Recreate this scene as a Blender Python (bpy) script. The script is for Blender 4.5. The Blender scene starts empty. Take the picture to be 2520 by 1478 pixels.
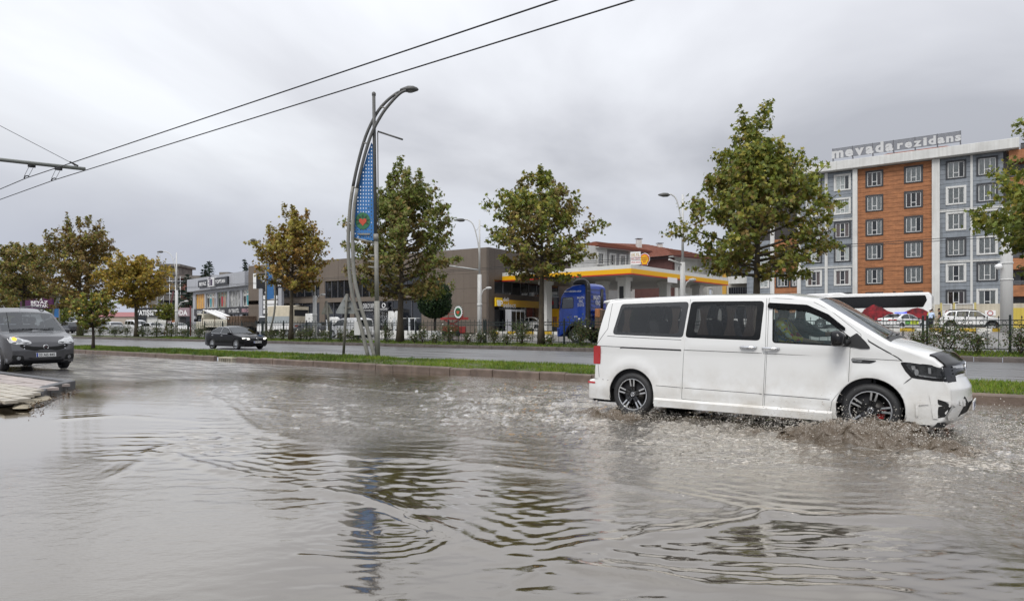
import bpy, bmesh, math, random
import numpy as np
from mathutils import Vector, Matrix, geometry
from mathutils.bvhtree import BVHTree
SC = bpy.context.scene
COL = SC.collection
R = math.radians
random.seed(7)
rng = np.random.default_rng(7)
# --- camera
EYE = 1.45                      # camera height above the road, metres
FPX, CXP, HZP = 1650.0, 1260.0, 801.0   # focal length, centre column and horizon row on a 2520 px wide plan of the photo
cam_d = bpy.data.cameras.new('camera')
cam = bpy.data.objects.new('camera', cam_d)
COL.objects.link(cam)
cam.location = (0, 0, EYE)
cam.rotation_euler = (R(90), 0, 0)
cam_d.sensor_width = 36.0
cam_d.lens = FPX / 2520 * 36
cam_d.shift_y = (HZP - 738.5) / 2520
cam_d.clip_start = 0.1
cam_d.clip_end = 3000
SC.camera = cam
# --- sky, sun, exposure
SUN_EL, SUN_AZ = R(48), R(205)      # behind the photographer, a little to the left; azimuth from +Y clockwise
w = bpy.data.worlds.new('World')
SC.world = w
w.use_nodes = True
nt = w.node_tree
nt.nodes.clear()
def N_(t, **kw):
 n = nt.nodes.new(t)
 for k, v in kw.items(): setattr(n, k, v)
 return n
L_ = nt.links.new
out = N_('ShaderNodeOutputWorld')
sky = N_('ShaderNodeTexSky', sky_type='NISHITA')
sky.sun_disc = False
sky.sun_elevation = SUN_EL
sky.sun_rotation = SUN_AZ
bg1 = N_('ShaderNodeBackground'); bg1.inputs['Strength'].default_value = 0.06
L_(sky.outputs[0], bg1.inputs['Color'])
tc = N_('ShaderNodeTexCoord')
sep = N_('ShaderNodeSeparateXYZ'); L_(tc.outputs['Generated'], sep.inputs[0])
zc = N_('ShaderNodeMath', operation='MAXIMUM'); L_(sep.outputs['Z'], zc.inputs[0]); zc.inputs[1].default_value = 0.0
za = N_('ShaderNodeMath', operation='ADD'); L_(zc.outputs[0], za.inputs[0]); za.inputs[1].default_value = 0.32
px = N_('ShaderNodeMath', operation='DIVIDE'); L_(sep.outputs['X'], px.inputs[0]); L_(za.outputs[0], px.inputs[1])
py = N_('ShaderNodeMath', operation='DIVIDE'); L_(sep.outputs['Y'], py.inputs[0]); L_(za.outputs[0], py.inputs[1])
cmb = N_('ShaderNodeCombineXYZ'); L_(px.outputs[0], cmb.inputs[0]); L_(py.outputs[0], cmb.inputs[1])
n1 = N_('ShaderNodeTexNoise'); n1.inputs['Scale'].default_value = 0.80; n1.inputs['Detail'].default_value = 6; n1.inputs['Roughness'].default_value = 0.5; n1.inputs['Distortion'].default_value = 0.5
mpn = N_('ShaderNodeMapping'); mpn.inputs['Location'].default_value = (7.7, 0.4, 0); L_(cmb.outputs[0], mpn.inputs[0])
L_(mpn.outputs[0], n1.inputs['Vector'])
r1 = N_('ShaderNodeValToRGB')
e = r1.color_ramp.elements
e[0].position = 0.34; e[0].color = (0.365, 0.375, 0.41, 1)
e[1].position = 0.66; e[1].color = (0.70, 0.72, 0.755, 1)
m_ = r1.color_ramp.elements.new(0.48); m_.color = (0.52, 0.53, 0.565, 1)
L_(n1.outputs[0], r1.inputs[0])
# overcast sky: three times as bright overhead as at the horizon
cie = N_('ShaderNodeMath', operation='MULTIPLY_ADD'); L_(zc.outputs[0], cie.inputs[0]); cie.inputs[1].default_value = 1.25; cie.inputs[2].default_value = 0.82
vm = N_('ShaderNodeVectorMath', operation='SCALE'); L_(r1.outputs[0], vm.inputs[0]); L_(cie.outputs[0], vm.inputs['Scale'])
# bluish air low over the horizon
r2 = N_('ShaderNodeValToRGB')
e = r2.color_ramp.elements
e[0].position = 0.0; e[0].color = (1, 1, 1, 1)
e[1].position = 0.22; e[1].color = (0, 0, 0, 1)
L_(zc.outputs[0], r2.inputs[0])
mixc = N_('ShaderNodeMixRGB'); L_(r2.outputs[0], mixc.inputs[0]); L_(vm.outputs[0], mixc.inputs[1]); mixc.inputs[2].default_value = (0.45, 0.48, 0.575, 1)
bg2 = N_('ShaderNodeBackground'); bg2.inputs['Strength'].default_value = 1.0
L_(mixc.outputs[0], bg2.inputs['Color'])
mx = N_('ShaderNodeMixShader'); mx.inputs[0].default_value = 0.93
L_(bg1.outputs[0], mx.inputs[1]); L_(bg2.outputs[0], mx.inputs[2]); L_(mx.outputs[0], out.inputs[0])
sun_d = bpy.data.lights.new('sun', 'SUN')
sun_d.energy = 1.5
sun_d.angle = R(24)
sun_d.color = (1.0, 0.97, 0.92)
sun = bpy.data.objects.new('sun', sun_d)
COL.objects.link(sun)
sd = Vector((math.sin(SUN_AZ) * math.cos(SUN_EL), math.cos(SUN_AZ) * math.cos(SUN_EL), math.sin(SUN_EL)))
sun.rotation_euler = sd.to_track_quat('Z', 'Y').to_euler()
SC.view_settings.view_transform = 'Standard'
SC.view_settings.look = 'None'
SC.view_settings.exposure = 0.30
SC.view_settings.gamma = 1.0
SC.view_settings.use_curve_mapping = False
SC.render.engine = 'CYCLES'
cy = SC.cycles
cy.max_bounces = 7; cy.diffuse_bounces = 2; cy.glossy_bounces = 4; cy.transmission_bounces = 4; cy.transparent_max_bounces = 10
cy.use_denoising = True
cy.caustics_reflective = False; cy.caustics_refractive = False
cy.use_adaptive_sampling = True
# --- plan of the place
YAW = R(-35.95)                 # the avenue runs along UX, away from the photographer along NX
UX = Vector((math.cos(YAW), math.sin(YAW), 0)); NX = Vector((-math.sin(YAW), math.cos(YAW), 0))
def at(x, y, Y):
 return Vector(((x - CXP) / FPX * Y, Y, EYE + (HZP - y) / FPX * Y))
def gnd(x, y, z=0.0):
 Y = (EYE - z) * FPX / (y - HZP)
 return Vector(((x - CXP) / FPX * Y, Y, z))
def st(s, t, z=0.0):
 return Vector((UX.x * s + NX.x * t, UX.y * s + NX.y * t, z))
def to_st(p):
 return (p.x * UX.x + p.y * UX.y, p.x * NX.x + p.y * NX.y)
class Fr:
 def __init__(s, o, yaw):
  s.o = Vector((o[0], o[1], 0)); s.yaw = yaw
  s.u = Vector((math.cos(yaw), math.sin(yaw), 0)); s.n = Vector((-math.sin(yaw), math.cos(yaw), 0))
 def hit(s, x, y, b=0.0):
  k = (x - CXP) / FPX
  ox, oy = s.o.x + b * s.n.x, s.o.y + b * s.n.y
  a = (k * oy - ox) / (s.u.x - k * s.u.y)
  return a, EYE + (HZP - y) / FPX * (oy + a * s.u.y)
 def w(s, a, b, z=0.0):
  return s.o + s.u * a + s.n * b + Vector((0, 0, z))
ROAD = Fr((0, 0), YAW)
def road_at(x, t):                # point of the line t = const on the ray through plan column x
 a, _ = ROAD.hit(x, 0, t)
 return a
def terr(t):                      # ground height behind the far kerb rises gently
 return float(np.interp(t, [33, 34, 38, 44, 50, 56, 64, 80, 400], [0.22, 0.33, 0.37, 0.45, 0.62, 0.90, 1.07, 1.2, 1.2]))
def lift(s, t):                   # the carriageway rises a little towards the pavement at the left
 sm = lambda a, b, x: (lambda q: q * q * (3 - 2 * q))(np.clip((x - a) / (b - a), 0, 1))
 return .15 * sm(12.5, 7.5, np.asarray(t, float)) * sm(-8.0, -14.5, np.asarray(s, float))
# --- objects
def tag(o, label=None, cat=None, group=None, kind=None):
 if label: o['label'] = label
 if cat: o['category'] = cat
 if group: o['group'] = group
 if kind: o['kind'] = kind
 return o
def thing(name, label, cat, loc=(0, 0, 0), yaw=0.0, group=None):
 o = bpy.data.objects.new(name, None); COL.objects.link(o)
 o.empty_display_size = 0.3
 o.location = loc; o.rotation_euler = (0, 0, yaw)
 return tag(o, label, cat, group)
def link(name, me, parent=None, loc=None, rot=None, scale=None):
 o = bpy.data.objects.new(name, me); COL.objects.link(o)
 if parent is not None: o.parent = parent
 if loc is not None: o.location = loc
 if rot is not None: o.rotation_euler = rot
 if scale is not None: o.scale = scale
 return o
def dup(root, loc=None, yaw=None, label=None, group=None):
 def cp(o, par):
  c = o.copy(); COL.objects.link(c)
  c.parent = par
  for ch in KIDS.get(o.name, ()): cp(ch, c)
  return c
 KIDS = {}
 for o in root.children_recursive: KIDS.setdefault(o.parent.name, []).append(o)
 r = cp(root, None)
 if loc is not None: r.location = loc
 if yaw is not None: r.rotation_euler = (0, 0, yaw)
 if label: r['label'] = label
 if group: r['group'] = group
 return r
class MB:
 def __init__(s): s.v = []; s.f = []; s.m = []; s.s = []
 def add(s, vs, fs, m=0, sm=False):
  b = len(s.v); s.v.extend([tuple(p) for p in vs])
  for f in fs: s.f.append(tuple(i + b for i in f)); s.m.append(m); s.s.append(sm)
  return s
 def box(s, x0, x1, y0, y1, z0, z1, m=0):
  return s.add([(x0, y0, z0), (x1, y0, z0), (x1, y1, z0), (x0, y1, z0), (x0, y0, z1), (x1, y0, z1), (x1, y1, z1), (x0, y1, z1)],
      [(0, 3, 2, 1), (4, 5, 6, 7), (0, 1, 5, 4), (1, 2, 6, 5), (2, 3, 7, 6), (3, 0, 4, 7)], m)
 def obox(s, p0, p1, wx, wz, m=0, up=(0, 0, 1)):
  p0, p1 = Vector(p0), Vector(p1); d = (p1 - p0).normalized(); up = Vector(up)
  if abs(d.dot(up)) > 0.98: up = Vector((1, 0, 0))
  a = d.cross(up).normalized() * wx / 2; b = a.cross(d).normalized() * wz / 2
  q = [p0 - a - b, p0 + a - b, p0 + a + b, p0 - a + b, p1 - a - b, p1 + a - b, p1 + a + b, p1 - a + b]
  return s.add(q, [(0, 3, 2, 1), (4, 5, 6, 7), (0, 1, 5, 4), (1, 2, 6, 5), (2, 3, 7, 6), (3, 0, 4, 7)][:], m)
 def tube(s, pts, r, n=8, m=0, sm=True, caps=True, close=False):
  pts = [Vector(p) for p in pts]; rs = r if isinstance(r, (list, tuple)) else [r] * len(pts)
  b = len(s.v); k = len(pts); prev = None
  for i, p in enumerate(pts):
   if close: d = (pts[(i + 1) % k] - pts[i - 1]).normalized()
   else: d = (pts[min(i + 1, k - 1)] - pts[max(i - 1, 0)]).normalized()
   if prev is None:
    a = d.cross(Vector((0, 0, 1)) if abs(d.z) < 0.9 else Vector((1, 0, 0))).normalized()
   else:
    a = (prev - d * prev.dot(d)).normalized()
   prev = a; c = d.cross(a)
   for j in range(n):
    t = 2 * math.pi * j / n
    s.v.append(tuple(p + (a * math.cos(t) + c * math.sin(t)) * rs[i]))
  for i in range(k if close else k - 1):
   i2 = (i + 1) % k
   for j in range(n):
    s.f.append((b + i * n + j, b + i * n + (j + 1) % n, b + i2 * n + (j + 1) % n, b + i2 * n + j)); s.m.append(m); s.s.append(sm)
  if caps and not close:
   s.f.append(tuple(b + j for j in reversed(range(n)))); s.m.append(m); s.s.append(False)
   s.f.append(tuple(b + (k - 1) * n + j for j in range(n))); s.m.append(m); s.s.append(False)
  return s
 def lathe(s, prof, c=(0, 0, 0), axis='Z', n=16, m=0, sm=True, close=False):
  b = len(s.v); k = len(prof)
  for (r, h) in prof:
   for j in range(n):
    t = 2 * math.pi * j / n; x, y = r * math.cos(t), r * math.sin(t)
    if axis == 'Z': q = (c[0] + x, c[1] + y, c[2] + h)
    elif axis == 'Y': q = (c[0] + x, c[1] + h, c[2] - y)
    else: q = (c[0] + h, c[1] + x, c[2] + y)
    s.v.append(q)
  for i in range(k if close else k - 1):
   i2 = (i + 1) % k
   for j in range(n):
    s.f.append((b + i * n + j, b + i * n + (j + 1) % n, b + i2 * n + (j + 1) % n, b + i2 * n + j)); s.m.append(m); s.s.append(sm)
  return s
 def prism(s, poly, y0, y1, m=0, plane='XZ'):
  n = len(poly)
  if plane == 'XZ': vs = [(p[0], y0, p[1]) for p in poly] + [(p[0], y1, p[1]) for p in poly]
  elif plane == 'YZ': vs = [(y0, p[0], p[1]) for p in poly] + [(y1, p[0], p[1]) for p in poly]
  else: vs = [(p[0], p[1], y0) for p in poly] + [(p[0], p[1], y1) for p in poly]
  fs = [(i, (i + 1) % n, n + (i + 1) % n, n + i) for i in range(n)]
  fs += [tuple(reversed(range(n))), tuple(range(n, 2 * n))]
  return s.add(vs, fs, m)
 def quad(s, a, b, c, d, m=0): return s.add([a, b, c, d], [(0, 1, 2, 3)], m)
 def mesh(s, name, mats, bev=0.0, fix=True):
  me = bpy.data.meshes.new(name)
  me.from_pydata(s.v, [], s.f)
  for mm in (mats if isinstance(mats, (list, tuple)) else [mats]): me.materials.append(mm)
  me.polygons.foreach_set('material_index', s.m)
  me.polygons.foreach_set('use_smooth', s.s)
  if fix or bev:
   bm = bmesh.new(); bm.from_mesh(me)
   if fix: bmesh.ops.recalc_face_normals(bm, faces=bm.faces)
   if bev:
    es = [e for e in bm.edges if len(e.link_faces) == 2 and e.calc_face_angle(0) > 0.6]
    bmesh.ops.bevel(bm, geom=es, offset=bev, segments=1, affect='EDGES', profile=0.5)
   bm.to_mesh(me); bm.free()
  me.update()
  return me
 def build(s, name, mats, parent=None, loc=None, rot=None, bev=0.0, fix=True):
  return link(name, s.mesh(name, mats, bev, fix), parent, loc, rot)
def np_mesh(name, V, Fa, mats, smooth=True, attrs=None, mi=None):
 me = bpy.data.meshes.new(name)
 V = np.asarray(V, np.float32); Fa = np.asarray(Fa, np.int32)
 nf, k = Fa.shape
 me.vertices.add(len(V)); me.vertices.foreach_set('co', V.ravel())
 me.loops.add(nf * k); me.loops.foreach_set('vertex_index', Fa.ravel())
 me.polygons.add(nf)
 me.polygons.foreach_set('loop_start', np.arange(0, nf * k, k, dtype=np.int32))
 me.polygons.foreach_set('use_smooth', np.full(nf, smooth))
 for mm in (mats if isinstance(mats, (list, tuple)) else [mats]): me.materials.append(mm)
 if mi is not None: me.polygons.foreach_set('material_index', np.asarray(mi, np.int32))
 me.update(calc_edges=True)
 for nm, arr in (attrs or {}).items():
  arr = np.asarray(arr, np.float32)
  if arr.ndim == 1:
   a = me.attributes.new(nm, 'FLOAT', 'POINT'); a.data.foreach_set('value', arr)
  else:
   a = me.attributes.new(nm, 'FLOAT_COLOR', 'POINT')
   if arr.shape[1] == 3: arr = np.concatenate([arr, np.ones((len(arr), 1), np.float32)], 1)
   a.data.foreach_set('color', arr.ravel())
 return me
# --- materials
def lin(r, g, b):
 f = lambda c: c / 12.92 if c <= 0.04045 else ((c + 0.055) / 1.055) ** 2.4
 return (f(r / 255), f(g / 255), f(b / 255))
MATS = {}
def mat(name, col=(.5, .5, .5), rough=0.5, metal=0.0, var=0.0, vs=2.0, bump=0.0, bs=30.0, coat=0.0, emit=0.0, attr=None, streak=0.0, spec=0.5, detail=4, col2=None, dist=0.02, stretch=(1, 1, 1)):
 if name in MATS: return MATS[name]
 m = bpy.data.materials.new(name); m.use_nodes = True; MATS[name] = m
 t = m.node_tree; b = t.nodes['Principled BSDF']; L = t.links.new
 b.inputs['Base Color'].default_value = (*col, 1); b.inputs['Roughness'].default_value = rough; b.inputs['Metallic'].default_value = metal
 b.inputs['Specular IOR Level'].default_value = spec
 if coat: b.inputs['Coat Weight'].default_value = coat; b.inputs['Coat Roughness'].default_value = 0.04
 if emit: b.inputs['Emission Color'].default_value = (*col, 1); b.inputs['Emission Strength'].default_value = emit
 geo = t.nodes.new('ShaderNodeNewGeometry')
 mp = t.nodes.new('ShaderNodeMapping'); L(geo.outputs['Position'], mp.inputs[0]); mp.inputs['Scale'].default_value = stretch
 src = None
 if attr:
  a = t.nodes.new('ShaderNodeAttribute'); a.attribute_name = attr; src = a.outputs['Color']
 if var or col2:
  n = t.nodes.new('ShaderNodeTexNoise'); n.inputs['Scale'].default_value = vs; n.inputs['Detail'].default_value = detail; n.inputs['Roughness'].default_value = 0.65
  L(mp.outputs[0], n.inputs['Vector'])
  mr = t.nodes.new('ShaderNodeMapRange'); mr.inputs[1].default_value = 0.3; mr.inputs[2].default_value = 0.7
  L(n.outputs[0], mr.inputs[0])
  mc = t.nodes.new('ShaderNodeMixRGB'); L(mr.outputs[0], mc.inputs[0])
  if src is not None:
   mc.blend_type = 'MIX'
   hs = t.nodes.new('ShaderNodeHueSaturation'); L(src, hs.inputs['Color']); hs.inputs['Value'].default_value = 1 - var
   L(hs.outputs[0], mc.inputs[1]); L(src, mc.inputs[2])
  else:
   c2 = col2 or tuple(min(1, c * (1 + var)) for c in col)
   c1 = col if col2 else tuple(c * (1 - var) for c in col)
   mc.inputs[1].default_value = (*c1, 1); mc.inputs[2].default_value = (*c2, 1)
  src = mc.outputs[0]
 if streak:
  mp2 = t.nodes.new('ShaderNodeMapping'); L(geo.outputs['Position'], mp2.inputs[0]); mp2.inputs['Scale'].default_value = (3, 3, 0.12)
  n2 = t.nodes.new('ShaderNodeTexNoise'); n2.inputs['Scale'].default_value = 1.4; n2.inputs['Detail'].default_value = 5
  L(mp2.outputs[0], n2.inputs['Vector'])
  mr2 = t.nodes.new('ShaderNodeMapRange'); mr2.inputs[1].default_value = 0.42; mr2.inputs[2].default_value = 0.75; mr2.inputs[3].default_value = 0; mr2.inputs[4].default_value = streak
  L(n2.outputs[0], mr2.inputs[0])
  md = t.nodes.new('ShaderNodeMixRGB'); md.blend_type = 'MULTIPLY'; L(mr2.outputs[0], md.inputs[0]); md.inputs[2].default_value = (0.55, 0.52, 0.48, 1)
  if src is not None: L(src, md.inputs[1])
  else: md.inputs[1].default_value = (*col, 1)
  src = md.outputs[0]
 if src is not None: L(src, b.inputs['Base Color'])
 if bump:
  nb = t.nodes.new('ShaderNodeTexNoise'); nb.inputs['Scale'].default_value = bs; nb.inputs['Detail'].default_value = 3; L(mp.outputs[0], nb.inputs['Vector'])
  bp = t.nodes.new('ShaderNodeBump'); bp.inputs['Strength'].default_value = bump; bp.inputs['Distance'].default_value = dist
  L(nb.outputs[0], bp.inputs['Height']); L(bp.outputs[0], b.inputs['Normal'])
 return m
def glass(name, tint=(.5, .55, .55), refl=0.10, rough=0.02, dirt=0.0):
 if name in MATS: return MATS[name]
 m = bpy.data.materials.new(name); m.use_nodes = True; MATS[name] = m
 t = m.node_tree; t.nodes.remove(t.nodes['Principled BSDF']); L = t.links.new
 o = t.nodes['Material Output']
 tr = t.nodes.new('ShaderNodeBsdfTransparent'); tr.inputs[0].default_value = (*tint, 1)
 gl = t.nodes.new('ShaderNodeBsdfGlossy'); gl.inputs['Roughness'].default_value = rough; gl.inputs[0].default_value = (.9, .93, .95, 1)
 lw = t.nodes.new('ShaderNodeFresnel'); lw.inputs[0].default_value = 1.5
 ad = t.nodes.new('ShaderNodeMath'); ad.operation = 'ADD'; L(lw.outputs[0], ad.inputs[0]); ad.inputs[1].default_value = refl; ad.use_clamp = True
 mx = t.nodes.new('ShaderNodeMixShader'); L(ad.outputs[0], mx.inputs[0]); L(tr.outputs[0], mx.inputs[1]); L(gl.outputs[0], mx.inputs[2])
 last = mx
 if dirt:
  df = t.nodes.new('ShaderNodeBsdfDiffuse'); df.inputs[0].default_value = (.55, .6, .6, 1)
  m2 = t.nodes.new('ShaderNodeMixShader'); m2.inputs[0].default_value = dirt; L(mx.outputs[0], m2.inputs[1]); L(df.outputs[0], m2.inputs[2]); last = m2
 L(last.outputs[0], o.inputs[0])
 return m
# --- numpy noise
def _h(ix, iy, seed):
 n = (ix.astype(np.int64) * 374761393 + iy.astype(np.int64) * 668265263 + seed * 1442695041) & 0x7fffffff
 n = ((n ^ (n >> 13)) * 1274126177) & 0x7fffffff
 return ((n ^ (n >> 16)) & 0xffff) / 65535.0
def vnoise(x, y, seed=0):
 x0, y0 = np.floor(x), np.floor(y); fx, fy = x - x0, y - y0
 fx = fx * fx * fx * (fx * (fx * 6 - 15) + 10); fy = fy * fy * fy * (fy * (fy * 6 - 15) + 10)
 a, b = _h(x0, y0, seed), _h(x0 + 1, y0, seed); c, d = _h(x0, y0 + 1, seed), _h(x0 + 1, y0 + 1, seed)
 return (a + (b - a) * fx) * (1 - fy) + (c + (d - c) * fx) * fy - 0.5
def fbm(x, y, oct=4, seed=0, gain=0.5):
 r = 0; a = 1.0
 for i in range(oct): r = r + a * vnoise(x, y, seed + i * 17); x, y, a = x * 2.03 + 11.3, y * 2.03 - 7.1, a * gain
 return r
def sstep(a, b, x):
 t = np.clip((x - a) / (b - a), 0, 1); return t * t * (3 - 2 * t)
# --- 2D outlines
def rpoly(pts, r=0.05, n=4):
 out = []; k = len(pts)
 for i in range(k):
  p = Vector(pts[i][:2]); a = Vector(pts[i - 1][:2]); b = Vector(pts[(i + 1) % k][:2])
  rr = pts[i][2] if len(pts[i]) > 2 else r
  da, db = (a - p), (b - p); la, lb = da.length, db.length
  if rr <= 1e-4 or la < 1e-6 or lb < 1e-6: out.append((p.x, p.y)); continue
  da /= la; db /= lb
  c = max(-1, min(1, da.dot(db))); ang = math.acos(c)
  if ang > math.pi - 0.03: out.append((p.x, p.y)); continue
  d = min(rr / math.tan(ang / 2), la * 0.49, lb * 0.49)
  q0, q1 = p + da * d, p + db * d
  for j in range(n + 1):
   t = j / n; out.append(tuple((q0 * (1 - t) + p * t) * (1 - t) + (p * (1 - t) + q1 * t) * t))
 return out
def densify(pts, step, closed=True):
 out = []; k = len(pts)
 for i in range(k if closed else k - 1):
  a, b = pts[i], pts[(i + 1) % k]; d = math.hypot(b[0] - a[0], b[1] - a[1]); n = max(1, int(math.ceil(d / step)))
  for j in range(n): out.append((a[0] + (b[0] - a[0]) * j / n, a[1] + (b[1] - a[1]) * j / n))
 if not closed: out.append(tuple(pts[-1]))
 return out
def offs(pts, d):
 k = len(pts); A = sum(pts[i][0] * pts[(i + 1) % k][1] - pts[(i + 1) % k][0] * pts[i][1] for i in range(k)); sg = 1 if A > 0 else -1
 out = []
 for i in range(k):
  p0, p, p1 = Vector(pts[i - 1]), Vector(pts[i]), Vector(pts[(i + 1) % k])
  e0, e1 = (p - p0), (p1 - p)
  if e0.length < 1e-7 or e1.length < 1e-7: out.append(tuple(p)); continue
  n0 = Vector((-e0.y, e0.x)).normalized() * sg; n1 = Vector((-e1.y, e1.x)).normalized() * sg
  b = n0 + n1
  if b.length < 0.3: b = n0 * 0.6
  b = b / max(b.length_squared, 0.3) * 2
  out.append((p.x + b.x * d, p.y + b.y * d))
 return out
def inpoly(P, poly):
 x, y = P[:, 0], P[:, 1]; r = np.zeros(len(P), bool); k = len(poly)
 for i in range(k):
  x0, y0 = poly[i]; x1, y1 = poly[(i + 1) % k]
  if y0 == y1: continue
  c = ((y0 > y) != (y1 > y)) & (x < (x1 - x0) * (y - y0) / (y1 - y0) + x0); r ^= c
 return r
def edist(P, poly):
 d = np.full(len(P), 1e9)
 for i in range(len(poly)):
  a = np.array(poly[i]); b = np.array(poly[(i + 1) % len(poly)]); e = b - a; l = max(e @ e, 1e-12)
  t = np.clip(((P - a) @ e) / l, 0, 1)[:, None]; d = np.minimum(d, np.linalg.norm(P - a - t * e, axis=1))
 return d
def fill2d(outer, holes=(), step=0.1):
 vs = []; es = []
 for poly in [outer, *holes]:
  b = len(vs); k = len(poly); vs += [Vector(p) for p in poly]; es += [(b + i, b + (i + 1) % k) for i in range(k)]
 o = np.array(outer)
 gx = np.arange(o[:, 0].min() + step / 2, o[:, 0].max(), step); gz = np.arange(o[:, 1].min() + step / 2, o[:, 1].max(), step)
 if len(gx) and len(gz):
  G = np.stack(np.meshgrid(gx, gz), -1).reshape(-1, 2); G[:, 0] += (np.round((G[:, 1] - gz[0]) / step) % 2) * step * 0.4
  k = inpoly(G, outer) & (edist(G, outer) > step * 0.4)
  for h in holes: k &= ~inpoly(G, h) & (edist(G, h) > step * 0.4)
  vs += [Vector(p) for p in G[k]]
 v2, _, f2, _, _, _ = geometry.delaunay_2d_cdt(vs, es, [], 0, 1e-5)
 V = np.array([tuple(p) for p in v2]); T = np.array([f for f in f2 if len(f) == 3])
 c = V[T].mean(1); k = inpoly(c, outer)
 for h in holes: k &= ~inpoly(c, h)
 return V, T[k]
# --- lettering
_TXT = {}
def text_geo(s, font=None, shear=0.0, bold=0.0):
 key = (s, shear, bold)
 if key in _TXT: return _TXT[key]
 cu = bpy.data.curves.new('lettering', 'FONT'); cu.body = s; cu.size = 1.0; cu.align_x = 'CENTER'; cu.resolution_u = 2; cu.shear = shear; cu.offset = bold
 o = bpy.data.objects.new('lettering', cu); COL.objects.link(o)
 dg = bpy.context.evaluated_depsgraph_get(); me = o.evaluated_get(dg).to_mesh()
 V = np.array([v.co[:2] for v in me.vertices]); F = [tuple(p.vertices) for p in me.polygons]
 o.evaluated_get(dg).to_mesh_clear(); bpy.data.objects.remove(o); bpy.data.curves.remove(cu)
 if len(V):
  V[:, 1] -= V[:, 1].min() * 0; c = (V[:, 0].min() + V[:, 0].max()) / 2; V[:, 0] -= c
 _TXT[key] = (V, F); return _TXT[key]
def lettering(mb, s, x, y, z, width, height, m=0, depth=0.0, shear=0.0, bold=0.0, xf=None):
 V, F = text_geo(s, shear=shear, bold=bold)
 if not len(V): return
 cap = 0.73
 sx = width / (V[:, 0].max() - V[:, 0].min()); sz = height / cap
 P = [(x + v[0] * sx, y, z + v[1] * sz) for v in V]
 f = xf or (lambda p: p)
 mb.add([f(p) for p in P], F, m)
 if depth:
  n = len(P); Q = [(p[0], p[1] + depth, p[2]) for p in P]
  ed = {}
  for a in F:
   for i in range(len(a)):
    k = (a[i], a[(i + 1) % len(a)])
    if (k[1], k[0]) in ed: del ed[(k[1], k[0])]
    else: ed[k] = 1
  mb.add([f(p) for p in P] + [f(p) for p in Q], [(a, b, b + n, a + n) for a, b in ed], m)
# ================================================================== VEHICLE KIT
M_tyre = mat('tyre_rubber', (.022, .022, .023), .62, var=.3, vs=8)
M_alloy = mat('alloy', (.62, .63, .64), .28, metal=.9)
M_black = mat('black_plastic', (.018, .018, .019), .42)
M_gblack = mat('gloss_black', (.008, .008, .009), .12, spec=.35)
M_chrome = mat('chrome', (.75, .76, .78), .12, metal=1.0)
M_seam = mat('panel_gap', (.02, .02, .02), .8)
M_int = mat('cabin_dark', (.03, .03, .033), .8)
M_seat = mat('seat_cloth', (.055, .055, .06), .9)
M_red = mat('lamp_red', (.42, .012, .014), .12, coat=.8)
M_lens = mat('lamp_clear', (.50, .51, .52), .12, coat=.8, var=.35, vs=22)
M_refl = mat('lamp_reflector', (.30, .31, .32), .18, metal=.7, var=.5, vs=16)
M_amber = mat('lamp_amber', (.75, .25, .02), .15, coat=.8)
M_plate = mat('plate_white', (.72, .72, .70), .4)
M_pblue = mat('plate_blue', (.02, .06, .35), .4)
M_ink = mat('plate_ink', (.012, .012, .012), .5)
G_car = glass('car_glass', (.34, .37, .37), .06)
G_tint = glass('tinted_glass', (.58, .59, .59), .02, .03)
G_dark = glass('dark_glass', (.05, .055, .06), .06, .03)
G_ws = glass('windscreen_glass', (.42, .48, .47), .10, .02, .05)
G_teal = glass('door_glass', (.55, .66, .64), .03, .02, .03)
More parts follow.
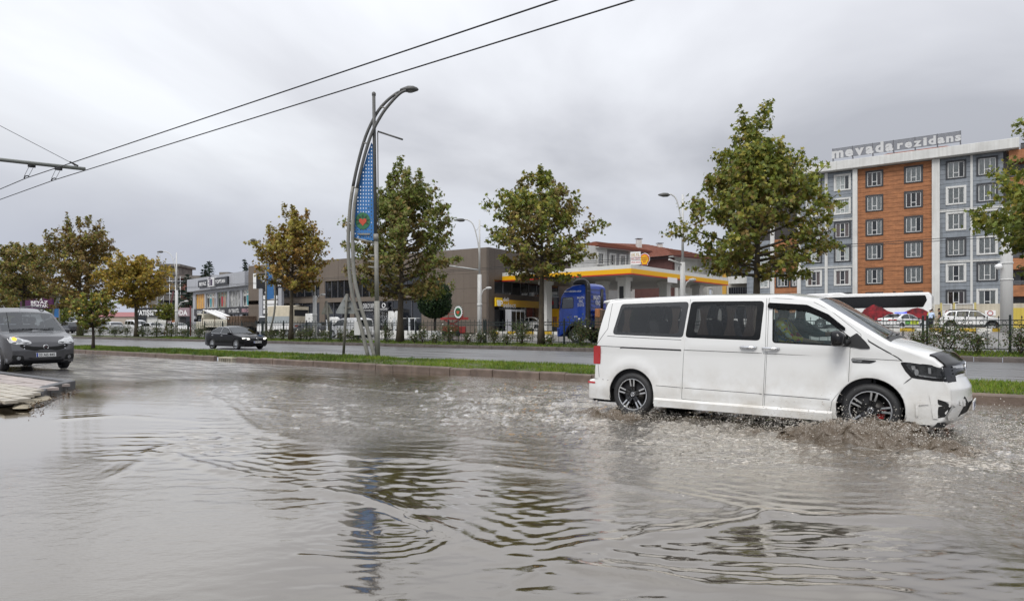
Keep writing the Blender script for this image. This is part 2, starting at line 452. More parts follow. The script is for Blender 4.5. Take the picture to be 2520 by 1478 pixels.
class Body:
 def __init__(s, outline, W, r=.05, crown=(.04, .10, .04), step=.07, NF=11, fw=.93):
  s.P = np.array(densify(outline, step, False)); s.W = W
  T = np.gradient(s.P, axis=0); T /= np.linalg.norm(T, axis=1)[:, None]; s.N = np.stack([T[:, 1], -T[:, 0]], 1)
  x, z = s.P[:, 0], s.P[:, 1]; zm = z.max()
  s.D = np.stack([crown[1] * sstep(x.max() - .75, x.max() - .05, x) - crown[2] * sstep(x.min() + .3, x.min() + .02, x), crown[0] * sstep(.38 * zm, .62 * zm, z)], 1)
  s.r = np.full(len(x), float(r))
  s.I = s.P - s.D - s.N * s.r[:, None]
  s.w = W(s.I[:, 0], s.I[:, 1]) - s.r
  s.fr = np.unique(np.r_[np.linspace(-1, 1, NF), -fw, fw]); s.fw = fw
 def ribbon(s, i, f, off=0.0):
  p = s.P[i] - s.D[i] * abs(f) ** 2.2 + s.N[i] * off; return (p[0], f * s.w[i], p[1])
 def skin(s, skip=lambda i, f: False, fill=4):
  mb = MB(); k = len(s.P); nf = len(s.fr)
  vs = [s.ribbon(i, f) for i in range(k) for f in s.fr]; fs = []
  for i in range(k - 1):
   for j in range(nf - 1):
    if skip(i, .5 * (s.fr[j] + s.fr[j + 1])): continue
    a = i * nf + j; fs.append((a, a + 1, a + nf + 1, a + nf))
  mb.add(vs, fs, 0, True)
  for sg in (-1, 1):
   vs = []; fs = []
   for i in range(k):
    for q in range(fill + 1):
     a = q / fill * math.pi / 2; p = s.I[i] + s.N[i] * s.r[i] * math.cos(a); vs.append((p[0], sg * (s.w[i] + s.r[i] * math.sin(a)), p[1]))
   for i in range(k - 1):
    for q in range(fill): a = i * (fill + 1) + q; fs.append((a, a + 1, a + fill + 2, a + fill + 1))
   mb.add(vs, fs, 0, True)
  return mb
 def side_poly(s, arches, zb=None):
  pts = [tuple(p) for p in s.I]; x1, z1 = pts[-1]; x0, z0 = pts[0]
  bot = []
  for (xa, za, ra) in sorted(arches):
   zz = lambda x: z1 + (z0 - z1) * (x - x1) / (x0 - x1)
   c = (zz(xa) - za) / ra; a0 = math.asin(max(-.95, min(.95, c)))
   for q in range(19):
    a = math.pi - a0 - (math.pi - 2 * a0) * q / 18; bot.append((xa + ra * math.cos(a), za + ra * math.sin(a)))
  return pts + bot
 def patch(s, mb, outer, holes=(), off=0.0, step=.09, m=0, sides=(-1,), sm=True):
  V, T = fill2d(outer, holes, step)
  y = s.W(V[:, 0], V[:, 1]) + off
  for sg in sides: mb.add(np.c_[V[:, 0], sg * y, V[:, 1]].tolist(), T.tolist(), m, sm)
  return mb
 def seam(s, mb, line, wd=.009, off=.0015, m=0, sides=(-1,)):
  L = densify(line, .08, False); n = len(L)
  for sg in sides:
   vs = []
   for i, p in enumerate(L):
    a, b = L[max(i - 1, 0)], L[min(i + 1, n - 1)]; d = Vector((b[0] - a[0], b[1] - a[1])).normalized(); q = Vector((-d.y, d.x)) * wd / 2
    for e in (1, -1):
     x, z = p[0] + q.x * e, p[1] + q.y * e; vs.append((x, sg * (float(s.W(np.array([x]), np.array([z]))[0]) + off), z))
   mb.add(vs, [(2 * i, 2 * i + 1, 2 * i + 3, 2 * i + 2) for i in range(n - 1)], m, True)
  return mb
 def bvh(s, arches=()):
  mb = s.skin(); s.patch(mb, s.side_poly([]), step=.12, sides=(-1, 1))
  return BVHTree.FromPolygons([Vector(v) for v in mb.v], mb.f)
 def y(s, x, z): return float(s.W(np.array([x]), np.array([z]))[0])
def widthf(hw, xf, xr, lf=.7, df=.22, lr=.5, dr=.08, zb=.9, th=.16, tuck=.03, zt=.45, pf=2.2, thp=1.15):
 def W(x, z):
  x = np.asarray(x, float); z = np.asarray(z, float)
  w = hw - df * np.clip((x - (xf - lf)) / lf, 0, 1) ** pf - dr * np.clip(((xr + lr) - x) / lr, 0, 1) ** 2
  return w - th * np.maximum(z - zb, 0) ** thp - tuck * (np.maximum(zt - z, 0) / zt) ** 2
 return W
def drape(bvh, mb, poly, plane='front', off=.004, step=.05, m=0, holes=(), org=None, mirror=False, thick=0.0):
 V, T = fill2d(poly, holes, step); P = []; ok = []
 for a, b in V:
  if plane == 'front': o, d = Vector((6, a, b)), Vector((-1, 0, 0))
  elif plane == 'back': o, d = Vector((-6, a, b)), Vector((1, 0, 0))
  elif plane == 'top': o, d = Vector((a, b, 5)), Vector((0, 0, -1))
  elif plane == 'right': o, d = Vector((a, -5, b)), Vector((0, 1, 0))
  else: o, d = plane(a, b)
  h, n, _, _ = bvh.ray_cast(o, d)
  if h is None: P.append((0, 0, 0)); ok.append(False); continue
  if n.dot(d) > 0: n = -n
  P.append(tuple(h + n * off)); ok.append(True)
 fs = [tuple(f) for f in T.tolist() if all(ok[i] for i in f)]
 mb.add(P, fs, m, True)
 if mirror: mb.add([(p[0], -p[1], p[2]) for p in P], [tuple(reversed(f)) for f in fs], m, True)
 return mb
def pair(mb, name, m, par, other=None):
 o = mb.build(name, m, par); p = link(name, o.data, par if other is None else other, scale=(1, -1, 1)); return o, p
def ell(cx, cz, rx, rz, n=14): return [(cx + rx * math.cos(2 * math.pi * i / n), cz + rz * math.sin(2 * math.pi * i / n)) for i in range(n)]
_WH = {}
def wheel_parts(rt, rr, wd, style, mats):
 key = (rt, rr, wd, style)
 if key in _WH: return _WH[key]
 h = wd / 2
 ty = MB().lathe([(rr, -h * .86), (rr + .012, -h), ((rt + rr) / 2, -h * 1.04), (rt - .02, -h * .92), (rt, -h * .62), (rt, h * .62), (rt - .02, h * .92), (rr, h * .9)], axis='Y', n=32)
 rim = MB()
 a, b = (0, 1)
 rim.lathe([(rr, -h * .85), (rr - .012, -h * .9), (rr - .022, -h * .8), (rr - .026, h * .2), (rr * .5, h * .3), (0.001, h * .3)], axis='Y', n=32, m=a)
 rim.lathe([(rr + .002, -h * .9), (rr - .010, -h * .93), (rr - .012, -h * .86)], axis='Y', n=32, m=b)
 if style == 'five_double':
  for k in range(5):
   for e in (-1, 1):
    t0 = 2 * math.pi * k / 5 + math.pi / 2; d = Vector((math.cos(t0), 0, math.sin(t0))); q = Vector((-d.z, 0, d.x)) * e
    p0, p1 = d * .055 + q * .018, d * (rr - .012) + q * .034
    rim.obox(p0 + Vector((0, -h * .55, 0)), p1 + Vector((0, -h * .78, 0)), .034, .05, a, up=(0, 1, 0))
    p0 = d * (rr * .52) + q * .024
    rim.obox(p0 + Vector((0, -h * .70 - .022, 0)), p1 + Vector((0, -h * .78 - .0265, 0)), .022, .004, b, up=(0, 1, 0))
  rim.lathe([(.001, -h * .72), (.05, -h * .70), (.065, -h * .55), (.065, h * .2)], axis='Y', n=20, m=a)
 else:
  ns = int(style)
  for k in range(ns):
   t0 = 2 * math.pi * k / ns + .3; d = Vector((math.cos(t0), 0, math.sin(t0)))
   rim.obox(d * .04 + Vector((0, -h * .55, 0)), d * (rr - .01) + Vector((0, -h * .8, 0)), .3 / ns + .012, .03, b, up=(0, 1, 0))
  rim.lathe([(.001, -h * .66), (.045, -h * .64), (.06, -h * .5), (.06, h * .2)], axis='Y', n=16, m=b)
 _WH[key] = (ty.mesh('wheel', M_tyre), rim.mesh('rim', mats)); return _WH[key]
M_rimdark = mat('rim_black', (.016, .016, .017), .25, coat=.4)
def add_wheels(root, pos, rt, rr, wd, style='10', mats=None, steer=0.0, only=None):
 ty, rm = wheel_parts(rt, rr, wd, style, mats or (M_int, M_alloy)); out = []
 for (x, y, z) in pos:
  fl = 0 if y < 0 else math.pi
  o = link('wheel', ty, root, (x, y, z), (0, random.random() * 1.2, fl + (steer if x > 0 else 0)))
  link('rim', rm, o); out.append(o)
 return out
def plate(root, text, loc, rot, w_=.52, h_=.112):
 o = MB().box(-w_ / 2, w_ / 2, -.006, .006, -h_ / 2, h_ / 2).build('number_plate', M_plate, root, loc, rot)
 MB().box(-w_ / 2 + .004, -w_ / 2 + .045, -.0085, -.006, -h_ / 2 + .004, h_ / 2 - .004).build('band', M_pblue, o)
 mb = MB(); lettering(mb, text, .018, -.0075, -h_ * .31, w_ * .8, h_ * .64, bold=.02); mb.build('lettering', M_ink, o, fix=False)
 return o
def seat_mesh(w=.5):
 mb = MB(); mb.add(*_rb(-.05, .45, -w / 2, w / 2, .0, .16));
 b = MB(); b.v = []
 mb.add([(p[0] - .08 + (-.22) * max(0, (p[2] - .1)) , p[1], p[2]) for p in _rb(-.10, .06, -w / 2, w / 2, .1, .74)[0]], _rb(0, 1, 0, 1, 0, 1)[1])
 mb.add([(p[0] - .25, p[1], p[2]) for p in _rb(-.07, .03, -.13, .13, .76, .96)[0]], _rb(0, 1, 0, 1, 0, 1)[1])
 return mb
def _rb(x0, x1, y0, y1, z0, z1):
 m = MB().box(x0, x1, y0, y1, z0, z1); return m.v, m.f
SEAT = seat_mesh().mesh('seat', M_seat, bev=.04)
def cabin(root, x0, x1, hw, z0, zb, seats, dash_x):
 mb = MB(); mb.box(x0, x1, -hw, hw, z0, z0 + .04); mb.box(x0, x0 + .03, -hw, hw, z0, zb); mb.box(x1 - .03, x1, -hw, hw, z0, zb)
 mb.box(x0, x1, -hw, -hw + .02, z0, zb); mb.box(x0, x1, hw - .02, hw, z0, zb)
 mb.build('cabin_liner', M_int, root)
 MB().box(dash_x - .05, dash_x + .45, -hw + .05, hw - .05, zb - .25, zb).build('dashboard', M_int, root, bev=.05)
 MB().tube([(math.cos(t) * .18 * .42 , .18 * math.sin(t), .18 * math.cos(t)) for t in np.linspace(0, 2 * math.pi, 17)[:-1]], .014, 6, close=True).build('steering_wheel', M_black, root, (dash_x - .22, hw * .48, zb + .0))
 for (x, y, z) in seats: link('seat', SEAT, root, (x, y, z))
def mirror_part(root, loc, sy, s=1.0, m=None):
 mb = MB(); k = .5
 prof = rpoly([(-.06, -.09), (.07, -.075), (.08, .05), (.03, .09), (-.06, .095)], .04, 3)
 V = []; F = []
 for j, (yy, sc) in enumerate([(0, .55), (.03, .9), (.12, 1), (.2, .92), (.235, .6)]):
  V += [(p[0] * sc * s, sy * yy * s, p[1] * sc * s) for p in prof]
 n = len(prof)
 for j in range(4): F += [(j * n + i, j * n + (i + 1) % n, (j + 1) * n + (i + 1) % n, (j + 1) * n + i) for i in range(n)]
 F += [tuple(range(n)), tuple(range(4 * n, 5 * n))]
 mb.add(V, F, 0, True); return mb.build('mirror', m or M_black, root, loc)
def arch_liner(mb, x, z, r, y0, y1, m=0):
 n = 14; vs = []
 for i in range(n + 1):
  a = math.pi * (-.12 + 1.24 * i / n); vs += [(x + r * math.cos(a), y0, z + r * math.sin(a)), (x + r * math.cos(a), y1, z + r * math.sin(a))]
 mb.add(vs, [(2 * i, 2 * i + 1, 2 * i + 3, 2 * i + 2) for i in range(n)], m, True)
 mb.add([(x, y1, z)] + vs[1::2], [(0, i, i + 1) for i in range(1, n + 1)], m)
def ring_logo(mb, r, m=0, kind='ring', t=.012):
 mb.tube([(r * math.cos(a), 0, r * math.sin(a)) for a in np.linspace(0, 2 * math.pi, 25)[:-1]], t, 6, m, close=True)
 def bar(p, q): mb.obox((p[0] * r, 0, p[1] * r), (q[0] * r, 0, q[1] * r), t * 1.7, t * 1.4, m, up=(0, 1, 0))
 if kind == 'vw':
  bar((-.28, .9), (0, .12)); bar((0, .12), (.28, .9))
  bar((-.78, .5), (-.36, -.78)); bar((-.36, -.78), (0, .02)); bar((0, .02), (.36, -.78)); bar((.36, -.78), (.78, .5))
 return mb
# ================================================================== SETTING
def road_mat(name, col, r0, r1, var=0.25):
 m = bpy.data.materials.new(name); m.use_nodes = True; t = m.node_tree; b = t.nodes['Principled BSDF']; L = t.links.new
 geo = t.nodes.new('ShaderNodeNewGeometry'); mp = t.nodes.new('ShaderNodeMapping'); L(geo.outputs['Position'], mp.inputs[0])
 mp.vector_type = 'TEXTURE'; mp.inputs['Rotation'].default_value = (0, 0, YAW); mp.inputs['Scale'].default_value = (9.0, 0.55, 1)
 n = t.nodes.new('ShaderNodeTexNoise'); n.inputs['Scale'].default_value = 1.0; n.inputs['Detail'].default_value = 5; L(mp.outputs[0], n.inputs['Vector'])
 g = t.nodes.new('ShaderNodeTexNoise'); g.inputs['Scale'].default_value = 90; g.inputs['Detail'].default_value = 2; L(geo.outputs['Position'], g.inputs['Vector'])
 mr = t.nodes.new('ShaderNodeMapRange'); mr.inputs[1].default_value = 0.36; mr.inputs[2].default_value = 0.62; mr.inputs[3].default_value = r0; mr.inputs[4].default_value = r1; L(n.outputs[0], mr.inputs[0]); L(mr.outputs[0], b.inputs['Roughness'])
 mc = t.nodes.new('ShaderNodeMixRGB'); mc.inputs[1].default_value = (*[c * (1 - var) for c in col], 1); mc.inputs[2].default_value = (*[c * (1 + var) for c in col], 1); L(g.outputs[0], mc.inputs[0]); L(mc.outputs[0], b.inputs['Base Color'])
 bp = t.nodes.new('ShaderNodeBump'); bp.inputs['Strength'].default_value = 0.10; bp.inputs['Distance'].default_value = 0.006; L(g.outputs[0], bp.inputs['Height'])
 b2 = t.nodes.new('ShaderNodeBump'); b2.inputs['Strength'].default_value = 0.12; b2.inputs['Distance'].default_value = 0.02; L(n.outputs[0], b2.inputs['Height']); L(bp.outputs[0], b2.inputs['Normal'])
 L(b2.outputs[0], b.inputs['Normal']); b.inputs['IOR'].default_value = 3.0
 MATS[name] = m
 return m
M_road = road_mat('wet_asphalt', (.13, .13, .135), 0.25, 0.5)
M_conc = mat('wet_concrete', (.30, .29, .27), 0.35, var=.25, vs=.8, bump=.2, bs=40, col2=(.17, .165, .16))
M_soil = mat('grass_soil', (.075, .085, .03), 0.95, var=.5, vs=5, bump=.6, bs=18)
M_kerb = mat('kerb_stone', (.135, .098, .075), 0.55, var=.35, vs=2.6, bump=.35, bs=35, streak=.5)
M_kerb2 = mat('kerb_stone_dark', (.105, .088, .078), 0.5, var=.35, vs=2.2, bump=.35, bs=35, streak=.4)
def strip(name, t_list, s0, s1, m, ns=2):
 V = []; F = []
 for i in range(ns + 1):
  s = s0 + (s1 - s0) * i / ns
  for (t, z) in t_list: V.append(tuple(st(s, t, z)))
 k = len(t_list)
 for i in range(ns):
  for j in range(k - 1): a = i * k + j; F.append((a, a + k, a + k + 1, a + 1))
 mb = MB().add(V, F, 0, True)
 o = mb.build(name, m); tag(o, kind='structure'); return o
T_K1, T_MED, T_K2 = 15.05, 18.35, 33.0
strip('ground', [(t, terr(t) - .004) for t in (35.6, 38, 44, 50, 56, 60, 64, 70, 80, 100, 400, 1500)], -1500, 900, M_conc, 40)
strip('ground', [(t, -.03) for t in (-300, -9.0)], -300, 300, M_conc)
ss_, tt_ = np.r_[-300, np.arange(-60, 14, .5), 120], np.arange(-9.0, T_K1 + .01, .4629); Sg, Tg = np.meshgrid(ss_, tt_, indexing='ij'); Zg = lift(Sg, Tg); ix_ = np.arange(Sg.size).reshape(Sg.shape)
Vr = np.stack([Sg * UX.x + Tg * NX.x, Sg * UX.y + Tg * NX.y, Zg], -1).reshape(-1, 3)
tag(link('road', np_mesh('road', Vr, np.stack([ix_[:-1, :-1], ix_[1:, :-1], ix_[1:, 1:], ix_[:-1, 1:]], -1).reshape(-1, 4), M_road)), kind='structure')
strip('road', [(T_MED + .12, 0), (T_K2, 0)], -600, 200, M_road)
strip('median', [(T_K1 + .17, .185), (15.7, .22), (16.6, .255), (17.6, .24), (T_MED, .17)], -300, 120, M_soil, 60)
strip('verge', [(T_K2 + .17, .19), (33.8, .25), (34.6, .33), (35.6, .345)], -600, 200, M_soil, 60)
M_soil2 = mat('planting_soil', (.05, .04, .03), 0.95, var=.4, vs=6, bump=.5, bs=20)
# kerbs: every stone is a piece of its own, a little out of line
def kerb(name, t, s_a, s_b, ln, h, wd, m, label=None, gap=()):
 root = bpy.data.objects.new(name, None); COL.objects.link(root); tag(root, kind='structure')
 root.location = st(0, t, 0); root.rotation_euler = (0, 0, YAW)
 vs = []
 for k in range(4):
  j = [random.uniform(-.008, .008) for _ in range(8)]
  mb = MB(); L2 = ln - .014
  mb.prism([(0, -.12), (0, h - .03 + j[0]), (.03, h + j[1]), (wd, h + j[1] + .004), (wd, -.12)], 0, L2, 0, plane='YZ')
  mb.v = [(p[0], p[1], p[2]) for p in mb.v]
  vs.append(mb.mesh('kerb_stone', m, bev=.008))
 s = s_a
 while s < s_b:
  if not any(a < s + ln * .5 < b for a, b in gap):
   o = link('kerb_stone', random.choice(vs), root, (s, random.uniform(-.012, .012), random.uniform(-.012, .008)), (0, random.uniform(-.006, .006), random.uniform(-.012, .012)))
  s += ln
 return root
GUL_S = road_at(557, T_K1)
kerb('kerb', T_K1, -47.6, 13.0, .80, .215, .17, M_kerb, gap=[(GUL_S - .55, GUL_S + .55)])
kerb('kerb', T_K2, -92, 26, .95, .225, .17, M_kerb2)
mb = MB().box(-400, 200, 0, .12, -.1, .15); o = mb.build('kerb', M_kerb2, None, st(0, T_MED, 0), (0, 0, YAW)); tag(o, kind='structure')
# gully inlet let into the near kerb
M_gul = mat('gully_concrete', (.36, .32, .24), .7, var=.3, vs=6, bump=.4, bs=40)
M_dark = mat('dark_void', (.012, .012, .012), .9)
g = thing('gully_inlet', 'small concrete storm drain inlet with barred mouth in the kerb gap', 'drain', st(GUL_S, T_K1, 0), YAW)
mb = MB(); mb.box(-.5, .5, -.06, .32, .13, .19); mb.box(-.5, -.43, -.06, .3, -.05, .13); mb.box(.43, .5, -.06, .3, -.05, .13); mb.build('frame', M_gul, g, bev=.01)
MB().box(-.43, .43, .10, .13, -.05, .13).build('backing', M_dark, g)
bar = MB().box(-.022, .022, -.05, -.01, -.05, .13).mesh('bar', M_gul)
for k in range(6): link('bar', bar, g, (-.34 + k * .135, 0, 0))
# --- grass
def blades(n, s0, s1, t0, t1, zf, hmin, hmax, wd, seed, dens=None):
 r = np.random.default_rng(seed)
 s = r.uniform(s0, s1, n); t = r.uniform(t0, t1, n)
 clump = fbm(s * 1.3, t * 1.3, 3, seed) + .5
 k = r.random(n) < np.clip(clump * 1.1 + .25, 0, 1); s, t, clump = s[k], t[k], clump[k]; n = len(s)
 z = zf(t); h = (hmin + (hmax - hmin) * r.random(n) ** 1.5) * (.6 + .9 * np.clip(clump, 0, 1))
 a = r.uniform(0, 6.283, n); lean = r.normal(0, .45, (n, 2)) * h[:, None]
 X = s * UX.x + t * NX.x; Y = s * UX.y + t * NX.y
 w = wd * r.uniform(.6, 1.4, n)
 dx, dy = np.cos(a) * w, np.sin(a) * w
 V = np.empty((n, 3, 3)); V[:, 0] = np.stack([X - dx, Y - dy, z], 1); V[:, 1] = np.stack([X + dx, Y + dy, z], 1); V[:, 2] = np.stack([X + lean[:, 0], Y + lean[:, 1], z + h], 1)
 g = np.array([[.105, .175, .022], [.15, .20, .03], [.19, .19, .05], [.06, .12, .018]]); ci = r.choice(4, n, p=[.45, .25, .1, .2])
 big = fbm(s * .35, t * .5, 3, seed + 5)[:, None]
 c = g[ci] * r.uniform(.75, 1.25, (n, 1)) * (1 + .7 * big) + np.array([.05, .03, 0]) * np.clip(big, 0, 1)
 C = np.repeat(c, 3, 0)
 return V.reshape(-1, 3), np.arange(n * 3).reshape(-1, 3), C
def leafmat(name, trans=.35, rough=.5, spec=.35):
 m = bpy.data.materials.new(name); m.use_nodes = True; t = m.node_tree; b = t.nodes['Principled BSDF']; L = t.links.new
 a = t.nodes.new('ShaderNodeAttribute'); a.attribute_name = 'tone'
 L(a.outputs['Color'], b.inputs['Base Color']); b.inputs['Roughness'].default_value = rough; b.inputs['Specular IOR Level'].default_value = spec
 if trans:
  tl = t.nodes.new('ShaderNodeBsdfTranslucent'); L(a.outputs['Color'], tl.inputs[0]); mx = t.nodes.new('ShaderNodeMixShader'); mx.inputs[0].default_value = trans
  L(b.outputs[0], mx.inputs[1]); L(tl.outputs[0], mx.inputs[2]); L(mx.outputs[0], t.nodes['Material Output'].inputs[0])
 MATS[name] = m; return m
M_leaf = leafmat('leaf'); M_grass = leafmat('grass_blade', .3, .6, .2)
zmed = lambda t: np.interp(t, [15.22, 15.7, 16.6, 17.6, 18.35], [.185, .22, .255, .24, .17])
zver = lambda t: np.interp(t, [33.17, 33.8, 34.6, 35.6], [.19, .25, .33, .345])
parts_ = [blades(52000, -18, 12, 15.2, 18.35, zmed, .04, .10, .010, 3), blades(26000, -44, -18, 15.2, 18.35, zmed, .05, .12, .016, 4)]
def cat(ps):
 V = np.concatenate([p[0] for p in ps]); o = 0; F = []
 for p in ps: F.append(p[1] + o); o += len(p[0])
 return V, np.concatenate(F), np.concatenate([p[2] for p in ps])
V, Fc, C_ = cat(parts_); tag(link('grass', np_mesh('grass', V, Fc, M_grass, False, {'tone': C_})), kind='stuff')
V, Fc, C_ = cat([blades(34000, -70, 24, 33.15, 35.5, zver, .05, .13, .02, 6)]); tag(link('grass', np_mesh('grass', V, Fc, M_grass, False, {'tone': C_})), kind='stuff')
# a few weeds standing out of the lawn
def leafblob(n, rad, hgt, size, pal, seed, c=(0, 0, 0)):
 r = np.random.default_rng(seed)
 d = r.normal(0, 1, (n, 3)); d /= np.linalg.norm(d, axis=1)[:, None]
 q = r.random(n) ** .45
 lump = 1 + .35 * np.sin(d[:, 0] * 5 + seed) * np.cos(d[:, 1] * 4 + seed * 2) + .25 * np.sin(d[:, 2] * 7 + seed * 3)
 P = d * (q * lump)[:, None] * np.array([rad, rad, hgt / 2]) + np.array([0, 0, hgt / 2])
 P[:, 2] = np.maximum(P[:, 2], .03)
 return leaves_at(P + np.array(c), d, size, pal, r, None)
STAR = np.array([(0, -.5), (.16, -.18), (.5, -.12), (.28, .1), (.34, .42), (.1, .26), (0, .62), (-.1, .26), (-.34, .42), (-.28, .1), (-.5, -.12), (-.16, -.18)])
DIAM = np.array([(0, -.5), (.3, 0), (0, .55), (-.3, 0)])
def leaves_at(P, out, size, pal, r, wts, shape=DIAM, droop=.3):
 n = len(P); k = len(shape)
 nrm = out * .55 + r.normal(0, .55, (n, 3)) + np.array([0, 0, .45]); nrm /= np.linalg.norm(nrm, axis=1)[:, None]
 a = np.cross(nrm, r.normal(0, 1, (n, 3))); a /= np.linalg.norm(a, axis=1)[:, None] + 1e-9; b = np.cross(nrm, a)
 sz = size * r.uniform(.65, 1.3, n)
 V = P[:, None, :] + (a[:, None, :] * shape[None, :, 0, None] + b[:, None, :] * shape[None, :, 1, None]) * sz[:, None, None]
 V = V - nrm[:, None, :] * (np.abs(shape[None, :, 0, None]) * .35 * sz[:, None, None])
 ci = r.choice(len(pal), n, p=wts) if wts is None or np.ndim(wts) == 1 else np.array([r.choice(len(pal), p=w_) for w_ in wts])
 c = np.array(pal)[ci] * r.uniform(.7, 1.3, (n, 1))
 F0 = np.array([(0, i, i + 1) for i in range(1, k - 1)]) if k == 4 else None
 if k == 4: F = (np.arange(n)[:, None, None] * k + F0[None]).reshape(-1, 3)
 else: F = (np.arange(n)[:, None] * k + np.arange(k)[None])
 return V.reshape(-1, 3), F, np.repeat(c, k, 0)
WEED = [(.09, .16, .03), (.12, .2, .04), (.06, .11, .02)]
for k, (x, y) in enumerate([(478, 868), (430, 862), (1010, 884), (742, 877)]):
 p = gnd(x, y + 6, .24); V, Fc, C_ = leafblob(70, .16, .22, .06, WEED, 50 + k)
 o = link('weed_plant', np_mesh('weed_plant', V, Fc, M_leaf, False, {'tone': C_}), None, p)
 tag(o, kind='stuff')
# --- pavement corner at the left
Z_PV = .32; LF = .18
PC = gnd(186, 936, Z_PV); PN1 = gnd(123, 950, Z_PV); PN2 = gnd(100.5, 964, .29); PN4 = gnd(-160, 1010, .22); PFAR = gnd(0, 913, Z_PV)
pu = (PC - PFAR).normalized(); pn = Vector((-pu.y, pu.x, 0))
M_pav = mat('paver_pink', (.42, .36, .33), .38, var=.25, vs=3, bump=.2, bs=40, streak=.3)
M_pav2 = mat('paver_cream', (.44, .40, .33), .42, var=.25, vs=3, bump=.2, bs=40, streak=.3)
M_slab = mat('pavement_bed', (.12, .105, .085), .8, var=.3, vs=8)
M_kd = mat('kerb_basalt', (.085, .085, .09), .45, var=.3, vs=4, bump=.3, bs=40)
far = PFAR - pu * 14
mb = MB()
mb.add([(p.x, p.y, .288 if i_ < 4 else .17) for i_, p in enumerate((far, PC - pn * .05, PN1, PN2, gnd(60, 986, .21), PN4, far - pn * 12))], [(0, 6, 5, 4, 3, 2, 1)])
pvt = mb.build('pavement', M_slab); tag(pvt, kind='structure')
unit = [MB().box(0, 1, 0, 1, 0, 1).mesh('paver', m_, bev=.012) for m_ in (M_pav, M_pav2)]
poly_pv = [(p.x, p.y) for p in (far, PC, PN1, PN2, gnd(46, 999, .2), gnd(-60, 1006, .2), far - pn * 12)]
pyaw = math.atan2(pu.y, pu.x)
cnt = 0
rows = [(.30, .42, 0, .40), (.73, .30, 0, .44)] + [(1.05 + i * .20, .188, 1, .40) for i in range(30)]
for (d, wdt, kind, ln) in rows:
 a = -5.2 - random.random() * ln
 while a < 6:
  c = PC + pu * (a + ln / 2) - pn * (d + wdt / 2)
  sx_ = CXP + c.x / c.y * FPX
  if sx_ > -40 and inpoly(np.array([[c.x, c.y], [(c - pn * wdt / 2 + pu * ln * .4).x, (c - pn * wdt / 2 + pu * ln * .4).y]]), poly_pv).all() and cnt < 290:
   q = PC + pu * a - pn * (d + wdt)
   zt = float(np.interp((PC - c).dot(pn), [0, 1.6, 3.6], [Z_PV, Z_PV - .015, .215]))
   o = link('paver', unit[kind], pvt, (q.x, q.y, zt - .05 + random.uniform(-.004, .004)), (random.uniform(-.012, .012), random.uniform(-.008, .008), pyaw + random.uniform(-.006, .006)), (ln - .012, wdt - .012, .05)); cnt += 1
  a += ln
# dark kerb stones round the corner
def kst(a, b, h0, h1, wd=.16):
 d = (b - a).normalized(); q = Vector((-d.y, d.x, 0)) * wd
 mb = MB(); z0 = .0
 P = [a, b, b + q, a + q]
 vs = [(p.x, p.y, z0) for p in P] + [(P[0].x, P[0].y, h0), (P[1].x, P[1].y, h1), (P[2].x, P[2].y, h1), (P[3].x, P[3].y, h0)]
 mb.add(vs, [(0, 3, 2, 1), (4, 5, 6, 7), (0, 1, 5, 4), (1, 2, 6, 5), (2, 3, 7, 6), (3, 0, 4, 7)])
 o = mb.build('kerb_stone', M_kd, pvt, bev=.012); return o
PCc = PC - pu * .12 - pn * .10
kst(PN1 + (PC - PN1) * .02, PN1 + (PC - PN1) * .52, .33, .335); kst(PN1 + (PC - PN1) * .53, PC, .335, .33)
kst(PN2 + (PN1 - PN2) * .1, PN1, .265, .325)
for k in range(14): kst(PC - pu * (.02 + .78 * k), PC - pu * (.02 + .78 * k + .765), .328, .328)
# mortar heap and washed-up dirt at the corner
def heap(name, pts, hz, m, seed, zb=.17):
 poly = rpoly([(p.x, p.y) for p in pts], .12, 3); V2, T = fill2d(poly, (), .05)
 e_ = edist(V2, poly); z = np.clip(e_ / .22, 0, 1) ** .7 * hz * (1 + .9 * fbm(V2[:, 0] * 7, V2[:, 1] * 7, 4, seed))
 o = link(name, np_mesh(name, np.c_[V2, z + zb], T, m)); return o
M_mort = mat('mortar', (.30, .26, .19), .8, var=.35, vs=5, bump=.6, bs=30)
M_dirt = mat('wet_dirt', (.045, .035, .025), .6, var=.5, vs=14, bump=.8, bs=50)
Z2 = .2
o = heap('mortar_heap', [gnd(30, 1000, Z2), gnd(36, 984, Z2 + .03), gnd(75, 968, .26), gnd(100, 956, .3), gnd(124, 968, .22), gnd(130, 976, Z2), gnd(90, 985, Z2), gnd(70, 1000, Z2)], .055, M_mort, 3)
tag(o, 'rough tan mortar heap smeared at the broken end of the pavement', 'mortar')
o = heap('dirt', [gnd(70, 996, Z2), gnd(110, 980, Z2), gnd(150, 968, Z2), gnd(188, 950, Z2), gnd(212, 958, Z2), gnd(165, 970, Z2), gnd(110, 990, Z2)], .06, M_dirt, 5, .155); tag(o, kind='stuff')
r = np.random.default_rng(12)
xs = r.uniform(70, 195, 260); ys = 1000 - (xs - 70) * .34 + r.normal(0, 5, 260); P = np.array([tuple(gnd(a, max(b, 940), .20)) for a, b in zip(xs, ys)])
V, Fc, C_ = leaves_at(P, np.zeros_like(P), .028, [(.10, .05, .02), (.16, .09, .03), (.05, .03, .015), (.3, .28, .24)], r, None)
tag(link('fallen_leaves', np_mesh('fallen_leaves', V, Fc, M_leaf, False, {'tone': C_})), kind='stuff')
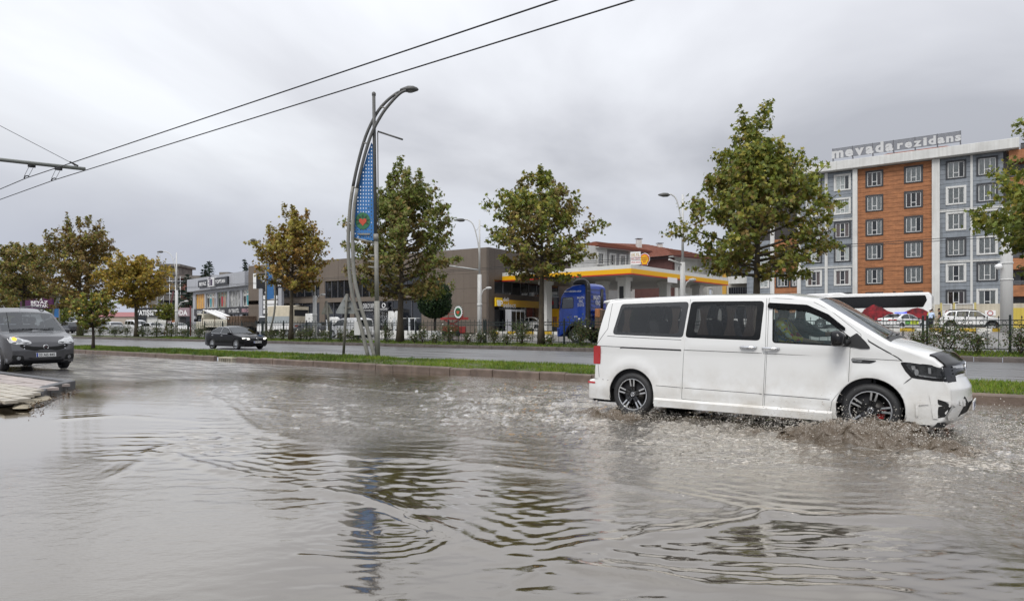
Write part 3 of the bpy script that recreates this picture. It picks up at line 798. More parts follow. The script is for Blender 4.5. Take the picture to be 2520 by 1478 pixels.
# ================================================================== FLOOD WATER
def ridge(P, line, amp, wid, lam=0.0, dec=0.5, a2=0.0):
 L = np.array([(p.x, p.y) for p in line]); D = np.full(len(P), 1e9); S = np.zeros(len(P)); A = np.zeros(len(P)); n = len(L) - 1
 ln = np.r_[0, np.cumsum(np.linalg.norm(np.diff(L, axis=0), axis=1))]
 for i in range(n):
  a, b = L[i], L[i + 1]; e = b - a; l = np.linalg.norm(e); u = np.clip(((P - a) @ e) / l ** 2, 0, 1)
  v = P - a - u[:, None] * e; d = np.linalg.norm(v, axis=1); sg = np.sign(e[0] * v[:, 1] - e[1] * v[:, 0])
  k = d < D; D[k] = d[k]; S[k] = sg[k]; A[k] = ln[i] + u[k] * l
 sd = D * S
 fade = sstep(0, .12 * ln[-1], A) * sstep(0, .15 * ln[-1], ln[-1] - A)
 am = fade * (.7 + .6 * fbm(A * 1.7, A * 0, 2, int(amp * 1e4)))
 jit = .5 * wid * fbm(P[:, 0] * 4, P[:, 1] * 4, 2, 9)
 s2 = sd + jit
 h = amp * am * np.where(s2 > 0, np.exp(-(s2 / (wid * 1.9)) ** 2), np.exp(-(s2 / (wid * .75)) ** 2))
 if a2: h += a2 * am * np.where(s2 > 0, np.sin(2 * np.pi * s2 / lam) * np.exp(-s2 / dec) * np.minimum(1, s2 / .05), 0)
 return h, np.exp(-(s2 / (wid * 1.1)) ** 2) * fade
def pl(*xy): return [gnd(x, y) for x, y in xy]
R_A = pl((330, 1112), (420, 1128), (520, 1160), (640, 1190), (760, 1212), (880, 1232), (950, 1252), (1010, 1285), (1090, 1318), (1180, 1358), (1260, 1384), (1330, 1392), (1375, 1384))
R_A2 = pl((1330, 1380), (1400, 1402), (1480, 1420), (1620, 1442), (1800, 1460), (2050, 1473), (2300, 1480))
R_B = pl((1340, 1388), (1420, 1362), (1560, 1340), (1700, 1322), (1800, 1300), (1910, 1276), (1990, 1262))
R_C = pl((780, 1122), (900, 1132), (1060, 1142), (1220, 1156), (1400, 1178), (1540, 1202), (1680, 1232), (1800, 1256), (1920, 1278), (2100, 1288), (2300, 1293), (2560, 1302))
R_D = pl((500, 985), (540, 1002), (580, 1030), (620, 1060), (700, 1085), (760, 1096), (810, 1095))
R_E = pl((250, 1196), (300, 1172), (350, 1140), (375, 1112), (450, 1098), (540, 1088), (620, 1066))
R_F = pl((1210, 1482), (1260, 1455), (1300, 1432), (1345, 1402))
R_G = pl((700, 1376), (800, 1386), (900, 1392), (1000, 1388), (1070, 1374), (1110, 1348), (1118, 1330))
R_H = pl((100, 1052), (300, 1036), (500, 1046), (620, 1042))
R_I = pl((560, 1005), (760, 1026), (960, 1058), (1180, 1090), (1480, 1118), (1800, 1142), (2200, 1172), (2540, 1205))
R_J = pl((470, 925), (640, 945), (840, 962), (1100, 978), (1440, 1000), (1600, 1020))
R_K = pl((620, 915), (900, 940), (1200, 958), (1440, 968))
R_L = pl((440, 1245), (560, 1252), (700, 1270), (860, 1300))
def water_height(X, Y):
 P = np.stack([X, Y], 1); s = X * UX.x + Y * UX.y; t = X * NX.x + Y * NX.y
 dist = np.hypot(X, Y)
 # how broken the surface is: glassy films at the lower left and the lower middle, chop in the traffic lanes
 wob = fbm(X * .35, Y * .35, 3, 31)
 lane = sstep(4.6, 7.3, t + wob * 1.4) * sstep(-17, -8, s + wob * 3)
 right = sstep(1.0, 3.2, X + wob * 1.3) * np.clip(sstep(6.0, 7.6, Y + wob * .8) + .45 * sstep(2.4, 3.4, X + wob), 0, 1)
 chop = np.clip(lane + .75 * right, 0, 1)
 left = (1 - sstep(-2.6, -1.0, X + wob * 1.2)) * (1 - sstep(5.5, 8.0, Y)); chop = np.maximum(chop, .17 * left)
 h = np.zeros_like(X); foam_sparkle = np.zeros_like(X)
 for (ln, am, wd, lam, dec, a2, fm) in [(R_A, .027, .085, .17, .55, .0060, .28), (R_A2, .026, .085, .16, .5, .0060, .28), (R_B, .019, .08, .15, .45, .0050, .35), (R_C, .024, .10, .2, .8, .0070, .48),
          (R_D, .022, .08, .2, .5, .004, .2), (R_E, .010, .06, .12, .25, .0012, .1), (R_F, .011, .035, .1, .2, 0, .1), (R_G, .0045, .045, .10, .35, .0030, 0), (R_H, .006, .1, .22, .8, .0028, .05),
          (R_I, .014, .11, .25, .9, .006, .42), (R_J, .018, .14, .3, .8, .006, .60), (R_K, .014, .14, .3, .8, .005, .55), (R_L, .003, .06, .12, .3, .0008, 0)]:
  a, f = ridge(P, ln, am, wd, lam or .1, dec, a2); h += a; foam_sparkle = np.maximum(foam_sparkle, f * fm)
 # ripple trains crossing the middle of the picture
 w1 = fbm(X * .9, Y * .9, 2, 3) * 2.2; w2 = fbm(X * .7 + 5, Y * .7, 2, 4) * 2.4
 mid = 1.15 * sstep(4.5, 6.0, Y + wob * .8) * (1 - .5 * sstep(12, 17, Y)) * sstep(-5.2, -2.6, X + wob + (Y - 7) * .35)
 mid = np.maximum(mid, .10 + .15 * sstep(-3, 0, X))
 gate = np.clip(.62 + 1.3 * fbm(X * .5, Y * .5, 2, 77), .22, 1.1)
 for (dx, dy, lam, am, ww) in [(-.25, .97, .30, .0040, w1), (.22, .98, .23, .0032, w2), (-.45, .89, .18, .0024, w1 * 1.3), (.5, .86, .145, .0017, w2 * 1.2), (-.1, 1, .105, .0014, w1 * 1.6), (.3, .95, .075, .0008, w2 * 1.9), (-.35, .94, .062, .0006, w1 * 2.2), (.05, 1, .42, .0040, w2 * .8)]:
  ph = (X * dx + Y * dy) / lam * 2 * np.pi + ww * 1.6
  sn = np.sin(ph); h += am * (sn + .28 * np.cos(2 * ph)) * mid * gate
 # swirl of short waves in the lamp reflection
 c = gnd(985, 1318); rr = np.hypot((X - c.x) * .8, (Y - c.y) * 1.5); h += .0007 * np.sin(rr / .085 * 2 * np.pi + 3 * fbm(X * 2, Y * 2, 2, 8)) * np.exp(-(rr / .62) ** 2)
 # short chop in the lanes and behind the van
 h += chop * (.011 * fbm(X * 3.2, Y * 3.2, 4, 21, .58) + .011 * (.35 - np.abs(fbm(X * 7, Y * 8, 3, 23))) + .0045 * fbm(X * 19, Y * 19, 2, 29))
 wake = sstep(9.0, 10.0, t) * (1 - sstep(13.8, 15.0, t)) * sstep(-20, -6.5, s) * (1 - sstep(-1.8, 1.6, s))
 wk2 = sstep(8.6, 9.7, t) * (1 - sstep(12.6, 13.4, t)) * sstep(-14, -6.4, s) * (1 - sstep(-.6, 1.2, s))
 h += wake * .030 * (fbm(X * 2.6, Y * 2.6, 4, 41, .6)) + wk2 * .05 * np.maximum(fbm(X * 2.2, Y * 2.2, 4, 43, .6), -.1)
 side = sstep(6.2, 9.2, t + wob * .8) * (1 - sstep(9.6, 10.2, t)) * sstep(-6.5, -4.0, s)
 h += side * .022 * fbm(X * 3.4, Y * 3.4, 4, 45, .6)
 foam_sparkle = np.maximum(foam_sparkle, .52 * wake + .1 * wk2); foam_sparkle = np.maximum(foam_sparkle, .50 * side)
 foam_sparkle = np.maximum(foam_sparkle, .40 * lane * sstep(6.5, 10, t) * sstep(-12, -7, s))
 foam_sparkle = np.maximum(foam_sparkle, .46 * sstep(1.5, 3.2, X) * sstep(5.8, 7.2, Y) * (1 - sstep(9, 11, Y)))
 foam_sparkle = np.maximum(foam_sparkle, .50 * chop * sstep(.3, .8, chop))  # pale flecks spread over the chop as painted sparkle
 # water torn up along the near flank of the van
 vx = (X - VO2[0]) * math.cos(VYAW) + (Y - VO2[1]) * math.sin(VYAW); vy = -(X - VO2[0]) * math.sin(VYAW) + (Y - VO2[1]) * math.cos(VYAW)
 tear = sstep(-6.5, -3.5, vx) * (1 - sstep(3.0, 4.4, vx)) * sstep(-3.6, -2.3, vy + .25 * wob) * (1 - sstep(-1.0, -.85, vy))
 h += tear * (.045 * np.maximum(fbm(X * 4.2, Y * 4.2, 4, 51, .6), -.15) + .02 * np.abs(fbm(X * 11, Y * 11, 3, 53))); foam_sparkle = np.maximum(foam_sparkle, tear * (.60 - .14 * sstep(-1.9, -1.2, vy)))
 front = sstep(2.4, 2.9, vx) * (1 - sstep(4.2, 6.5, vx)) * sstep(-2.6, -1.4, vy) * (1 - sstep(1.2, 2.4, vy)); h += front * .03 * fbm(X * 4, Y * 4, 4, 55, .6); foam_sparkle = np.maximum(foam_sparkle, front * .62)
 # the sheet thins out to wet asphalt towards the upper left
 thin = sstep(-20, -12.0, s + wob * 4.0)
 h = h * (.10 + .90 * thin)
 h = h + lift(s, t)
 return h, np.clip(foam_sparkle, 0, 1), np.clip(chop, 0, 1), thin
def water_mat():
 m = bpy.data.materials.new('flood_water'); m.use_nodes = True; t = m.node_tree; t.nodes.remove(t.nodes['Principled BSDF']); L = t.links.new
 o = t.nodes['Material Output']; geo = t.nodes.new('ShaderNodeNewGeometry')
 def at_(n):
  a = t.nodes.new('ShaderNodeAttribute'); a.attribute_name = n; return a.outputs['Fac']
 foam_sparkle, chop, thin = at_('foam_sparkle'), at_('chop'), at_('thin')
 mp = t.nodes.new('ShaderNodeMapping'); L(geo.outputs['Position'], mp.inputs[0]); mp.inputs['Scale'].default_value = (.75, 1.25, 1)
 nb = t.nodes.new('ShaderNodeTexNoise'); nb.inputs['Scale'].default_value = 15; nb.inputs['Detail'].default_value = 5; nb.inputs['Roughness'].default_value = .6; L(mp.outputs[0], nb.inputs['Vector'])
 bs = t.nodes.new('ShaderNodeMapRange'); bs.inputs[3].default_value = .02; bs.inputs[4].default_value = .8; L(chop, bs.inputs[0])
 bp = t.nodes.new('ShaderNodeBump'); bp.inputs['Distance'].default_value = .024; L(bs.outputs[0], bp.inputs['Strength']); L(nb.outputs[0], bp.inputs['Height'])
 ng = t.nodes.new('ShaderNodeTexNoise'); ng.inputs['Scale'].default_value = 75; ng.inputs['Detail'].default_value = 3; L(geo.outputs['Position'], ng.inputs['Vector']); gs = t.nodes.new('ShaderNodeMapRange'); gs.inputs[3].default_value = .55; gs.inputs[4].default_value = .03; L(thin, gs.inputs[0]); bq = t.nodes.new('ShaderNodeBump'); bq.inputs['Distance'].default_value = .006; L(gs.outputs[0], bq.inputs['Strength']); L(ng.outputs[0], bq.inputs['Height']); L(bq.outputs[0], bp.inputs['Normal'])
 # silt in the water
 ns = t.nodes.new('ShaderNodeTexNoise'); ns.inputs['Scale'].default_value = .8; ns.inputs['Detail'].default_value = 4; L(geo.outputs['Position'], ns.inputs['Vector'])
 mc = t.nodes.new('ShaderNodeMixRGB'); mc.inputs[1].default_value = (.034, .025, .014, 1); mc.inputs[2].default_value = (.060, .046, .029, 1); L(ns.outputs[0], mc.inputs[0])
 ma = t.nodes.new('ShaderNodeMixRGB'); ma.inputs[1].default_value = (.055, .055, .058, 1); L(thin, ma.inputs[0]); L(mc.outputs[0], ma.inputs[2])
 # foam flecks, also painting in the sparkle of the chop
 m2 = t.nodes.new('ShaderNodeMapping'); L(geo.outputs['Position'], m2.inputs[0]); m2.vector_type = 'TEXTURE'; m2.inputs['Rotation'].default_value = (0, 0, R(-14)); m2.inputs['Scale'].default_value = (1.9, .8, 1)
 nf = t.nodes.new('ShaderNodeTexNoise'); nf.inputs['Scale'].default_value = 24; nf.inputs['Detail'].default_value = 7; nf.inputs['Roughness'].default_value = .68; L(m2.outputs[0], nf.inputs['Vector'])
 nl = t.nodes.new('ShaderNodeTexNoise'); nl.inputs['Scale'].default_value = 1.5; nl.inputs['Detail'].default_value = 3; L(m2.outputs[0], nl.inputs['Vector'])
 ml = t.nodes.new('ShaderNodeMath'); ml.operation = 'MULTIPLY_ADD'; L(nl.outputs[0], ml.inputs[0]); ml.inputs[1].default_value = .35; ml.inputs[2].default_value = -.17
 sm = t.nodes.new('ShaderNodeMath'); sm.operation = 'ADD'; L(nf.outputs[0], sm.inputs[0]); L(ml.outputs[0], sm.inputs[1])
 th = t.nodes.new('ShaderNodeMath'); th.operation = 'MULTIPLY_ADD'; L(foam_sparkle, th.inputs[0]); th.inputs[1].default_value = -.46; th.inputs[2].default_value = .81
 df = t.nodes.new('ShaderNodeMath'); df.operation = 'SUBTRACT'; L(sm.outputs[0], df.inputs[0]); L(th.outputs[0], df.inputs[1])
 ff = t.nodes.new('ShaderNodeMapRange'); ff.inputs[1].default_value = 0; ff.inputs[2].default_value = .09; ff.inputs[4].default_value = .88; L(df.outputs[0], ff.inputs[0])
 fc = t.nodes.new('ShaderNodeMixRGB'); L(ff.outputs[0], fc.inputs[0]); L(ma.outputs[0], fc.inputs[1]); fc.inputs[2].default_value = (.62, .575, .51, 1)
 dif = t.nodes.new('ShaderNodeBsdfDiffuse'); L(fc.outputs[0], dif.inputs[0]); L(bp.outputs[0], dif.inputs['Normal'])
 gl = t.nodes.new('ShaderNodeBsdfGlossy'); rg_ = t.nodes.new('ShaderNodeMapRange'); rg_.inputs[3].default_value = .20; rg_.inputs[4].default_value = .02; L(thin, rg_.inputs[0]); L(rg_.outputs[0], gl.inputs['Roughness']); gl.inputs[0].default_value = (1.0, .965, .915, 1); L(bp.outputs[0], gl.inputs['Normal'])
 fr = t.nodes.new('ShaderNodeFresnel'); fr.inputs[0].default_value = 1.9; L(bp.outputs[0], fr.inputs['Normal'])
 fa = t.nodes.new('ShaderNodeMapRange'); fa.inputs[1].default_value = 0; fa.inputs[2].default_value = .56; fa.inputs[3].default_value = .01; fa.inputs[4].default_value = .96; L(fr.outputs[0], fa.inputs[0])
 inv = t.nodes.new('ShaderNodeMath'); inv.operation = 'MULTIPLY_ADD'; L(ff.outputs[0], inv.inputs[0]); inv.inputs[1].default_value = -.85; inv.inputs[2].default_value = 1
 fm = t.nodes.new('ShaderNodeMath'); fm.operation = 'MULTIPLY'; mt = t.nodes.new('ShaderNodeMapping'); mt.vector_type = 'TEXTURE'; mt.inputs['Rotation'].default_value = (0, 0, YAW); mt.inputs['Scale'].default_value = (2.4, .55, 1); L(geo.outputs['Position'], mt.inputs[0])
 nt_ = t.nodes.new('ShaderNodeTexNoise'); nt_.inputs['Scale'].default_value = 1.3; nt_.inputs['Detail'].default_value = 7; nt_.inputs['Roughness'].default_value = .7; L(mt.outputs[0], nt_.inputs['Vector'])
 wt = t.nodes.new('ShaderNodeMapRange'); wt.inputs[1].default_value = .44; wt.inputs[2].default_value = .56; wt.inputs[3].default_value = .50; wt.inputs[4].default_value = 1.0; L(nt_.outputs[0], wt.inputs[0])
 wx_ = t.nodes.new('ShaderNodeMixRGB'); L(thin, wx_.inputs[0]); L(wt.outputs[0], wx_.inputs[1]); wx_.inputs[2].default_value = (1, 1, 1, 1); wm = t.nodes.new('ShaderNodeMath'); wm.operation = 'MULTIPLY'; L(fa.outputs[0], wm.inputs[0]); L(wx_.outputs[0], wm.inputs[1]); L(wm.outputs[0], fm.inputs[0]); L(inv.outputs[0], fm.inputs[1])
 mx = t.nodes.new('ShaderNodeMixShader'); L(fm.outputs[0], mx.inputs[0]); L(dif.outputs[0], mx.inputs[1]); L(gl.outputs[0], mx.inputs[2]); L(mx.outputs[0], o.inputs[0])
 MATS['flood_water'] = m; return m
M_water = water_mat()
VYAW = math.atan2(8.63 - 10.70, 4.61 - 1.90); VO2 = (3.255 - math.sin(VYAW) * .935, 9.665 + math.cos(VYAW) * .935)   # the van's middle and heading
def build_water():
 # rows get coarser with distance; the sheet goes on to both sides of the view
 ys = [1.6]
 while ys[-1] < 47: ys.append(ys[-1] + max(.02, .0021 * ys[-1] ** 1.55))
 ys = np.array(ys); kx = np.linspace(-1.25, 1.05, 760)
 Yg, Kg = np.meshgrid(ys, kx, indexing='ij'); Xg = Kg * (Yg + 1.2)
 X, Y = Xg.ravel(), Yg.ravel(); h, foam_sparkle, chop, thin = water_height(X, Y)
 t = X * NX.x + Y * NX.y; s = X * UX.x + Y * UX.y
 nr, nc = Yg.shape; idx = np.arange(nr * nc).reshape(nr, nc)
 F = np.stack([idx[:-1, :-1], idx[:-1, 1:], idx[1:, 1:], idx[1:, :-1]], -1).reshape(-1, 4)
 keep = (t[F] < T_K1 + .05).all(1) & (t[F] > -9).all(1) & (s[F] > -46).all(1) & (s[F] < 13).all(1)
 F = F[keep]; used = np.unique(F); re = np.full(len(X), -1); re[used] = np.arange(len(used)); F = re[F]
 V = np.stack([X, Y, .030 + h], 1)[used]
 o = link('water', np_mesh('water', V, F, M_water, True, {'foam_sparkle': foam_sparkle[used], 'chop': chop[used], 'thin': thin[used]})); tag(o, kind='structure')
 print('water', len(F))
build_water()
# ================================================================== BUILDINGS
M_wht = mat('white_render', (.62, .62, .60), .8, var=.10, vs=.5, streak=.35)
M_org = mat('cladding_orange', (.34, .14, .058), .7, var=.34, vs=1.1, bump=.25, bs=9, streak=.25, detail=6, stretch=(1, 1, 4))
M_gry = mat('cladding_grey', (.235, .26, .29), .75, var=.16, vs=.9, bump=.2, bs=9, streak=.4)
M_backw = mat('cladding_back', (.05, .045, .045), .9)
M_anth = mat('surround_anthracite', (.035, .037, .042), .6)
M_upvc = mat('window_upvc', (.68, .68, .67), .45)
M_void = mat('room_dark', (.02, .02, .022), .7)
G_pane = glass('window_pane', (.80, .83, .84), .02, .03)
M_cur = mat('net_curtain', (.62, .62, .59), .9, var=.2, vs=3)
M_cur2 = mat('brown_curtain', (.16, .11, .10), .9)
M_tile = mat('roof_tile_red', (.19, .062, .034), .7, var=.35, vs=2.0, bump=.5, bs=7, streak=.3)
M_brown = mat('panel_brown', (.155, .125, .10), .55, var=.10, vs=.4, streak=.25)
M_brown2 = mat('brown_shade_backing', (.085, .068, .056), .5, var=.10, vs=.4)  # flank's shade put into the brown; also backs the panel joints
G_black = mat('curtain_wall_glass', (.012, .014, .018), .05, coat=.5, var=.3, vs=.4)
M_mull = mat('mullion', (.10, .10, .11), .4)
M_silver = mat('composite_grey', (.40, .41, .44), .4, var=.06, vs=.4, streak=.2)
M_sblack = mat('sign_black', (.015, .015, .018), .35)
M_swhite = mat('sign_white', (.80, .80, .80), .45)
M_concr = mat('raw_concrete', (.17, .155, .14), .9, var=.35, vs=.7, bump=.3, bs=6, streak=.4)
M_brick = mat('raw_brick', (.25, .105, .075), .9, var=.3, vs=2.5, bump=.4, bs=9)
UNIT = {}
def block(m, name, par, x0, x1, y0, y1, z0, z1):
 if m.name not in UNIT: UNIT[m.name] = MB().box(0, 1, 0, 1, 0, 1).mesh(name, m)
 return link(name, UNIT[m.name], par, (x0, y0, z0), None, (x1 - x0, y1 - y0, z1 - z0))
def clad(par, name, m, x0, x1, z0, z1, rh, opens, gap=.03, y0=0.0, y1=.10):
 z = z0
 while z < z1 - .05:
  t = min(z + rh, z1) - gap; cuts = sorted([o for o in opens if o[0] < x1 and o[1] > x0 and o[2] < t and o[3] > z]); x = x0
  dy = random.uniform(-.006, .006)
  for (a, b, c, d) in cuts:
   if a - x > .05: block(m, name, par, x, a, y0 + dy, y1, z, t)
   if c - z > .05: block(m, name, par, max(a, x), min(b, x1), y0 + dy, y1, z, min(c, t))
   elif t - d > .05: block(m, name, par, max(a, x), min(b, x1), y0 + dy, y1, max(d, z), t)
   x = b
  if x1 - x > .05: block(m, name, par, x, x1, y0 + dy, y1, z, t)
  z += rh
def win_meshes(w_, h_, frame_m):
 s = MB(); a = .20
 for q in ((-w_ / 2, -w_ / 2 + a, 0, h_), (w_ / 2 - a, w_ / 2, 0, h_), (-w_ / 2 + a, w_ / 2 - a, 0, a * .6), (-w_ / 2 + a, w_ / 2 - a, h_ - a, h_)): s.box(q[0], q[1], -.09, .11, q[2], q[3])
 iw, z0, z1 = w_ / 2 - a, a * .6, h_ - a; f = MB(); e = .07
 for q in ((-iw, -iw + e, z0, z1), (iw - e, iw, z0, z1), (-iw, iw, z0, z0 + e), (-iw, iw, z1 - e, z1), (-iw * .36, -iw * .36 + e, z0, z1), (iw * .30, iw * .30 + e, z0, z1), (-iw * .36, iw * .36, z0 + (z1 - z0) * .30, z0 + (z1 - z0) * .30 + e)): f.box(q[0], q[1], .0, .04, q[2], q[3])
 p = MB().quad((-iw, .03, z0), (iw, .03, z0), (iw, .03, z1), (-iw, .03, z1))
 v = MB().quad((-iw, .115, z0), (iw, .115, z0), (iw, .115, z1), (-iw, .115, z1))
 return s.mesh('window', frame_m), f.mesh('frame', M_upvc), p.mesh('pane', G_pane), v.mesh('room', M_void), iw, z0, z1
def curtain_mesh(x0, x1, z0, z1, m, ph=0):
 n = max(6, int((x1 - x0) / .045)); vs = []
 for i in range(n + 1):
  x = x0 + (x1 - x0) * i / n; y = .085 + .022 * math.sin(i * 1.35 + ph)
  vs += [(x, y, z0), (x, y, z1)]
 return MB().add(vs, [(2 * i, 2 * i + 2, 2 * i + 3, 2 * i + 1) for i in range(n)], 0, True).mesh('curtain', m)
WK = {}
def window(par, x, z, w_, h_, dark, kind=0, y=0.0):
 key = (w_, h_, dark)
 if key not in WK:
  WK[key] = win_meshes(w_, h_, M_anth if dark else M_wht); iw, z0, z1 = WK[key][4:]
  WK[key] += ({0: [curtain_mesh(-iw, iw, z0, z1, M_cur)], 1: [curtain_mesh(-iw, -iw * .3, z0, z1, M_cur), curtain_mesh(iw * .35, iw, z0, z1, M_cur, 1)], 2: [curtain_mesh(-iw, iw * .3, z0, z1, M_cur, 2)], 3: [curtain_mesh(-iw, -iw * .35, z0, z1, M_cur2), curtain_mesh(iw * .4, iw, z0, z1, M_cur2)]},)
 s, f, p, v, iw, z0, z1, cs = WK[key]
 o = link('window', s, par, (x, y, z - h_ / 2))
 for nm, me in (('frame', f), ('pane', p), ('room', v)): link(nm, me, o)
 for me in cs[kind]: link('curtain', me, o)
 return o
# --- orange and grey residence
T_RES = 93.3
RS = Fr(st(0, T_RES).to_2d(), YAW)
def rx(x): return RS.hit(x, 0)[0]
res = thing('apartment_building', 'seven storey residence clad in orange and grey boards with a long white roof sign', 'apartment building', st(0, T_RES, 1.0), YAW)
RB = 1.0                                   # local z = 0 at the ground there
def rz(z): return z - RB
ZR = [19.6 - 3 * k for k in range(7)]
b_l, bx = rx(1838), [rx(v) for v in (1896, 1906, 1962, 1971, 2030, 2037, 2099.5, 2111, 2294, 2313, 2388, 2394, 2469)]
MB().box(b_l, bx[-1] + .3, .12, 16, 0, rz(21.2)).build('wall', M_backw, res)
opens = []
def col(x, rows, w_, h_, darks, kinds):
 for k, (r_, dk) in enumerate(zip(rows, darks)):
  window(res, x, rz(ZR[r_]), w_, h_, dk, kinds[k % len(kinds)]); opens.append((x - w_ / 2 + .08, x + w_ / 2 - .08, rz(ZR[r_]) - h_ / 2 + .05, rz(ZR[r_]) + h_ / 2 - .08))
def r8(zx): return rx((3250 + zx / 1.572) / 1.6254)
col(r8(389), range(0, 6), 1.95, 2.05, [1] * 6, [3, 0, 1, 2, 1, 0]); col(r8(635), range(0, 6), 1.95, 2.05, [1] * 6, [0, 3, 2, 0, 0, 1])
col(r8(188), range(0, 6), 1.95, 2.1, [0, 0, 1, 1, 0, 1], [2, 0, 3, 1, 3, 0]); col(r8(902), range(0, 7), 2.0, 2.15, [1, 0, 0, 1, 0, 1, 0], [2, 0, 0, 0, 1, 3, 1]); col(r8(1098), range(0, 7), 2.0, 2.15, [1, 1, 0, 0, 1, 0, 1], [0, 0, 2, 0, 0, 1, 3])
col(rx(2003), range(0, 6), 1.95, 2.1, [1, 0, 0, 1, 0, 1], [0, 1, 0, 2, 3, 1]); col(rx(1875), range(3, 6), 1.95, 2.1, [0, 0, 0], [0, 0, 2])
col(rx(1926), range(3, 6), 1.7, 2.05, [1, 1, 1], [0, 2, 0]); col(rx(1955), range(3, 6), 1.0, 2.05, [1, 1, 1], [3, 1, 3])
clad(res, 'cladding_board', M_org, bx[7], bx[8], rz(3.2), rz(21.0), .55, opens); clad(res, 'cladding_board', M_org, bx[1], bx[2], rz(3.2), rz(13.0), .55, opens)
for i, j, zt in ((5, 6, 21.0), (9, 10, 21.0), (11, 12, 21.0), (3, 4, 21.0)): clad(res, 'cladding_panel', M_gry, bx[i], bx[j], rz(1.5 if i > 8 else 4.4), rz(zt), .57, opens)
clad(res, 'cladding_panel', M_gry, b_l, bx[0], rz(4.4), rz(13.0), .57, opens)
for i, j, pr in ((0, 1, .12), (2, 3, .12), (4, 5, .12), (6, 7, .45), (8, 9, .45), (10, 11, .12)): MB().box(bx[i], bx[j], -pr, .13, 0, rz(21.0)).build('pilaster', M_wht, res)
for (i, j) in ((3, 4), (5, 6), (9, 10), (11, 12)):
 for zb in (14.75, 8.8, 2.9): MB().box(bx[i], bx[j], -.10, .11, rz(zb), rz(zb) + .16).build('band', M_wht, res); MB().box(bx[i], bx[j], -.06, .11, rz(zb) + .22, rz(zb) + .28).build('band', M_wht, res)
MB().box(b_l - .5, rx(2508), -1.05, 16.5, rz(21.05), rz(22.15)).build('cornice', M_wht, res, bev=.04)
# recessed balconies at the right end
MB().box(bx[-1] + .3, bx[-1] + 9, 1.9, 16, 0, rz(21.2)).build('recess_wall', M_gry, res)
for k in range(7):
 zc = rz(1.0 + 3 * k + .9)
 o = MB().box(bx[-1] + .5, bx[-1] + 7, -.35, -.22, zc + .0, zc + 1.05).box(bx[-1] + .5, bx[-1] + 7, -.35, 1.9, zc - .18, zc).build('balcony', M_org, res)
 mb = MB()
 for q in range(4): mb.tube([(bx[-1] + .5, -.28, zc + 1.2 + .11 * q), (bx[-1] + 7, -.28, zc + 1.2 + .11 * q)], .022, 5)
 mb.build('railing', M_alloy, o)
 MB().box(bx[-1] + 1.6, bx[-1] + 3.2, 1.86, 1.9, zc, zc + 2.2).build('balcony_door', M_void, res)
# roof, sign on the roof
xs0, xs1 = rx(2075), rx(2420)
mb = MB(); mb.add([(xs0, 3, rz(22.1)), (xs1, 3, rz(22.1)), (xs1, 14, rz(22.1)), (xs0, 14, rz(22.1)), (xs0 + 4, 8, rz(24.3)), (xs1 - 4, 8, rz(24.3))], [(0, 1, 5, 4), (1, 2, 5), (2, 3, 4, 5), (3, 0, 4)]); mb.build('roof', M_tile, res)
sg0, sg1 = rx(2045.7), rx(2365); SL = sg1 - sg0
sgn = thing('roof_sign', 'white letters reading mevada rezidans on a slatted frame along the roof edge', 'sign', RS.w(sg0, .35, 22.15), YAW)
for k in range(11): MB().box(0, SL, .14, .18, .70 + .12 * k, .76 + .12 * k).build('slat', M_gblack if False else mat('sign_slat', (.02, .02, .022), .5), sgn)
for x in np.linspace(.1, SL - .1, 7):
 mb = MB(); mb.obox((x, .1, 0), (x, .1, 2.0), .07, .07); mb.build('post', M_mull, sgn); mb = MB(); mb.obox((x, .1, .9), (x + .15, .75, 0), .05, .05); mb.build('brace', M_mull, sgn)
V, F_ = text_geo('m')
def letters(par, txt, x0, x1, z, h, m, y=0.0, depth=.12, bold=.02, name='letter'):
 ws = [max(.25, (lambda g: g[:, 0].max() - g[:, 0].min())(text_geo(c, bold=bold)[0])) if c != ' ' else .3 for c in txt]; tot = sum(ws) + .10 * (len(txt) - 1); sc = (x1 - x0) / tot; x = x0
 for c, w_ in zip(txt, ws):
  if c != ' ':
   mb = MB(); lettering(mb, c, x + w_ * sc / 2, y, z, w_ * sc, h, bold=bold, depth=depth); mb.build(name, m, par, fix=False)
  x += (w_ + .10) * sc
letters(sgn, 'mevada', .0, SL * .50, .78, 1.25, mat('sign_letter', (.52, .52, .52), .5), bold=.045); letters(sgn, 'rezidans', SL * .53, SL, .86, .95, mat('sign_letter', (.52, .52, .52), .5), bold=.04)
# --- cream block between fuel station and residence
CR = Fr((rx(1838) * UX.x + T_RES * NX.x, rx(1838) * UX.y + T_RES * NX.y), YAW)
crm = thing('apartment_building', 'cream apartment block with dark glazed balconies between the fuel canopy and the orange residence', 'apartment building', RS.w(rx(1770), 3.2, 1.0), YAW)
cw = rx(1836) - rx(1770)
MB().box(0, cw, 0, 12, 0, 9.6).build('wall', mat('cream_render', (.56, .53, .46), .8, var=.1, vs=.6, streak=.3), crm)
MB().box(-.6, -.02, -.15, .6, 0, 9.7).build('corner_strip', mat('yellow_render', (.52, .30, .05), .8, streak=.2), crm)
for k in range(3):
 z = .6 + 3 * k
 o = MB().box(.6, cw - .3, -1.25, 0, z - .18, z + .85).build('balcony', M_wht, crm); MB().box(.7, cw - .4, -1.2, -1.16, z + .87, z + 2.3).build('glazing', G_black, o)
 mb = MB()
 for q in range(9): mb.box(.7 + (cw - 1.1) * q / 8 - .02, .7 + (cw - 1.1) * q / 8 + .02, -1.23, -1.2, z + .87, z + 2.3)
 mb.build('mullion', M_mull, o)
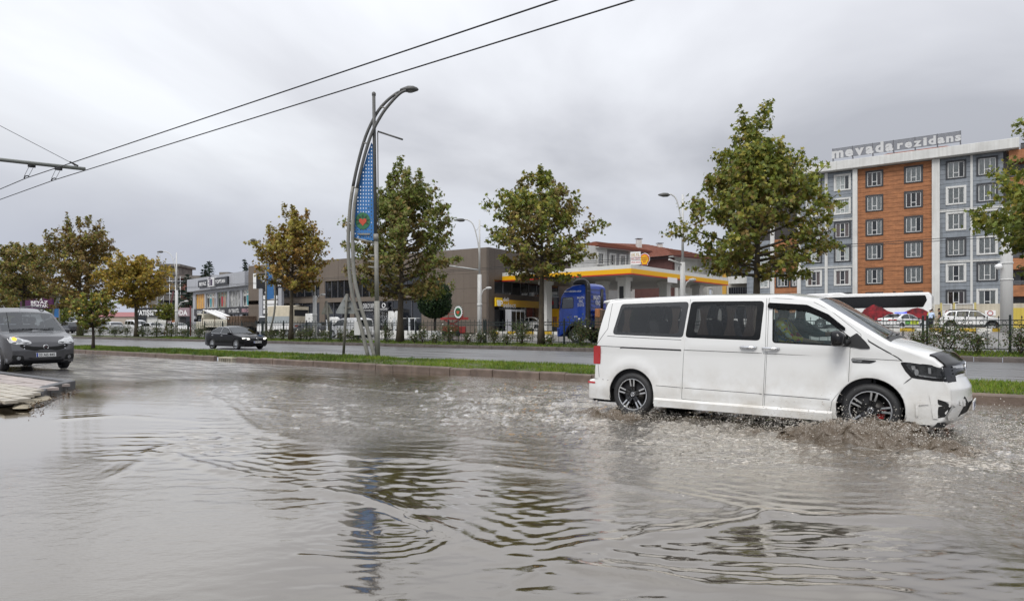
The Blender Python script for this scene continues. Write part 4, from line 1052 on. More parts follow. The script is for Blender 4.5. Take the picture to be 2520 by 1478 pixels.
# --- red-roofed houses behind the canopy
def house(name, label, o, yaw, w_, d_, ze, rh, walls, wins, ov=.7, grp='red roofed houses', base=1.0, chim=()):
 r_ = thing(name, label, 'house', (o[0], o[1], base), yaw, grp); ze -= base
 for (a, b, m_) in walls: MB().box(a, b, 0, d_, 0, ze).build('wall', m_, r_)
 mb = MB(); n = 14; h = d_ / 2 + ov
 A, B, C_, D_ = (-ov, -ov, ze), (w_ + ov, -ov, ze), (w_ + ov, d_ + ov, ze), (-ov, d_ + ov, ze); P, Q = (h - ov, d_ / 2, ze + rh), (w_ - h + ov, d_ / 2, ze + rh)
 mb.add([A, B, C_, D_, P, Q], [(0, 1, 5, 4), (1, 2, 5), (2, 3, 4, 5), (3, 0, 4)]); rf = mb.build('roof', M_tile, r_)
 mb = MB()
 for (p, q, s_, t_) in ((A, B, P, Q), (B, C_, Q, Q), (D_, A, P, P)):      # rows of tiles standing proud
  for i in range(n):
   f0, f1 = i / n, (i + .55) / n; a0 = Vector(p).lerp(Vector(s_), f0); b0 = Vector(q).lerp(Vector(t_), f0); a1 = Vector(p).lerp(Vector(s_), f1); b1 = Vector(q).lerp(Vector(t_), f1); up = Vector((0, 0, .05))
   mb.add([a0 + up, b0 + up, b1 + up * .3, a1 + up * .3, a0, b0], [(0, 1, 2, 3), (4, 5, 1, 0)])
 mb.build('tile_rows', M_tile, rf)['kind'] = 'stuff'
 MB().box(-ov, w_ + ov, -ov - .03, -ov + .02, ze - .22, ze - .01).build('gutter', mat('eave_brown', (.12, .035, .03), .6), rf)
 MB().box(-ov, w_ + ov, -ov, 0, ze - .25, ze - .16).build('soffit', M_wht, rf)
 for (x, z, ww, hh, k) in wins: window(r_, x, z - base, ww, hh, 0, k, -.12)
 for (x, y, z0, z1) in chim:
  c = MB().box(x - .45, x + .45, y - .4, y + .4, z0 - base, z1 - base).build('chimney', M_wht, r_); MB().box(x - .6, x + .6, y - .55, y + .55, z1 - base + .15, z1 - base + .25).build('chimney_cap', M_mull, c)
 return r_
M_hw = mat('house_white', (.60, .60, .58), .85, var=.1, vs=.5, streak=.3); M_hg = mat('house_grey', (.27, .27, .27), .85, var=.12, vs=.5, streak=.3); M_hb = mat('house_maroon', (.10, .045, .04), .85, var=.2, vs=2)
def h1(x): return Fr((12.9, 100), R(40.6)).hit(x, 0)[0]
house('house', 'house with a grey wall panel between white ones, left of the shell sign', (12.9, 100), R(40.6), 14.5, 11, 13.3, 1.7, [(-6, h1(1494), M_hw), (h1(1494), h1(1547), M_hg), (h1(1547), 14.5, M_hw)],
  [(h1(1477), 11.5, 1.5, 1.9, 2), (h1(1506), 11.5, 1.5, 1.9, 1), (h1(1531), 11.5, 1.5, 1.9, 2), (h1(1553), 11.5, 1.4, 1.9, 3), (h1(1477), 8.4, 1.5, 1.9, 0), (h1(1506), 8.4, 1.5, 1.9, 0), (h1(1531), 8.4, 1.5, 1.9, 0)])
h2f = Fr((23.9, 100), R(39.8))
def h2(x): return h2f.hit(x, 0)[0]
o2 = house('house', 'house with maroon corner, white balconies and red roof right of the shell sign', (23.9, 100), R(39.8), 16, 12, 11.9, 2.1, [(0, h2(1640) if h2(1640) > .2 else .6, M_hb), (.6, 16, M_hw)],
  [(h2(1722), 9.6, 1.4, 2.2, 0), (h2(1747), 9.6, 1.4, 2.2, 0), (h2(1672), 9.6, 1.5, 2.0, 2), (h2(1722), 6.4, 1.4, 2.2, 1), (h2(1747), 6.4, 1.4, 2.2, 0), (h2(1672), 6.4, 1.5, 2.0, 1)], ov=.9)
for k, z in enumerate((7.2, 4.0)):
 b_ = MB().box(.7, 6.0, -1.5, 0, z - .15, z + .75).build('balcony', M_hw, o2); mb = MB()
 for q in range(3): mb.tube([(.7, -1.45, z + .9 + .14 * q), (6.0, -1.45, z + .9 + .14 * q)], .03, 5)
 mb.build('railing', M_alloy, b_)
for z in (8.3, 7.7): MB().box(h2(1712), h2(1765), -.1, -.02, z, z + .12).build('band', M_mull, o2)
h3 = at(1573, 588, 128)
house('house', 'house farthest back with two chimneys on its red hipped roof', (h3.x - 13, h3.y - 5), R(15), 25, 14, 15.2, 2.6, [(0, 25, M_hw)], [(3, 13.6, 1.4, 1.0, 0)], chim=[(15, 4, 15.8, 18.2), (20, 5, 15.4, 17.6)])
# --- brown showroom with the fuel station shop in its flank
BW = Fr((-33.3, 84.7), math.atan2(-19.8, 30.1))
def bz(y, x): return BW.hit(x, y)[1]
def bxx(x): return BW.hit(x, 0)[0]
GB = .75
shw = thing('showroom', 'long brown panelled two storey showroom with black window bands', 'building', (BW.o.x, BW.o.y, GB), BW.yaw)
LB = bxx(1179); LE = LB + .9
def zz(v): return v - GB
TOPB = 9.0
MB().box(0, LE - .01, .25, 17, 0, zz(TOPB) - .05).build('wall', M_brown2, shw)
zu0, zu1 = bz(732, 825) , bz(690, 825); zl0, zl1 = GB, bz(743, 825)
cx_ = [0, bxx(640), bxx(700), bxx(786), bxx(861), bxx(1037), LE]
# plain panels: parapet, spandrel, piers, blank end; each panel a piece with its joint
def panels(x0, x1, z0, z1, nx, nz, m=M_brown):
 for i in range(nx):
  for j in range(nz): block(m, 'facade_panel', shw, x0 + (x1 - x0) * i / nx + .008, x0 + (x1 - x0) * (i + 1) / nx - .008, 0, .25, zz(z0 + (z1 - z0) * j / nz) + .008, zz(z0 + (z1 - z0) * (j + 1) / nz) - .008)
panels(0, LE, zu1, TOPB, 9, 1); panels(0, cx_[5], zl1, zu0, 8, 1); panels(cx_[5], LE, GB, zu1, 3, 4); panels(cx_[3], cx_[3] + .9, GB, zl1, 1, 1); panels(cx_[3] - .01, cx_[3] + .9, zu0, zu1, 1, 1); panels(cx_[4], cx_[4] + .7, GB, zl1, 1, 1); panels(cx_[4], cx_[4] + .7, zu0, zu1, 1, 1); panels(0, 2.4, GB, zu1, 1, 2)
def glazed(x0, x1, z0, z1, n, nm='window_band'):
 o = MB().box(x0, x1, .16, .25, zz(z0), zz(z1)).build(nm, G_black, shw)
 for i in range(n + 1): x = x0 + (x1 - x0) * i / n; block(M_mull, 'mullion', o, x - .04, x + .04, .08, .2, zz(z0), zz(z1))
glazed(cx_[3] + .95, cx_[4], zu0, zu1, 4); glazed(cx_[4] + .75, cx_[5], zu0, zu1, 9); glazed(2.5, cx_[3], zu0 + .3, zu1 - .4, 8)
glazed(cx_[3] + .95, cx_[4], GB + .1, zl1, 3); glazed(cx_[4] + .75, cx_[5], GB + .1, zl1, 7); glazed(2.5, cx_[3], GB + .1, zl1, 7)
for x0, x1, tx in ((bxx(868), bxx(893), ''), (bxx(893), bxx(925), 'DEKOYAPI'), (bxx(936), bxx(957), 'KARADEMİR')):
 o = MB().box(x0, x1, -.12, 0, zz(bz(767, 900)), zz(bz(744, 900))).build('shop_sign', M_sblack, shw)
 if tx:
  mb = MB(); lettering(mb, tx, (x0 + x1) / 2, -.128, zz(bz(758 if tx[0] == 'D' else 763, 900)), (x1 - x0) * .82, .55 if tx[0] == 'D' else .22); mb.build('lettering', M_swhite, o, fix=False)
  if tx[0] == 'K': mb = MB(); ring_logo(mb, .22, t=.05); mb.build('emblem', M_swhite, o, ((x0 + x1) / 2, -.13, zz(bz(751, 950))))
  else: mb = MB(); lettering(mb, 'Tam havanızda yaşam', (x0 + x1) / 2, -.128, zz(bz(764, 900)), (x1 - x0) * .7, .16); mb.build('lettering', M_swhite, o, fix=False)
# flank: brown panels coloured as shaded, window row, yellow fascia, shop front (local x = LE plane, running away along y)
FK = Fr(BW.w(LE, 0).to_2d(), BW.yaw + math.pi / 2)
flk = thing('corner_shop', 'fuel station shop front with orange yellow fascia under brown panels coloured as in shade', 'shop', (FK.o.x, FK.o.y, GB), FK.yaw)
def fx_(x): return FK.hit(x, 0)[0]
def fz_(x, y): return FK.hit(x, y)[1] - GB
e1 = fx_(1372); fa0, fa1 = fx_(1197.5), e1
x0_ = 1.0
def fpan(a, b, z0, z1, n, m):
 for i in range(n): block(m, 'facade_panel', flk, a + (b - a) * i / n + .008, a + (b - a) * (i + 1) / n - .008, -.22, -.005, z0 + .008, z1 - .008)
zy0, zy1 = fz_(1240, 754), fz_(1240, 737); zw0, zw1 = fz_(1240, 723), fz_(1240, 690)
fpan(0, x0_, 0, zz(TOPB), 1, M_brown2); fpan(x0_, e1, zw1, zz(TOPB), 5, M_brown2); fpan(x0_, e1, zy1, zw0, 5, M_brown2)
w1 = MB().box(x0_, e1, -.10, -.005, zw0, zw1).build('window_band', G_black, flk)
for i in range(9): x = x0_ + (e1 - x0_) * i / 8; block(M_mull, 'mullion', w1, x - .05, x + .05, -.16, -.08, zw0, zw1)
M_sy = mat('fascia_yellow', (.72, .40, .02), .35); M_sy2 = mat('fascia_bright_yellow', (.85, .55, .02), .35)
fs_ = MB().box(x0_, e1, -.45, -.23, zy0, zy1).build('fascia', M_sy, flk)
xa_, xb_ = fx_(1208), fx_(1224)
lo = MB().box(xa_, xb_, -.60, -.46, zy0 + .02, zy1 + .15).build('logo_box', M_sy2, flk)
zc_ = (zy0 + zy1) / 2; xm = (xa_ + xb_) / 2
mb = MB(); mb.prism(rpoly([(xm - .42, zc_ + .25), (xm + .30, zc_ + .25), (xm + .22, zc_ - .32), (xm - .30, zc_ - .32)], .1, 3), -.64, -.61); mb.build('cup', M_swhite, lo)
mb = MB(); mb.tube([(xm + .30, -.62, zc_ + .15), (xm + .52, -.62, zc_ + .12), (xm + .48, -.62, zc_ - .1), (xm + .27, -.62, zc_ - .12)], .05, 5); mb.build('cup_handle', M_swhite, lo)
for tx, zt, hh, x1_ in (('deli', zc_ + .2, .38, 1.0), ('select', zc_ - .42, .50, 2.3)):
 mb = MB(); lettering(mb, tx, xb_ + .35 + x1_ / 2, -.46, zt, x1_, hh, bold=.02); mb.build('lettering', M_swhite, fs_, fix=False)
MB().box(x0_, e1, -.08, -.005, 0, zy0).build('shop_window', G_black, flk)
for i in range(8): x = x0_ + (e1 - x0_) * i / 7; block(M_mull, 'mullion', flk, x - .05, x + .05, -.12, -.09, 0, zy0)
MB().box(fx_(1213), fx_(1228), -.10, -.085, 0, 2.3).build('door', M_void, flk)
for k, (xc, m_) in enumerate(((1305, mat('poster_red', (.25, .05, .03), .6, var=.8, vs=3)), (1322, mat('poster_brown', (.28, .14, .06), .6, var=.8, vs=3)))): MB().box(fx_(xc) - .9, fx_(xc) + .9, -.10, -.085, .4, 2.9).build('poster', m_, flk)
rb = MB().box(fx_(1345), e1 + .6, -.9, -.5, fz_(1352, 753), fz_(1352, 741)).build('price_board', mat('board_red', (.42, .02, .03), .4), flk)
mb = MB(); lettering(mb, 'V-Power', (fx_(1345) + e1) / 2 + .3, -.91, fz_(1352, 751), 2.2, .4); mb.build('lettering', M_swhite, rb, fix=False)
# --- fuel canopy
CA = at(1553, 674, 57.0); CL = at(1231.5, 692, 66.4)
CN = Fr(CA.to_2d(), math.atan2(CA.y - CL.y, CA.x - CL.x)); zc0 = CA.z; GC = .98
clen = (CA - CL).to_2d().length; cdep = 21.0
can = thing('fuel_canopy', 'wide fuel station canopy with white, yellow and red edge on square columns', 'canopy', (CA.x, CA.y, GC), CN.yaw)
z0 = zc0 - GC
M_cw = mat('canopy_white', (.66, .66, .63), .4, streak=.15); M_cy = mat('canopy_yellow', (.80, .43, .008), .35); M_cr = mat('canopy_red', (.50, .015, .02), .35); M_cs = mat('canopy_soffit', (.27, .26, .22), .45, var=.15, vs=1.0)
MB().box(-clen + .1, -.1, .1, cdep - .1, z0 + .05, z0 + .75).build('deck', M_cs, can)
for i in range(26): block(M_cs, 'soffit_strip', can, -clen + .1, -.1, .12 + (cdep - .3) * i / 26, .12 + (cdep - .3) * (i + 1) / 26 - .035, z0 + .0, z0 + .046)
for nm, m_, a, b, pr in (('fascia_red', M_cr, 0, .095, .03), ('fascia_yellow', M_cy, .098, .50, .02), ('fascia_white', M_cw, .503, .84, .0)):
 MB().box(-clen - pr, pr, -pr, .1, z0 + a, z0 + b).box(-.1, pr, .1, cdep, z0 + a, z0 + b).box(-clen - pr, -clen + .1, .1, cdep, z0 + a, z0 + b).box(-clen, 0, cdep - .1, cdep + pr, z0 + a, z0 + b).build(nm, m_, can)
for (a, b) in ((-2.2, 2.6), (-11.0, 2.6), (-2.2, 10.5), (-11, 10.5), (-2.2, 18), (-11, 18), (-6.6, 6.0)): c_ = MB().box(a - .42, a + .42, b - .42, b + .42, 0, z0).build('column', M_cw, can); MB().box(a - .55, a + .55, b - .55, b + .55, z0 - .35, z0 - .01).build('capital', M_cw, c_)
MB().box(-2.4, -2.0, 2.10, 2.16, 2.3, 4.0).build('fuel_poster', M_sblack, can)
o = MB().box(.06, .10, 6.6, 8.5, z0 - .35, z0 + .12).build('notice', M_swhite, can)
MB().tube([(.0, 7.6, z0 - .34), (.0, 7.6, z0 - 1.2)], .02, 5).build('notice_rod', M_mull, can)
# signs standing on the canopy roof
ys_ = thing('anniversary_sign', 'white board reading 100.YIL standing on the canopy roof', 'sign', CN.w(-.3, 1.3, zc0 + .84), CN.yaw + R(8)); ys_.scale = (.46, .46, .46)
hb = .045
MB().box(-1.0, 1.0, -.1, .1, .15, 2.6).build('board', M_swhite, ys_); MB().box(-.8, -.7, -.05, .05, 0, .15).box(.7, .8, -.05, .05, 0, .15).build('foot', M_mull, ys_)
for tx, z, w_, h_, m_ in (('100.YIL', 1.75, 1.7, .62, mat('letter_gold', (.45, .30, .08), .4)), ('SHELL TÜRKİYE', 1.18, 1.75, .28, M_cr), ('1923-2023', .45, 1.75, .36, M_cr)): mb = MB(); lettering(mb, tx, 0, -.11, z, w_, h_, bold=.015); mb.build('lettering', m_, ys_, fix=False)
MB().box(-.9, .9, -.108, -.101, 1.58, 1.63).build('rule', M_cr, ys_); MB().box(-.9, .9, -.108, -.101, .98, 1.03).build('rule', M_cr, ys_)
pk = thing('shell_sign', 'red and yellow scallop shell sign in a white rim on the canopy roof', 'sign', CN.w(-.3, 2.9, zc0 + .84), CN.yaw + R(20)); pk.scale = (.38, .38, .38)
def pecten(s):
 pts = []
 for i in range(21): a = math.pi * (1.08 - 1.16 * i / 20); pts.append((1.0 * s * math.cos(a), s * (1.15 * math.sin(a) + .25)))
 return pts + [(.62 * s, -.55 * s), (.55 * s, -.95 * s), (-.55 * s, -.95 * s), (-.62 * s, -.55 * s)]
for nm, m_, s, y in (('rim', M_swhite, 1.22, .0), ('outline', M_cr, 1.10, -.13), ('shell', mat('shell_yellow', (.85, .50, .01), .35), .93, -.16)): MB().prism([(p[0], p[1] + 1.5) for p in pecten(s)], y, y + (.25 if nm == 'rim' else .05)).build(nm, m_, pk)
mb = MB()
for k in range(-3, 4): a = math.pi / 2 - k * .30; mb.obox((k * .09, -.175, .95), (.92 * math.cos(a), -.175, 1.75 + .98 * math.sin(a)), .045, .02, up=(0, 1, 0))
mb.build('rib', M_cr, pk); MB().box(-.5, .5, -.05, .15, 0, .4).build('foot', M_mull, pk)
# --- grey shop with window posters
GT = Fr((-49.4, 103), math.atan2(-16.5, 15.4)); gsh = thing('shop_building', 'grey two storey shop with five tall window posters and black sign boards', 'shop', (GT.o.x, GT.o.y, 1.0), GT.yaw)
def gx(zx): return GT.hit((700 + zx / 4.9275) / 1.6254, 0)[0]
def gz(zx, zy): return GT.hit((700 + zx / 4.9275) / 1.6254, (1050 + zy / 4.9275) / 1.6254)[1] - 1.0
LG = gx(1450); MB().box(.8, LG + 3.0, .5, 15, 0, 7.3).build('wall', M_silver, gsh)
for i in range(6): block(M_silver, 'fascia_panel', gsh, LG * i / 6 + .01, LG * (i + 1) / 6 - .01, -.5, .6, 5.65, 7.5)
MB().box(.8, LG + 3.0, .15, .5, 5.2, 5.64).build('lintel', M_silver, gsh)
MB().box(-.35, -.02, -.3, .3, 6.1, 7.1).build('side_sign', M_swhite, gsh)
PX = [(390, 565), (595, 785), (815, 1015), (1050, 1270), (1305, 1535)]; PT = 5.2; PB = gz(480, 903)
pm_ = [mat('poster_fire', (.55, .22, .02), .5, var=1.0, vs=1.6, col2=(.75, .45, .10)), mat('poster_pale', (.62, .62, .58), .5, var=.1, vs=2), mat('poster_leaf', (.03, .035, .02), .5, vs=2.6, col2=(.45, .5, .38)), mat('poster_mono', (.04, .04, .04), .5, vs=1.3, col2=(.62, .62, .60)), mat('poster_white', (.66, .66, .63), .5, var=.06, vs=2)]
for k, (a, b) in enumerate(PX):
 xa, xb = gx(a), gx(b); o = MB().box(xa, xb, .30, .40, PB, PT).build('window_poster', pm_[k], gsh)
 for q in range(1, 4): x = xa + (xb - xa) * q / 4; block(M_silver, 'mullion', o, x - .03, x + .03, .26, .30, PB, PT)
 if k in (1, 4, 2):
  for q in range(4):
   x = xa + (xb - xa) * (q + .5) / 4; mb = MB(); hh = PT - PB; z1 = PB + hh * random.uniform(.78, .9); dk = mat(['print_dark', 'print_teal', 'print_skin', 'print_grey'][q], [(.03, .03, .03), (.05, .28, .32), (.40, .25, .18), (.18, .18, .19)][q], .6)
   wd_ = (xb - xa) / 10
   mb.prism(rpoly([(x - wd_ * .45, PB + hh * .06), (x - wd_, PB + hh * .45), (x - wd_ * .9, z1 - .35), (x + wd_ * .8, z1 - .35), (x + wd_, PB + hh * .42), (x + wd_ * .5, PB + hh * .06)], .05, 2), .285, .299); mb.prism(ell(x, z1, .13, .17, 10), .285, .299)
   mb.build('printed_figure', dk if k != 2 else mat('print_red', (.40, .03, .04), .6) if q == 1 else dk, o)
 MB().box(xb, xb + (gx(PX[k + 1][0]) - xb if k < 4 else .2), .1, .55, 0, PT).build('pier', M_silver, gsh)
MB().box(.8, gx(390) - .02, .1, .55, 0, PT).build('pier', M_silver, gsh)
bb_ = MB().box(gx(372), gx(1540), .02, .28, PB - 1.02, PB - .03).build('name_band', M_sblack, gsh)
for (a, b), tx in zip(PX, ('ÇORAP', 'ÇAMAŞIR', 'PİJAMA', 'EV TEKSTİL', 'BEBE & ÇOCUK')):
 xa, xb = gx(a), gx(b); mb = MB(); lettering(mb, tx, (xa + xb) / 2, .01, PB - .75, min((xb - xa) * .92, .42 * len(tx)), .46, bold=.02); mb.build('lettering', M_swhite if tx[0] != 'B' else mat('letter_pink', (.62, .36, .40), .5), bb_, fix=False)
for k, (a, b) in enumerate(PX): o = MB().box(gx(a), gx(b), .35, .45, 0, PB - 1.05).build('shop_window', G_black, gsh); [block(M_mull, 'mullion', o, gx(a) + (gx(b) - gx(a)) * q / 3 - .03, gx(a) + (gx(b) - gx(a)) * q / 3 + .03, .3, .35, 0, PB - 1.05) for q in range(4)]
zs0, zs1 = gz(660, 478) , gz(660, 345)
o = MB().box(gx(557), gx(764), -.75, -.52, zs0, zs1).build('sign_board', M_sblack, gsh); mb = MB(); lettering(mb, 'BEYAZ', (gx(585) + gx(722)) / 2, -.76, zs0 + .22, gx(722) - gx(585), zs1 - zs0 - .5, bold=.03); mb.build('lettering', M_swhite, o, fix=False)
o = MB().box(gx(766), gx(887), -.85, -.52, zs0 - .1, zs1 + .15).build('logo_board', M_swhite, gsh); x0, x1 = gx(775), gx(878); zm_ = (zs0 + zs1) / 2; mb = MB()
for q in range(5): mb.box(x0 + (.12 if q % 2 else .3), x1 - .9, -.87, -.852, zs0 + .12 + .26 * q, zs0 + .28 + .26 * q)
mb.prism(rpoly([(x1 - 1.0, zs0 + .05), (x1 - .35, zs0 + .05), (x1 - .35, zs1), (x1 - 1.0, zs1 - .15)], .12, 3), -.87, -.852); mb.build('emblem', mat('logo_plum', (.04, .015, .05), .4), o)
o = MB().box(gx(889), gx(1143), -.75, -.52, zs0 + .02, zs1 + .05).build('sign_board', M_sblack, gsh); mb = MB(); lettering(mb, 'TOPTAN', (gx(903) + gx(1098)) / 2, -.76, zs0 + .26, gx(1098) - gx(903), zs1 - zs0 - .5, bold=.03); mb.build('lettering', M_swhite, o, fix=False)
# --- clothes shop with the wide sign, red shed roof
CS = Fr((at(333, 0, 112).x, 112), R(-4)); csh = thing('clothes_shop', 'low shop with a wide black and mauve sign ending in MODA', 'shop', (CS.o.x, CS.o.y, 1.0), R(-4))
cw_ = CS.hit(468, 0)[0]; zs = lambda y: CS.hit(400, y)[1] - 1.0
MB().box(0, cw_, .3, 9, 0, zs(757)).build('wall', M_hw, csh)
xm_ = CS.hit(417, 0)[0]
o = MB().box(0, xm_, -.25, .28, zs(777), zs(756.5)).build('sign_board', M_sblack, csh); mb = MB(); lettering(mb, 'YATIŞSET TÜR', xm_ / 2 + .1, -.262, zs(774.5), xm_ * .94, zs(762) - zs(774.5), bold=.035); mb.build('lettering', M_swhite, o, fix=False)
o = MB().box(xm_ + .01, cw_, -.25, .28, zs(777), zs(756.5)).build('sign_board', mat('sign_mauve', (.30, .22, .24), .5, var=.15, vs=1), csh); mb = MB(); lettering(mb, 'MODA', (xm_ + cw_) / 2, -.262, zs(774.5), (cw_ - xm_) * .82, zs(762) - zs(774.5), bold=.03); mb.build('lettering', M_swhite, o, fix=False)
for q in range(5): xq = cw_ * q / 5; o = MB().box(xq + .12, xq + cw_ / 5 - .12, .2, .28, .1, zs(779)).build('shop_window', pm_[4] if q in (1, 2) else pm_[3] if q == 3 else G_black, csh)
MB().box(cw_ * .62, cw_ * .62 + .9, .16, .2, .2, zs(781)).build('window_poster', mat('print_brown', (.25, .10, .04), .6, var=.8, vs=2), csh)
MB().box(cw_ * .8, cw_ * .8 + 1.0, .16, .2, 0, 1.9).build('door', M_void, csh)
shd = thing('shed', 'long low wall with a red sheet roof left of the clothes shop', 'shed', at(296, 783, 113), 0); shd.location.z = 1.0
mb = MB(); mb.add([(-6, 0, 2.0), (2.3, 0, 2.0), (2.3, 2.2, 2.8), (-6, 2.2, 2.8)], [(0, 1, 2, 3)]); mb.build('roof', mat('sheet_red', (.30, .10, .10), .5, streak=.3), shd); MB().box(-6, 2.2, .2, 5, 0, 2.0).build('wall', mat('shed_wall', (.42, .36, .30), .8, var=.1, vs=.6), shd)
# --- concrete frame still being built, with scaffolding
UC = Fr((at(362, 0, 145).x, 145), R(6)); uc = thing('construction_building', 'unfinished grey concrete block with scaffolding behind the low shops', 'building', (UC.o.x, UC.o.y, 1.0), R(6))
uxx = lambda x: UC.hit(x, 0)[0]; uz = lambda y, x=420: UC.hit(x, y)[1] - 1.0
MB().box(0, uxx(441), .3, 12, 0, uz(676)).build('wall', M_concr, uc); MB().box(uxx(392), uxx(440), .0, 8, uz(676) + .01, uz(652)).build('stair_head', M_concr, uc); MB().box(uxx(386), uxx(445), -.5, 9, uz(655), uz(649)).build('roof_slab', M_concr, uc)
MB().box(uxx(441), uxx(465), .4, 12, 0, uz(676)).build('brick_wall', M_brick, uc); MB().box(uxx(465), uxx(560), .5, 12, 0, uz(684)).build('wall', M_concr, uc); MB().box(uxx(436), uxx(562), -.4, 12, uz(684), uz(677)).build('roof_slab', M_concr, uc)
for k, y in enumerate((711, 735, 762)): MB().box(uxx(385), uxx(445), -.5, .3, uz(y + 3), uz(y)).build('ledge', M_concr, uc)
for y in (688, 715, 738, 760):
 for x in (412, 433, 447, 486): MB().box(uxx(x) - .65, uxx(x) + .65, .2, .52, uz(y + 9), uz(y)).build('window', M_void, uc)
for x in (392, 407, 422, 436, 448): mb = MB(); mb.tube([(uxx(x), -1.0, 0), (uxx(x), -1.0, uz(680))], .06, 5); mb.build('scaffold_pole', M_alloy, uc)
for y in (692, 722, 748): mb = MB(); mb.tube([(uxx(386), -1.05, uz(y)), (uxx(466), -1.05, uz(y))], .06, 5); mb.build('scaffold_rail', M_alloy, uc)
for y in (706, 746): mb = MB(); mb.tube([(uxx(392), -1.1, uz(y)), (uxx(407), -1.1, uz(y - 14))], .05, 5); mb.build('scaffold_brace', M_alloy, uc)
far_ = thing('apartment_building', 'dark flat roofed block far behind the grey shop, beside the conifers', 'apartment building', (at(540, 0, 150).x, 150, 1.0), R(-8)); MB().box(-3.5, 8, 0, 10, 0, at(0, 676, 150).z - 1).build('wall', M_concr, far_); MB().box(0, 2.2, -.1, 3, at(0, 676, 150).z - 1, at(0, 669, 150).z - 1).build('roof_box', M_concr, far_)
# --- boundary wall with gates before the residence, striped kerbs
bwl = thing('boundary_wall', 'cream boundary wall with white mesh gates before the residence', 'wall', st(0, 84.0, 1.0), YAW); BWF = Fr(st(0, 84.0).to_2d(), YAW); wx = lambda x: BWF.hit(x, 0)[0]; wz = lambda x, y: BWF.hit(x, y)[1] - 1.0
MB().box(wx(2300), wx(2560), .1, .35, 0, wz(2400, 747)).build('wall', mat('cream_wall', (.52, .47, .37), .8, var=.15, vs=.8, streak=.4), bwl)
for a, b in ((2318, 2341), (2352, 2396)):
 mb = MB(); x0, x1, z1 = wx(a), wx(b), wz(2350, 746)
 for q in (x0, x1): mb.box(q - .05, q + .05, 0, .08, .1, z1)
 mb.box(x0, x1, 0, .08, z1 - .08, z1); mb.box(x0, x1, 0, .08, .1, .18); g_ = mb.build('gate', M_upvc, bwl)
 for q in range(12): x = x0 + (x1 - x0) * q / 12; block(M_upvc, 'gate_bar', g_, x - .012, x + .012, .02, .05, .1, z1)
for x in (2316, 2348, 2400): MB().box(wx(x) - .09, wx(x) + .09, -.02, .09, 0, wz(2350, 744)).build('gate_post', mat('post_yellow', (.5, .42, .15), .6), bwl)
for x in (2333, 2437): o = MB().box(wx(x) - .45, wx(x) + .45, .06, .095, wz(x, 776), wz(x, 763)).build('notice', M_swhite, bwl); mb = MB(); ring_logo(mb, .22, t=.04); mb.build('notice_ring', mat('ring_red', (.4, .05, .05), .5), o, (wx(x), .05, wz(x, 769.5)))
MB().box(wx(2474), wx(2560), .0, .095, .2, wz(2500, 757)).build('yellow_panel', mat('panel_yellow', (.55, .42, .07), .6, streak=.3), bwl)
def striped(t, xa, xb, z, ln=1.0):
 k_ = thing('striped_kerb', 'yellow and white striped kerb in front of the ' + ('parked off-road car' if xa > 2000 else 'fuel station forecourt'), 'kerb', st(0, t, z), YAW, 'striped kerbs'); a, b = road_at(xa, t), road_at(xb, t); i = 0
 while a < b:
  block(mat('kerb_paint_yellow', (.50, .33, .03), .6, var=.2, vs=2) if i % 2 else mat('kerb_paint_white', (.62, .61, .57), .6, var=.2, vs=2), 'kerb_stone', k_, a, a + ln - .02, 0, .25, -.1, .22); a += ln; i += 1
striped(61.6, 2180, 2540, 1.05); striped(51.5, 1150, 1440, .72)
